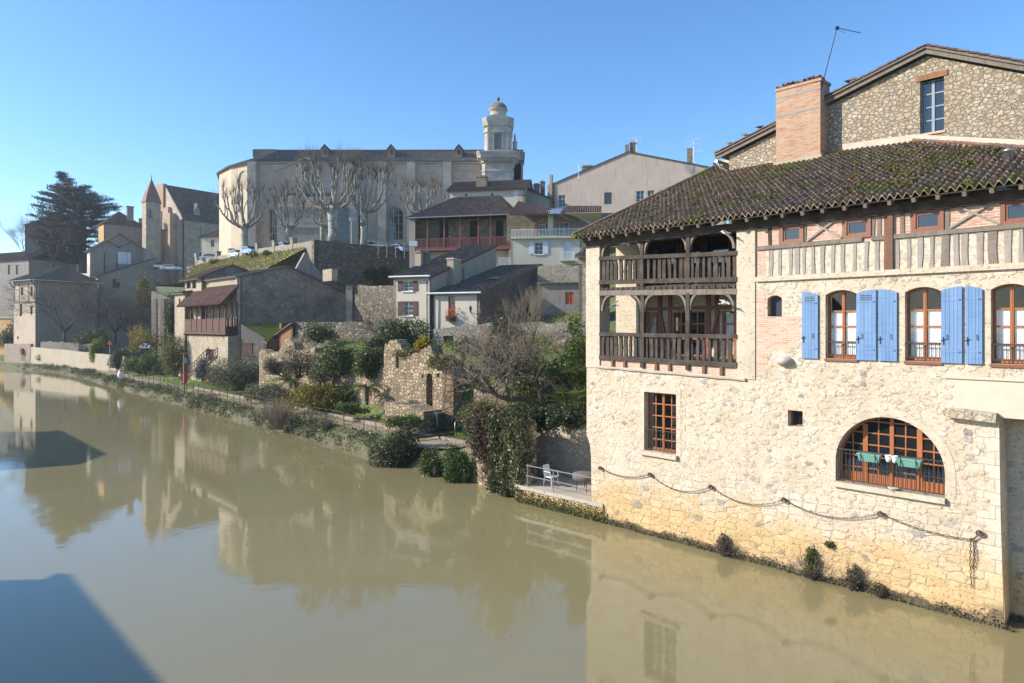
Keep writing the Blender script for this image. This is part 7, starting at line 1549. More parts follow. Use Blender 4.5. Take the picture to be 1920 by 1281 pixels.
# ======================= birds =======================
def bird(p, rz, flying, label, col='feather_grey', s=1., grp='pigeons', bank=0.):
    r = thing('pigeon', label, 'bird', (0, 0, 0), grp); vs = []; 
    def lat(c, prof, n=8):
        mb.lathe(c, prof, n)
    mb = MB(); mb.tube([(-.17, 0, .0), (-.12, 0, .02), (-.03, 0, .03), (.06, 0, .04), (.11, 0, .075), (.14, 0, .10), (.17, 0, .10), (.2, 0, .09)], [.015, .04, .065, .06, .04, .032, .025, .004], 8)
    mb.hexa([(-.27, -.045, -.01), (-.15, -.03, 0), (-.15, .03, 0), (-.27, .045, -.01), (-.27, -.045, .0), (-.15, -.03, .02), (-.15, .03, .02), (-.27, .045, .0)])
    mb.build('body', M[col], r, True)
    for d in (-1, 1):
        mb = MB()
        if flying:
            P = [(.07, d*.04, .05), (.1, d*.18, .11), (.03, d*.36, .08), (-.03, d*.38, .07), (-.05, d*.18, .09), (-.09, d*.04, .04)]
        else: P = [(.06, d*.055, .05), (.02, d*.07, .07), (-.1, d*.055, .05), (-.2, d*.02, .02), (-.08, d*.06, .0), (.03, d*.065, .0)]
        c = [(x, y, z+.012) for x, y, z in P]; mb.face(P if d > 0 else P[::-1]); mb.face(c[::-1] if d > 0 else c)
        for i in range(6): k = (i+1) % 6; mb.face([P[i], P[k], c[k], c[i]])
        mb.build('wing', M[col], r)
        if not flying: mb = MB(); mb.tube([(.0, d*.025, -.02), (.01, d*.025, -.09)], .006, 5); mb.build('leg', M['orange_red'], r)
    r.location = p; r.rotation_euler = (bank, 0, rz); r.scale = (s, s, s)
bird(FM.P(*FM.SZ(1360, 438, .3), .3), 2.6, True, 'white pigeon gliding with spread wings in the upper loggia near the right pillar', 'feather_white', .8, 'flying pigeons')
bird(FM.P(*FM.SZ(1172, 459, .2), .2), .4, True, 'grey pigeon flying in the upper loggia near its left end', 'feather_grey', .8, 'flying pigeons', .4)
bird(FM.P(*FM.SZ(1152, 573, .2), .2), 2.2, True, 'pigeon flying in the lower loggia near its left end', 'feather_grey', .8, 'flying pigeons', -.5)
bird(FM.P(*FM.SZ(1358, 570, .3), .3), .3, True, 'pale pigeon flying in front of the right glazed door of the lower loggia', 'feather_white', .8, 'flying pigeons', .3)
def verge(px, py): s = FG.S(px, .1); return FG.P(s, lZ-(s-lS)*slope+.32+.17, .1)
for px, rz, lab in ((1367.5, 2.2, 'dark pigeon perched lowest on the left verge of the gabled house'), (1397, 2.5, 'dark pigeon perched second from the bottom on the left verge of the gabled house'), (1425, .3, 'dark pigeon perched on the left verge just below the brick chimney'), (1590, .6, 'dark pigeon on the verge right of the chimney, left one of the pair'), (1599, 2.3, 'dark pigeon on the verge right of the chimney, right one of the pair')):
    bird(verge(px, 0), rz, False, lab, 'feather_grey', 1.0, 'perched pigeons')
for px, py, lab in ((1421, 302, 'grey pigeon resting on the top edge of the mossy roof, left of the chimney foot'), (1458, 301, 'grey pigeon on the top edge of the mossy roof below the brick chimney')):
    bird(onroof(px, py)+V((0,0,.17)), .5, False, lab, 'feather_grey', 1.0, 'perched pigeons')
# ======================= plants =======================
def rot_about(v, ax, a): return Matrix.Rotation(a, 3, ax) @ v
def grow(mb, p, d, r, L, depth, tw, up=.15, spread=.6, wob=.25, nseg=4, n3=5):
    """recursive bare branch"""
    pts = [p]; rs = [r]; q = p; dd = d.normalized()
    for k in range(nseg):
        dd = (dd+V((R.gauss(0, wob), R.gauss(0, wob), R.gauss(0, wob)+up))*.5).normalized(); q = q+dd*(L/nseg); pts.append(q); rs.append(r*(1-.42*(k+1)/nseg))
    mb.tube(pts, rs, max(3, n3), cap=False)
    if depth <= 0: return
    for k in range(tw):
        u = R.uniform(.35, 1.0); j = min(nseg-1, int(u*nseg)); a = pts[j].lerp(pts[j+1], u*nseg-j) if j < nseg else pts[-1]
        ax = dd.orthogonal().normalized(); ax = rot_about(ax, dd, R.uniform(0, 2*PI)); nd = rot_about(dd, ax, R.uniform(.35, 1)*spread*1.3)
        grow(mb, a, nd, rs[j]*R.uniform(.5, .68), L*R.uniform(.55, .8), depth-1, tw, up, spread, wob*1.05, max(2, nseg-1), n3-1)
def bare_tree(name, label, base, h, r, trunk, depth, tw, mat, up=.12, spread=.65, wob=.22, starts=None, cat='tree', group=None):
    t = thing(name, label, cat, base, group); mb = MB(); tops = []
    top = V(base)+V((0, 0, trunk)); mb.tube([V(base)-V((0,0,.3)), V(base)+V((R.uniform(-.1,.1), 0, trunk*.5)), top], [r*1.25, r, r*.85], 8); mb.build('trunk', M[mat], t, True)
    mb = MB()
    for k in range(starts or 5):
        a = 2*PI*k/(starts or 5)+R.uniform(-.4, .4); grow(mb, top-V((0,0,R.uniform(0, trunk*.3))), V((math.cos(a)*.75, math.sin(a)*.75, R.uniform(.5, 1.1))), r*.55, h*.45, depth, tw, up, spread, wob)
    mb.build('crown', M[mat], t); return t
def bush(name, label, px, pyb, Y, wpx, hpx, mat, n, leaf=.16, lumps=6, depth=None, cat='shrub', asp=.5, group=None, up=.2, stems='bark_dark', inner=.45, base=None):
    w = wpx*Y/F; h = hpx*Y/F; c = at(px, pyb, Y) if base is None else V(base); d = depth or w*.8; bl = []
    t = thing(name, label, cat, c, group)
    for k in range(lumps):
        u = R.uniform(-.34, .34) if lumps > 1 else 0; vv = R.uniform(-.25, .25); hh = h*R.uniform(.55, 1.); rz = hh*R.uniform(.34, .46)
        bl.append((c.x+u*w, c.y+vv*d, c.z+hh-rz, w*R.uniform(.2, .34), d*R.uniform(.2, .34), rz))
    for k in range(5): bl.append((c.x+(k-2)*w*.19, c.y+R.uniform(-.2, .2)*d, c.z+h*R.uniform(.16, .24), w*.2, d*.3, h*.25))
    P = blobpts(bl, n, inner); k_ = NR.random(len(P)) < .13; ctr = np.array([c.x, c.y, c.z+h*.4]); P[k_] = ctr+(P[k_]-ctr)*NR.uniform(1.02, 1.28, (k_.sum(), 1)); P = P[P[:,2] > c.z-.05]; v, f = leaves(P, leaf, asp, up); npmesh('foliage', v, f, M[mat], t)
    if stems:
        mb = MB()
        for k in range(7): q = V(bl[k % len(bl)][:3]); mb.tube([c+V((R.uniform(-.1,.1)*w, R.uniform(-.1,.1)*d, -.15)), c.lerp(q, .5)+V((R.uniform(-.05, .05)*w, 0, 0)), q], [.05*h**.5, .035*h**.5, .015], 5, cap=False)
        mb.build('stem', M[stems], t)
    return t
# ---- pollarded plane trees
def plane_tree(label, px, pyb, pyf, Y, x0, x1, yt, rpx, limbs, tw=26, ups=4, stems=None):
    b = at(px, pyb+6, Y); t = thing('plane_tree', label, 'tree', b, 'pollarded plane trees by the church'); fk = at(px, pyf, Y); rr = rpx*Y/F/2; k = Y/F
    mb = MB(); mb.tube([b-V((0,0,1)), b.lerp(fk, .35)+V((rr*.15, 0, 0)), b.lerp(fk, .7), fk+V((0,0,.4))], [rr*1.25, rr, rr*.95, rr*1.1], 12); mb.build('trunk', M['plane_bark'], t, True)
    mb = MB(); tg = MB(); kn = tg; W2 = (x1-x0)*k/2; mid = ((x0+x1)/2-px)*k; Ht = (pyf-yt)*k
    def knob(p, r, dd):
        kn.lathe(p-V((0,0,r)), [(r*.3, 0), (r, r*.6), (r*1.05, r*1.2), (r*.4, r*2)], 6)
        for j in range(int(tw*.85)):
            d = (V((R.gauss(0, .55), R.gauss(0, .55), R.uniform(.5, 1.3)))+dd*.3).normalized(); L = R.uniform(.9, 3.0)*(.6+.02*Ht); tg.tube([p, p+d*L*.5+V((0,0,.05)), p+d*L+V((0,0,.25*L))], [.013, .010, .006], 3, cap=False)
    for i in range(limbs):
        a = 2*PI*(i+.5*R.random())/limbs; ex = mid+W2*math.cos(a)*R.uniform(.72, 1.); ey = W2*.8*math.sin(a)*R.uniform(.6, 1.); top = Ht*R.uniform(.62, .98)*(1-.30*abs(math.cos(a)))
        p0 = fk+V((0, 0, R.uniform(-.5, .2))); e = fk+V((ex, ey, top)); pts = []
        for j in range(9): u = j/8; pts.append(p0+V((ex*(u**.62), ey*(u**.62), top*(u**1.35)))+V((R.gauss(0, .13), R.gauss(0, .13), R.gauss(0, .1)))*(1 if 0 < j else 0))
        mb.tube(pts, [rr*.33*(1-.72*j/8)+.03 for j in range(9)], 7, cap=False); knob(pts[-1], rr*.2+.04, V((0,0,1)))
        for m_ in range(ups):
            j = R.randint(2, 6); q = pts[j]; hgt = R.uniform(.45, 1.)*(Ht-(q.z-fk.z))*.75+.6; lean = V((ex, ey, 0))*.10+V((R.gauss(0, .5), R.gauss(0, .5), 0)); pp = [q+lean*(u**1.3)+V((0, 0, hgt*u))+V((R.gauss(0, .07), R.gauss(0, .07), 0)) for u in np.linspace(0, 1, 6)]; pp[0] = q
            mb.tube(pp, [rr*.13+.02-.07*rr*u for u in np.linspace(0, 1, 6)], 5, cap=False); knob(pp[-1], rr*.14+.05, V((0,0,1)))
    mb.build('limb', M['plane_limb'], t, True); tg.build('crown', M['bark'], t)
plane_tree('tallest pollarded plane tree, with a thick pale trunk, near the retaining wall corner', 624, 452, 392, 101.5, 546, 688, 288, 19, 9, 34, 4)
plane_tree('pollarded plane tree with a slimmer trunk just right of the tallest one', 682, 455, 397, 103, 640, 752, 300, 13, 8, 30, 3)
plane_tree('pollarded plane tree with a leaning white trunk at the left end, by the white annexe', 458, 470, 424, 117, 402, 502, 338, 13, 8, 24, 3)
plane_tree('pollarded plane tree with a forked crown between the left one and the tallest', 541, 462, 428, 116, 502, 574, 340, 11, 7, 20, 4)
plane_tree('pollarded plane tree half hidden behind the balcony house roof', 792, 425, 402, 110, 742, 838, 338, 12, 8, 24, 3)
plane_tree('small pollarded plane tree low between the second and the tallest', 604, 450, 425, 112, 578, 645, 385, 8, 6, 16, 3)
# ---- cedar
def cedar():
    Y = 172.; b = at(156, 505, Y); t = thing('cedar_tree', 'big dark cedar with flat layered branches rising behind the left houses', 'tree', b); k = Y/F
    tp = [b-V((0,0,1)), at(155, 470, Y), at(157, 430, Y), at(153, 395, Y), at(142, 365, Y), at(126, 345, Y), at(114, 327, Y)]
    mb = MB(); mb.tube(tp, [1.0, .85, .7, .5, .34, .2, .06], 9); mb.build('trunk', M['bark_dark'], t, True)
    mb = MB(); blobs = []
    lay = [(332, 112, 124), (339, 108, 132), (347, 104, 140), (356, 98, 168), (363, 92, 182), (371, 80, 196), (379, 76, 207), (386, 84, 214), (394, 78, 217), (403, 66, 210), (412, 60, 200), (421, 70, 192), (431, 74, 196), (441, 66, 186), (452, 60, 176), (463, 58, 168), (474, 56, 160), (486, 52, 152)]
    for (y, xl, xr) in lay:
        z = zat(y, Y); tx = np.interp(y, [327, 345, 365, 395, 430, 505], [114, 126, 142, 153, 157, 156])
        n = 5 if y < 350 else 10
        for j in range(n):
            a = 2*PI*(j+R.random()*.7)/n; cx_ = math.cos(a); reach = ((xr-tx) if cx_ > 0 else (tx-xl))*k*R.uniform(.7, 1.04); dx = cx_*reach; dy = math.sin(a)*(xr-xl)*k*.42
            o = V((at(tx, 0, Y).x, Y, z-.12*reach)); e = V((o.x+dx, Y+dy, z+R.uniform(.2, 1.0))); m = o.lerp(e, .55)+V((0,0,-.15))
            mb.tube([o, m, e], [.16, .1, .03], 4, cap=False)
            for u in np.linspace(.3, 1, max(2, int(reach/1.1))):
                q = o.lerp(e, u); blobs.append((q.x, q.y, q.z+.1, R.uniform(.7, 1.35), R.uniform(.7, 1.35), R.uniform(.16, .32)))
    mb.build('branch', M['bark_dark'], t); P = blobpts(blobs, 60000, .1); v, f = leaves(P, .48, .3); v[:,2] -= 0; npmesh('crown', v, f, M['leaf_cedar'], t)
cedar()
# ---- bare trees
bare_tree('bare_tree', 'spindly bare tree in front of the shaded side of the corner house', at(121, 645, 124), 13, .26, 2.6, 5, 4, 'bark', up=.14, spread=.8, starts=6)
bare_tree('bare_tree', 'dark tangled bare tree before the long shaded building', at(216, 640, 118), 9.5, .2, 1.6, 5, 4, 'bark_dark', up=.06, spread=.9, starts=7)
bare_tree('bare_tree', 'low dark bare tree left of the yellow-leaved shrub', at(247, 645, 110), 7, .15, 1.2, 5, 4, 'bark_dark', up=.05, spread=.9, starts=6)
bare_tree('bare_tree', 'thin pale bare tree beyond the brown villa at the far left', at(46, 490, 190), 11, .16, 2.5, 5, 4, 'bark', up=.25, spread=.5, starts=5)
bare_tree('bare_tree', 'bare tree with upright twigs under the cedar', at(100, 500, 160), 12, .2, 2, 5, 4, 'bark_dark', up=.2, spread=.6, starts=5)
t = thing('old_fruit_tree', 'leaning old bare tree with a crooked trunk and dense twigs above the ivy wall', 'tree', at(1032, 788, 38)); mb = MB()
tr = [at(1040, 795, 38.5), at(1008, 760, 38.2), at(985, 748, 38), at(955, 750, 37.6), at(932, 742, 37.4), at(915, 722, 37.2), at(900, 700, 37)]; mb.tube(tr, [.2, .19, .17, .15, .12, .09, .06], 8)
t2 = [at(1020, 775, 38.4), at(1012, 735, 38.6), at(1004, 705, 38.6), at(1000, 680, 39), at(990, 655, 39)]; mb.tube(t2, [.14, .12, .1, .08, .05], 8); t3 = [at(955, 750, 37.6), at(946, 715, 38), at(940, 690, 38.4)]; mb.tube(t3, [.09, .07, .05], 7); mb.build('trunk', M['bark'], t, True)
mb = MB()
for P_, n_s in ((tr, 13), (t2, 10), (t3, 8)):
    for k in range(n_s):
        u = R.uniform(.3, 1)*(len(P_)-1); j = min(len(P_)-2, int(u)); a = P_[j].lerp(P_[j+1], u-j); grow(mb, a, V((R.gauss(-.15, .8), R.gauss(0, .6), R.uniform(.2, 1.1))), .05, R.uniform(1.7, 2.7), 3, 4, .04, .9, .34, 5)
mb.build('crown', M['twig_pale'], t)
bare_tree('bare_shrub', 'tall bare shrub with upright pale twigs below the brown side wall', at(1000, 640, 50), 4.2, .06, .4, 4, 4, 'twig_pale', up=.3, spread=.45, starts=9, cat='shrub')
bare_tree('bare_shrub', 'bare tangled shrub at the top of the garden wall, left of the white house', at(716, 650, 58), 4.6, .07, .5, 4, 4, 'bark', up=.1, spread=.8, starts=8, cat='shrub')
def brush(name, label, px, py, Y, wpx, hpx, n, mat):
    b = at(px, py, Y); t = thing(name, label, 'shrub', b); mb = MB()
    for k in range(n):
        a = b+V((R.gauss(0, .16)*wpx*Y/F, R.gauss(0, .3), 0)); grow(mb, a, V((R.gauss(0, .45), R.gauss(0, .35), 1)), .018, hpx*Y/F*R.uniform(.4, .75), 2, 3, .08, .5, .16, 4, 4)
    mb.build('twig', M[mat], t)
brush('bare_shrub', 'brown bare brush growing out of the river bank through the fence', 522, 806, 51.5, 75, 60, 90, 'twig_pale')
brush('bare_shrub', 'small reddish bare brush on the bank by the fence, right of the big brown one', 613, 812, 48.5, 16, 34, 30, 'bark')
brush('bare_shrub', 'thin dry brush by the fence left of the red lifebuoy', 322, 745, 76, 10, 26, 24, 'bark')
brush('bare_shrub', 'tuft of dead stems at the foot of the green waterside shrub', 818, 885, 36.6, 30, 16, 40, 'twig_pale')
# ---- shrubs and hedges
B = bush
B('waterside_bush', 'dense dark glossy bush leaning over the water at the end of the path', 738, 882, 39.2, 82, 100, 'leaf_glossy', 9000, .13, 8)
B('shrub', 'grey-green olive-like shrub, the largest one on the lawn below the stone house', 447, 730, 70, 84, 82, 'leaf_greygreen', 9000, .2, 9, asp=.35)
B('shrub', 'dry brownish shrub on the left flank of the large grey-green one', 405, 720, 73, 48, 50, 'leaf_dry', 3500, .17, 5, asp=.35)
B('shrub', 'silver-blue shrub beside the wooden stair', 381, 712, 76, 32, 50, 'leaf_blue', 3500, .17, 5)
B('shrub', 'low silvery shrub between the large grey-green one and the yellowish hedge', 495, 750, 62.5, 62, 38, 'leaf_greygreen', 4500, .15, 6)
B('shrub', 'dull brown winter shrub at the left end of the yellowish hedge', 525, 758, 60, 50, 40, 'leaf_dry', 3200, .14, 5)
B('hedge', 'low laurel hedge with yellow and dark leaves along the lawn', 600, 768, 55.5, 125, 50, 'leaf_yellow', 7500, .24, 11, asp=.42, cat='hedge')
B('shrub', 'dark laurel clump behind the right end of the yellowish hedge', 640, 760, 55, 70, 46, 'leaf_dark', 4000, .18, 6)
B('shrub', 'dark green round shrub growing on top of the ruined wall, left one', 640, 700, 55.6, 72, 74, 'leaf_dark', 7500, .17, 7)
B('shrub', 'dark green shrub on the ruined wall, right beside the round one', 693, 706, 52.6, 56, 60, 'leaf_dark', 6000, .16, 6)
B('shrub', 'big dark evergreen mass below the white house', 752, 662, 57, 98, 72, 'leaf_dark', 10000, .17, 9)
B('shrub', 'lower dark shrub in front of the evergreen mass, above the ruin', 716, 668, 54.5, 50, 50, 'leaf_glossy', 4500, .15, 5)
B('shrub', 'bright yellow-leaved little shrub on top of the ruin', 795, 656, 49.5, 32, 32, 'leaf_gold', 1400, .16, 4)
B('shrub', 'round dark shrub against the rubble terrace wall under the annexe', 953, 645, 50, 66, 60, 'leaf_dark', 6500, .14, 6)
B('shrub', 'mossy green growth draped on the top of the ruin', 826, 690, 45.6, 52, 30, 'leaf_olive', 2600, .12, 5)
B('shrub', 'dry grasses on the crest of the ruined wall beside the yellow shrub', 770, 668, 49.8, 60, 16, 'leaf_olive', 2000, .14, 5)
B('shrub', 'straggling grey climber on the broken wall below the dark round shrubs', 606, 716, 56.6, 44, 60, 'leaf_greygreen', 3500, .14, 6)
B('shrub', 'dry climber over the broken end of the garden wall', 560, 706, 59.5, 56, 60, 'leaf_dry', 3500, .15, 6)
B('shrub', 'green nettle-like clump at the foot of the ivy wall by the water', 862, 902, 35.2, 52, 70, 'leaf_green', 5500, .12, 7)
B('shrub', 'dark green clump in the shade under the gravel pad', 815, 890, 36.6, 50, 48, 'leaf_dark', 4000, .12, 5)
B('shrub', 'lush green lawn-edge plants in front of the raised bed', 762, 800, 43.6, 70, 26, 'leaf_green', 4500, .12, 7)
B('shrub', 'blue-grey herbs growing along the raised bed at the foot of the niche ruin', 770, 768, 46.4, 46, 18, 'leaf_blue', 1800, .11, 5)
B('shrub', 'bright lime-green shrub at the left by the cream garden wall', 187, 680, 112, 32, 52, 'leaf_bright', 4500, .26, 6)
B('hedge', 'tall clipped green hedge under the round black sign', 268, 700, 96.5, 58, 46, 'leaf_green', 9000, .2, 10, cat='hedge', depth=4)
B('hedge', 'grey-green loose hedge between the lime-green shrub and the clipped hedge', 221, 690, 105, 34, 48, 'leaf_ivy', 5000, .22, 7, cat='hedge')
B('shrub', 'round dark bush at the right end of the clipped hedge', 305, 702, 93, 34, 38, 'leaf_glossy', 4500, .18, 5)
B('shrub', 'yellow-leaved sparse shrub standing behind the clipped hedge', 270, 660, 100, 62, 42, 'leaf_yellow', 2600, .24, 8)
B('shrub', 'tall yellow-tipped stems rising above the sign', 262, 640, 101, 40, 42, 'leaf_gold', 500, .22, 9)
B('shrub', 'blue-green shrub on the cream garden wall, rightmost of its three', 157, 676, 118, 17, 34, 'leaf_blue', 1800, .22, 4)
B('shrub', 'small grey-green shrub against the cream garden wall, middle of its three', 118, 678, 124, 15, 22, 'leaf_greygreen', 900, .22, 3)
B('shrub', 'small grey-green shrub against the cream garden wall, leftmost of its three', 80, 676, 128, 20, 24, 'leaf_greygreen', 1000, .22, 3)
B('shrub', 'tall green bamboo-like shrub at the left of the stone house', 330, 704, 88, 52, 84, 'leaf_olive', 6500, .3, 8, asp=.22)
B('creeper', 'brownish climbing creeper on the end of the long shaded building', 274, 575, 128, 42, 66, 'leaf_olive', 5500, .28, 8, cat='creeper')
B('creeper', 'grey-green ivy column on the wall left of the tower house', 322, 640, 95, 24, 108, 'leaf_ivy', 6500, .2, 9, cat='creeper')
B('shrub', 'dark shrubs in the shade at the foot of the long shaded building', 178, 650, 120, 60, 40, 'leaf_dark', 4500, .24, 6)
B('shrub', 'dark bush in shade at the foot of the far grey house', 22, 655, 140, 40, 60, 'leaf_dark', 4000, .3, 6)
B('shrub', 'clump of dry plants under the orange plank shed', 520, 700, 63, 46, 40, 'leaf_dry', 3000, .15, 5)
B('shrub', 'dark shrub against the dark garden wall under the stone gable', 600, 640, 66, 60, 44, 'leaf_dark', 3500, .17, 6)
for px, py, lab in ((402, 495, 'left'), (476, 481, 'middle'), (502, 477, 'right')):
    p = fp.S(px, 1.2); q = fp.P(p, zpar(p)-1.5, 1.2); B('shrub', f'small dry shrub on the grassy bank below the parapet, the {lab} one of three', 0, 0, q.y, 16, 12, 'leaf_olive', 500, .25, 3, base=q, stems=None)
# ivy on walls
def ivy(name, label, pts_blobs, n, mat, leaf=.12, cat='ivy', up=-.2):
    c = V(pts_blobs[0][:3]); t = thing(name, label, cat, c); P = blobpts(pts_blobs, n, .3); v, f = leaves(P, leaf, .75, up); npmesh('foliage', v, f, M[mat], t)
    mb = MB()
    for k in range(8): a, b_ = V(pts_blobs[k % len(pts_blobs)][:3]), V(pts_blobs[(k+1) % len(pts_blobs)][:3]); mb.tube([a, a.lerp(b_, .5)+V((0,0,-.1)), b_], .018, 4, cap=False)
    mb.build('stem', M['bark_dark'], t)
bl = []
for k in range(44):
    px = R.uniform(925, 987); y = R.uniform(772, 925); Yk = lerp(34.6, 31.3, (px-884)/104)-.28; p = at(px, y, Yk); bl.append((p.x, p.y, p.z, .42, .3, .5))
ivy('ivy', 'dark green ivy hanging thickly to the water over the right part of the river wall', bl, 15000, 'leaf_ivy', .11)
bl = []
for k in range(32):
    px = R.uniform(886, 940); y = R.uniform(772, 895); Yk = lerp(34.9, 31.3, (px-884)/104)-.22; p = at(px, y, Yk); bl.append((p.x, p.y, p.z, R.uniform(.3, .7), .3, R.uniform(.25, .6)))
ivy('creeper', 'reddish-brown winter creeper on the left part of the river wall', bl, 8500, 'leaf_redivy', .1, 'creeper')
bl = []
for k in range(30):
    px = R.uniform(975, 1100); u = (px-975)/125; y = R.uniform(lerp(770, 765, u), lerp(800, 808, u)+10*math.sin(u*9)); p = at(px, y, R.uniform(33.0, 35.6)-u*1.8); bl.append((p.x, p.y, p.z, .6, .6, .38))
ivy('ivy', 'dark ivy mass lying over the top of the terrace back wall', bl, 12000, 'leaf_glossy', .12)
bl = []
for k in range(44):
    px = R.uniform(960, 1095); y = R.uniform(670, 785); p = at(px, y, R.uniform(38.8, 42)); bl.append((p.x, p.y, p.z, .9, .9, .6))
ivy('undergrowth', 'dark green tangle of undergrowth behind the leaning bare tree', bl, 11000, 'leaf_dark', .15, 'undergrowth')
bl = []
for k in range(34):
    px = R.uniform(862, 1060); y = R.uniform(640, 735); p = at(px, y, R.uniform(44.5, 48)); bl.append((p.x, p.y, p.z, .9, .9, .5))
ivy('undergrowth', 'dry brown bramble thicket on the slope right of the ruin', bl, 11000, 'leaf_dry', .14, 'undergrowth')
bl = []
for k in range(14):
    px = R.uniform(1072, 1098); y = R.uniform(610, 760); p = at(px, y, R.uniform(36, 39)); bl.append((p.x, p.y, p.z, .45, .5, .6))
ivy('creeper', 'bright green foliage squeezed against the left edge of the riverside house', bl, 5500, 'leaf_green', .13, 'shrub')
bl = []
for k in range(16):
    px = R.uniform(690, 780); s_ = fw.S(px) if px > 595 else 1; y = R.uniform(500, 540); p = fw.P(fw.S(px), zat(y, 100), .5); bl.append((p.x, p.y, p.z, 1.2, 1., .9))
ivy('creeper', 'reddish brushwood at the foot of the tall retaining wall', bl, 4000, 'leaf_redivy', .22, 'shrub')
# ---- palms
def frond(P, d, L, droop, n=22, w=.32, vs=None, fs=None):
    up = V((0, 0, 1)); q = V(P); dd = V(d).normalized(); pts = [q]
    for k in range(9): dd = (dd-up*droop/9).normalized(); q = q+dd*(L/9); pts.append(q)
    for k in range(n):
        u = (k+1)/n*9; j = min(8, int(u-1e-6)); c = pts[j].lerp(pts[j+1], u-j); t = (pts[j+1]-pts[j]).normalized(); side = t.cross(up).normalized(); ln = w*math.sin(PI*(.12+.83*k/n))*L*.5
        for s in (-1, 1):
            tip = c+(side*s*.8+t*.6-up*.25).normalized()*ln; o = t*.028*L*.5; i = len(vs); vs += [tuple(c-o), tuple(c+o), tuple(tip+o*.2), tuple(tip-o*.2)]; fs.append((i, i+1, i+2, i+3))
    return pts
def palm(label, base, trunk_h, L, n, mat='leaf_palm', droop=1.1, fan=False, tilt=(.2, 1.0), dead=0):
    t = thing('palm', label, 'palm', base); top = V(base)+V((0,0,trunk_h)); mb = MB(); mb.tube([V(base)-V((0,0,.3)), top], [.13, .12], 8)
    if trunk_h > .3:
        for k in range(int(trunk_h/.12)): mb.tube([V(base)+V((0,0,k*.12)), V(base)+V((0,0,k*.12+.1))], [.12, .17], 8)
    mb.build('trunk', M['bark'], t); vs = []; fs = []; st = MB(); vd = []; fd = []
    for k in range(n):
        a = 2*PI*k*.382+R.uniform(-.2, .2); e = R.uniform(*tilt); d = V((math.cos(a), math.sin(a), e)); ded = k < dead
        if ded: d.z = -.5
        V_, F_ = (vd, fd) if ded else (vs, fs)
        if not fan: st.tube(frond(top, d, L*R.uniform(.8, 1.1), droop, vs=V_, fs=F_), [.03, .028, .026, .024, .02, .018, .015, .012, .009, .006], 4, cap=False)
        else:
            d.normalize(); c = top+d*L*R.uniform(.7, 1.); st.tube([top, c], .012, 4, cap=False); side = d.cross(V((0,0,1))).normalized(); nrm = side.cross(d)
            for j in range(19):
                g = -1.5+3*j/18; dr = (d*math.cos(g)+side*math.sin(g)+nrm*.12*abs(g)).normalized(); ln = L*.62*(1-.12*abs(g)); tip = c+dr*ln-V((0,0,.18*ln*R.uniform(.5, 1.5))); w_ = dr.cross(nrm).normalized()*.022*L; i = len(V_); V_ += [tuple(c), tuple(c.lerp(tip, .5)+w_), tuple(tip), tuple(c.lerp(tip, .5)-w_)]; F_.append((i, i+1, i+2, i+3))
    npmesh('crown', np.array(vs), np.array(fs), M[mat], t); st.build('stalk', M['leaf_palm'], t)
    if vd: npmesh('dead_frond', np.array(vd), np.array(fd), M['leaf_gold'], t)
palm('low spreading palm with feathery green fronds on the lawn, beside the largest shrub', at(545, 722, 62), .35, 2.4, 30, droop=.9)
palm('palm with a short trunk and drooping feathery fronds in front of the broken wall', at(688, 752, 51), 1.0, 1.9, 26, 'leaf_dark', droop=1.5)
palm('fan palm with some golden dead leaves above the ivy at the back of the terrace', at(1062, 790, 35.2), .9, .95, 30, fan=True, tilt=(-.2, 1.2), dead=5)
palm('taller fan palm close against the riverside house wall', at(1085, 740, 37), 1.5, .95, 26, fan=True, tilt=(-.2, 1.3))
palm('young fan palm left of the golden-leaved one', at(1040, 740, 38.5), .8, .8, 20, fan=True, tilt=(-.1, 1.3))
# ---- plants on the big house's foot
for px, py, h, lab in ((1360, 1035, 34, 'dry dark tuft of plants at the waterline of the riverside house, leftmost'), (1524, 1082, 44, 'dry dark tuft at the waterline of the riverside house, the biggest, left of the middle'), (1603, 1103, 34, 'dry dark tuft at the waterline of the riverside house, right of the biggest'), (1650, 1116, 18, 'small dry tuft at the waterline of the riverside house below the last chain span')):
    s = FM.S(px); p = FM.P(s, .0, .12); t = thing('wall_plant', lab, 'plant', p, 'plants growing at the foot of the house'); v, f = leaves(blobpts([(p.x, p.y, p.z+h*.012, .22, .16, h*.011)], int(h*14), .1), .1, .4, .6); npmesh('foliage', v, f, M['leaf_dry'] if h < 40 else M['leaf_dark'], t)
    mb = MB()
    for k in range(int(h*.9)): grow(mb, p+V((R.gauss(0,.06), R.gauss(0,.06), 0)), V((R.gauss(0,.6), R.gauss(0,.6)-.3, 1)), .008, h*.018, 1, 3, .1, .6, .2, 3, 4)
    mb.build('stem', M['bark'], t)
s, z = FM.SZ(1557, 1021); p = FM.P(s, z, .05); t = thing('wall_plant', 'small green tuft rooted in a joint of the stone wall below the arched window', 'plant', p, 'plants growing at the foot of the house'); v, f = leaves(blobpts([(p.x, p.y, p.z, .16, .1, .1)], 220, .1), .08, .4, .3); npmesh('foliage', v, f, M['leaf_dark'], t)
P = []
for k in range(2600): s = R.uniform(-.2, 14); P.append(FM.P(s, abs(R.gauss(0, .11))*(1+math.sin(s*2.1)*.7+math.sin(s*5.3)*.4), R.uniform(.0, .07)))
v, f = leaves(np.array([tuple(p) for p in P]), .07, .5, .3); tag(npmesh('waterline_weeds', v, f, M['leaf_dry'], base=tuple(P[0])), kind='stuff')
P = []
for k in range(2200): s = R.uniform(-.1, 5); P.append(fe_f.P(s, R.uniform(0, .72)*R.random()**.4, .05))
v, f = leaves(np.array([tuple(p) for p in P]), .09, .5, .3); tag(npmesh('terrace_moss', v, f, M['leaf_olive'], base=tuple(P[0])), kind='stuff')
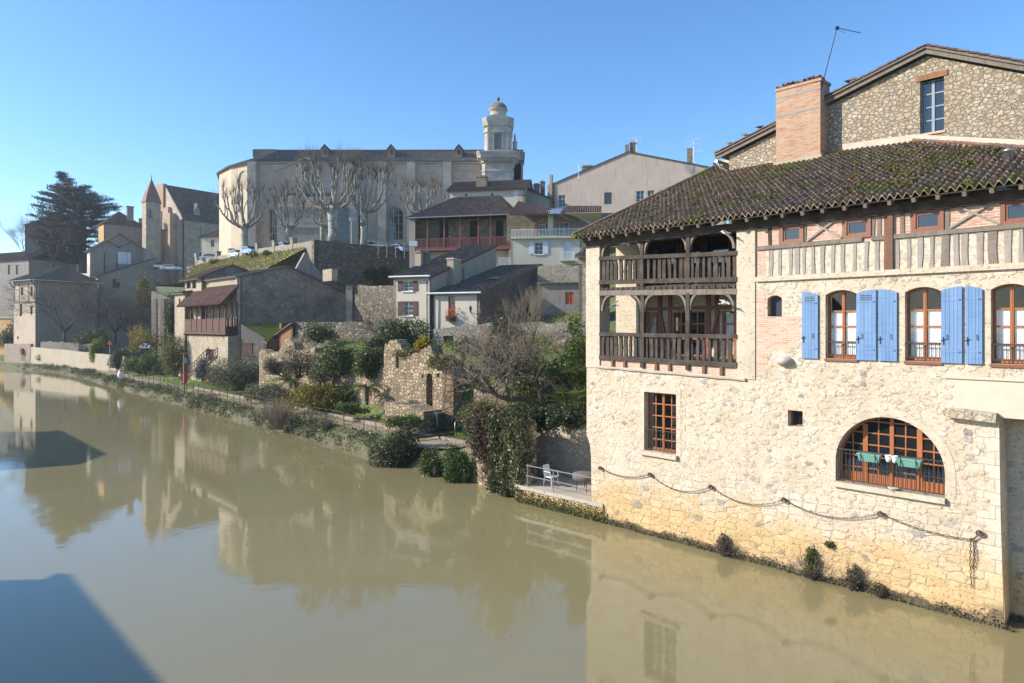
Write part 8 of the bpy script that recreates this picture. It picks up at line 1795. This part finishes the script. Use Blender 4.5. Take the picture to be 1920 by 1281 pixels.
# ---- moss cushions on the big roof
bl = []
for k in range(420):
    px, py = R.uniform(1090, 1915), R.uniform(272, 440); p = onroof(px, py); s = (p-A0).dot(TD); q = (p-A0).dot(ND)
    if not (-7.7 < q < .5 and s < 14.2-(.6-q)*.19): continue
    if math.sin(px*.021+py*.05)+math.sin(px*.047-py*.03) < .25 and R.random() < .8: continue
    bl.append((p.x, p.y, p.z+.06, R.uniform(.08, .22), R.uniform(.08, .22), R.uniform(.03, .06)))
v, f = leaves(blobpts(bl, 11000, .2), .055, .7, .8); tag(npmesh('roof_moss', v, f, M['leaf_moss'], base=bl[0][:3]), kind='stuff')
# ---- grass and weeds along the bank
def scatter(n, ka, kb, ta, tb, clump=None):
    out = []
    while len(out) < n:
        k = ka+(kb-ka)*R.random()**1.35; t_ = R.uniform(ta, tb)
        if clump and math.sin(k*1.3+t_)*math.cos(k*.47) < clump and R.random() < .75: continue
        p = bpt(k, t_, .02); out.append((p.x, p.y, p.z))
    return np.array(out)
KE = K110
P = scatter(36000, 2, K60, 3.7, 9.6); v, f = leaves(P, .17, .16, up=1.6); tag(npmesh('lawn_grass', v, f, M['grass_blade'], base=tuple(P[0])), kind='stuff')
P = scatter(15000, K60, n_-12, 3.5, 16); v, f = leaves(P, .3, .2, up=1.6); tag(npmesh('far_lawn_grass', v, f, M['grass_blade'], base=tuple(P[0])), kind='stuff')
bl = []
for k in range(900):
    kk = 4+(K110+14-4)*R.random()**1.2; t_ = R.uniform(-.05, 1.35); p = bpt(kk, t_); g = .6+.4*math.sin(kk*.9)*math.sin(kk*.37+1)
    if bpt(kk, 0).x/bpt(kk, 0).y > -.215 and R.random() < .5: continue
    r_ = R.uniform(.2, .42)*g+.1; bl.append((p.x, p.y, p.z+r_*.5, r_*1.3, r_*1.3, r_))
half = len(bl)
for nm, sub, mat in (('bank_weeds', bl[::2], 'leaf_ivy'), ('bank_herbs', bl[1::4], 'leaf_green'), ('bank_dry_grass', bl[3::4], 'leaf_dry')):
    P = blobpts(sub, 15000 if nm == 'bank_weeds' else 8000, .35); v, f = leaves(P, .16, .45, up=.4); tag(npmesh(nm, v, f, M[mat], base=sub[0][:3]), kind='stuff')
P = scatter(6000, 1, K60, 1.4, 3.6, .1); v, f = leaves(P, .12, .2, up=1.3); tag(npmesh('path_edge_grass', v, f, M['grass_blade'], base=tuple(P[0])), kind='stuff')
# undergrowth on the hillside between the walls
pts = []
while len(pts) < 9000:
    px = R.uniform(480, 1100); Y = R.uniform(44, 64); x = (px-CX)/F*Y; i = np.argmin((PP[:,0]-x)**2+(PP[:,1]-Y)**2)
    if T[i] > 6: pts.append((x+R.gauss(0, .5), Y+R.gauss(0, .5), Hh[i]+R.uniform(0, .35)))
v, f = leaves(np.array(pts), .2, .3, up=.9); tag(npmesh('hillside_undergrowth', v, f, M['leaf_olive'], base=pts[0]), kind='stuff')

# ragged grass and low growth on the garden slopes and pads
pts = []
while len(pts) < 14000:
    x, y = R.uniform(-34, 3), R.uniform(36, 80); i = np.argmin((PP[:,0]-x)**2+(PP[:,1]-y)**2)
    if T[i] > 8.5 and Hh[i] < 7: pts.append((x+R.gauss(0, .3), y+R.gauss(0, .3), Hh[i]+R.uniform(-.1, .12)))
v, f = leaves(np.array(pts), .24, .2, up=1.3); tag(npmesh('garden_grass', v, f, M['grass_blade'], base=pts[0]), kind='stuff')
B('shrub', 'straggling ivy clump spilling over the gravel beside the orange-lidded bin', 905, 812, 37.6, 60, 40, 'leaf_ivy', 4500, .11, 6)
B('shrub', 'weedy green clump under the slope wall behind the orange-lidded bin', 905, 790, 42.6, 70, 42, 'leaf_olive', 4000, .13, 7)
B('shrub', 'dark ivy clump at the foot of the shaded ruin return', 868, 800, 44.0, 34, 40, 'leaf_ivy', 2500, .12, 5)
B('shrub', 'low green ground plants on the lawn between the palms', 660, 775, 50.5, 60, 22, 'leaf_green', 3000, .14, 6)
SKY, EXPO, SKY_DUST, SKY_OZ = .148, .74, .3, 4.3
mb = MB(); mb.face([(-900, -300, 0), (900, -300, 0), (900, 900, 0), (-900, 900, 0)]); tag(mb.build('river_water', M['water']), kind='structure')
t = NT('morning_haze'); v = t.n('VolumePrincipled'); v.inputs['Color'].default_value = (.80, .90, 1, 1); v.inputs['Density'].default_value = .00032; v.inputs['Anisotropy'].default_value = .2
t.out(v, True); M['haze'] = t.m
mb = MB(); mb.hexa([(-950, -350, -4), (950, -350, -4), (950, 950, -4), (-950, 950, -4), (-950, -350, 58), (950, -350, 58), (950, 950, 58), (-950, 950, 58)]); tag(mb.build('haze', M['haze']), kind='stuff')

P = []
for k in range(420): Y = R.uniform(14, 60); X = R.uniform(-.5*Y, .15*Y); P.append((X+R.gauss(0, .4), Y, .012))
v, f = leaves(np.array(P), .05, .6); v[:,2] = .012+.2*np.abs(v[:,2]-.012); tag(npmesh('floating_leaves', v, f, M['leaf_dry'], base=P[0]), kind='stuff')
# ======================= light, sky, air, camera =======================
AZ = V((-.998, -.06, 0)).normalized(); EL = math.radians(28)
sun = bpy.data.lights.new('sun', 'SUN'); sun.energy = 4.5; sun.angle = math.radians(.53); sun.color = (1, .91, .78)
so = bpy.data.objects.new('sun', sun); C.objects.link(so)
d = V((AZ.x*math.cos(EL), AZ.y*math.cos(EL), math.sin(EL))); so.rotation_euler = d.to_track_quat('Z', 'Y').to_euler(); so.location = d*200
w = bpy.data.worlds.new('World'); bpy.context.scene.world = w; w.use_nodes = True; nt = w.node_tree; nt.nodes.clear()
sk = nt.nodes.new('ShaderNodeTexSky'); sk.sky_type = 'NISHITA'; sk.sun_disc = False; sk.sun_elevation = EL; sk.sun_rotation = math.atan2(d.x, d.y)
sk.air_density = 1.0; sk.dust_density = SKY_DUST; sk.ozone_density = SKY_OZ; sk.altitude = 0
bg = nt.nodes.new('ShaderNodeBackground'); bg.inputs['Strength'].default_value = SKY; ow = nt.nodes.new('ShaderNodeOutputWorld')
hs = nt.nodes.new('ShaderNodeHueSaturation'); hs.inputs['Saturation'].default_value = 1.13; nt.links.new(sk.outputs[0], hs.inputs['Color']); nt.links.new(hs.outputs[0], bg.inputs[0]); nt.links.new(bg.outputs[0], ow.inputs[0])
cam = bpy.data.cameras.new('camera'); co = bpy.data.objects.new('camera', cam); C.objects.link(co); co.location = (0, 0, EYE); co.rotation_euler = (PI/2, 0, 0)
cam.sensor_width = 36; cam.lens = 24; cam.shift_y = -(640.5-HZ)/1920; cam.clip_start = .1; cam.clip_end = 5000
sc = bpy.context.scene; sc.camera = co
sc.view_settings.view_transform = 'Standard'; sc.view_settings.look = 'None'; sc.view_settings.exposure = EXPO; sc.view_settings.gamma = 1
sc.render.engine = 'CYCLES'; sc.cycles.use_denoising = True; sc.cycles.max_bounces = 8; sc.cycles.transparent_max_bounces = 16; sc.cycles.volume_bounces = 0
sc.cycles.sample_clamp_indirect = 6
bpy.context.view_layer.update()
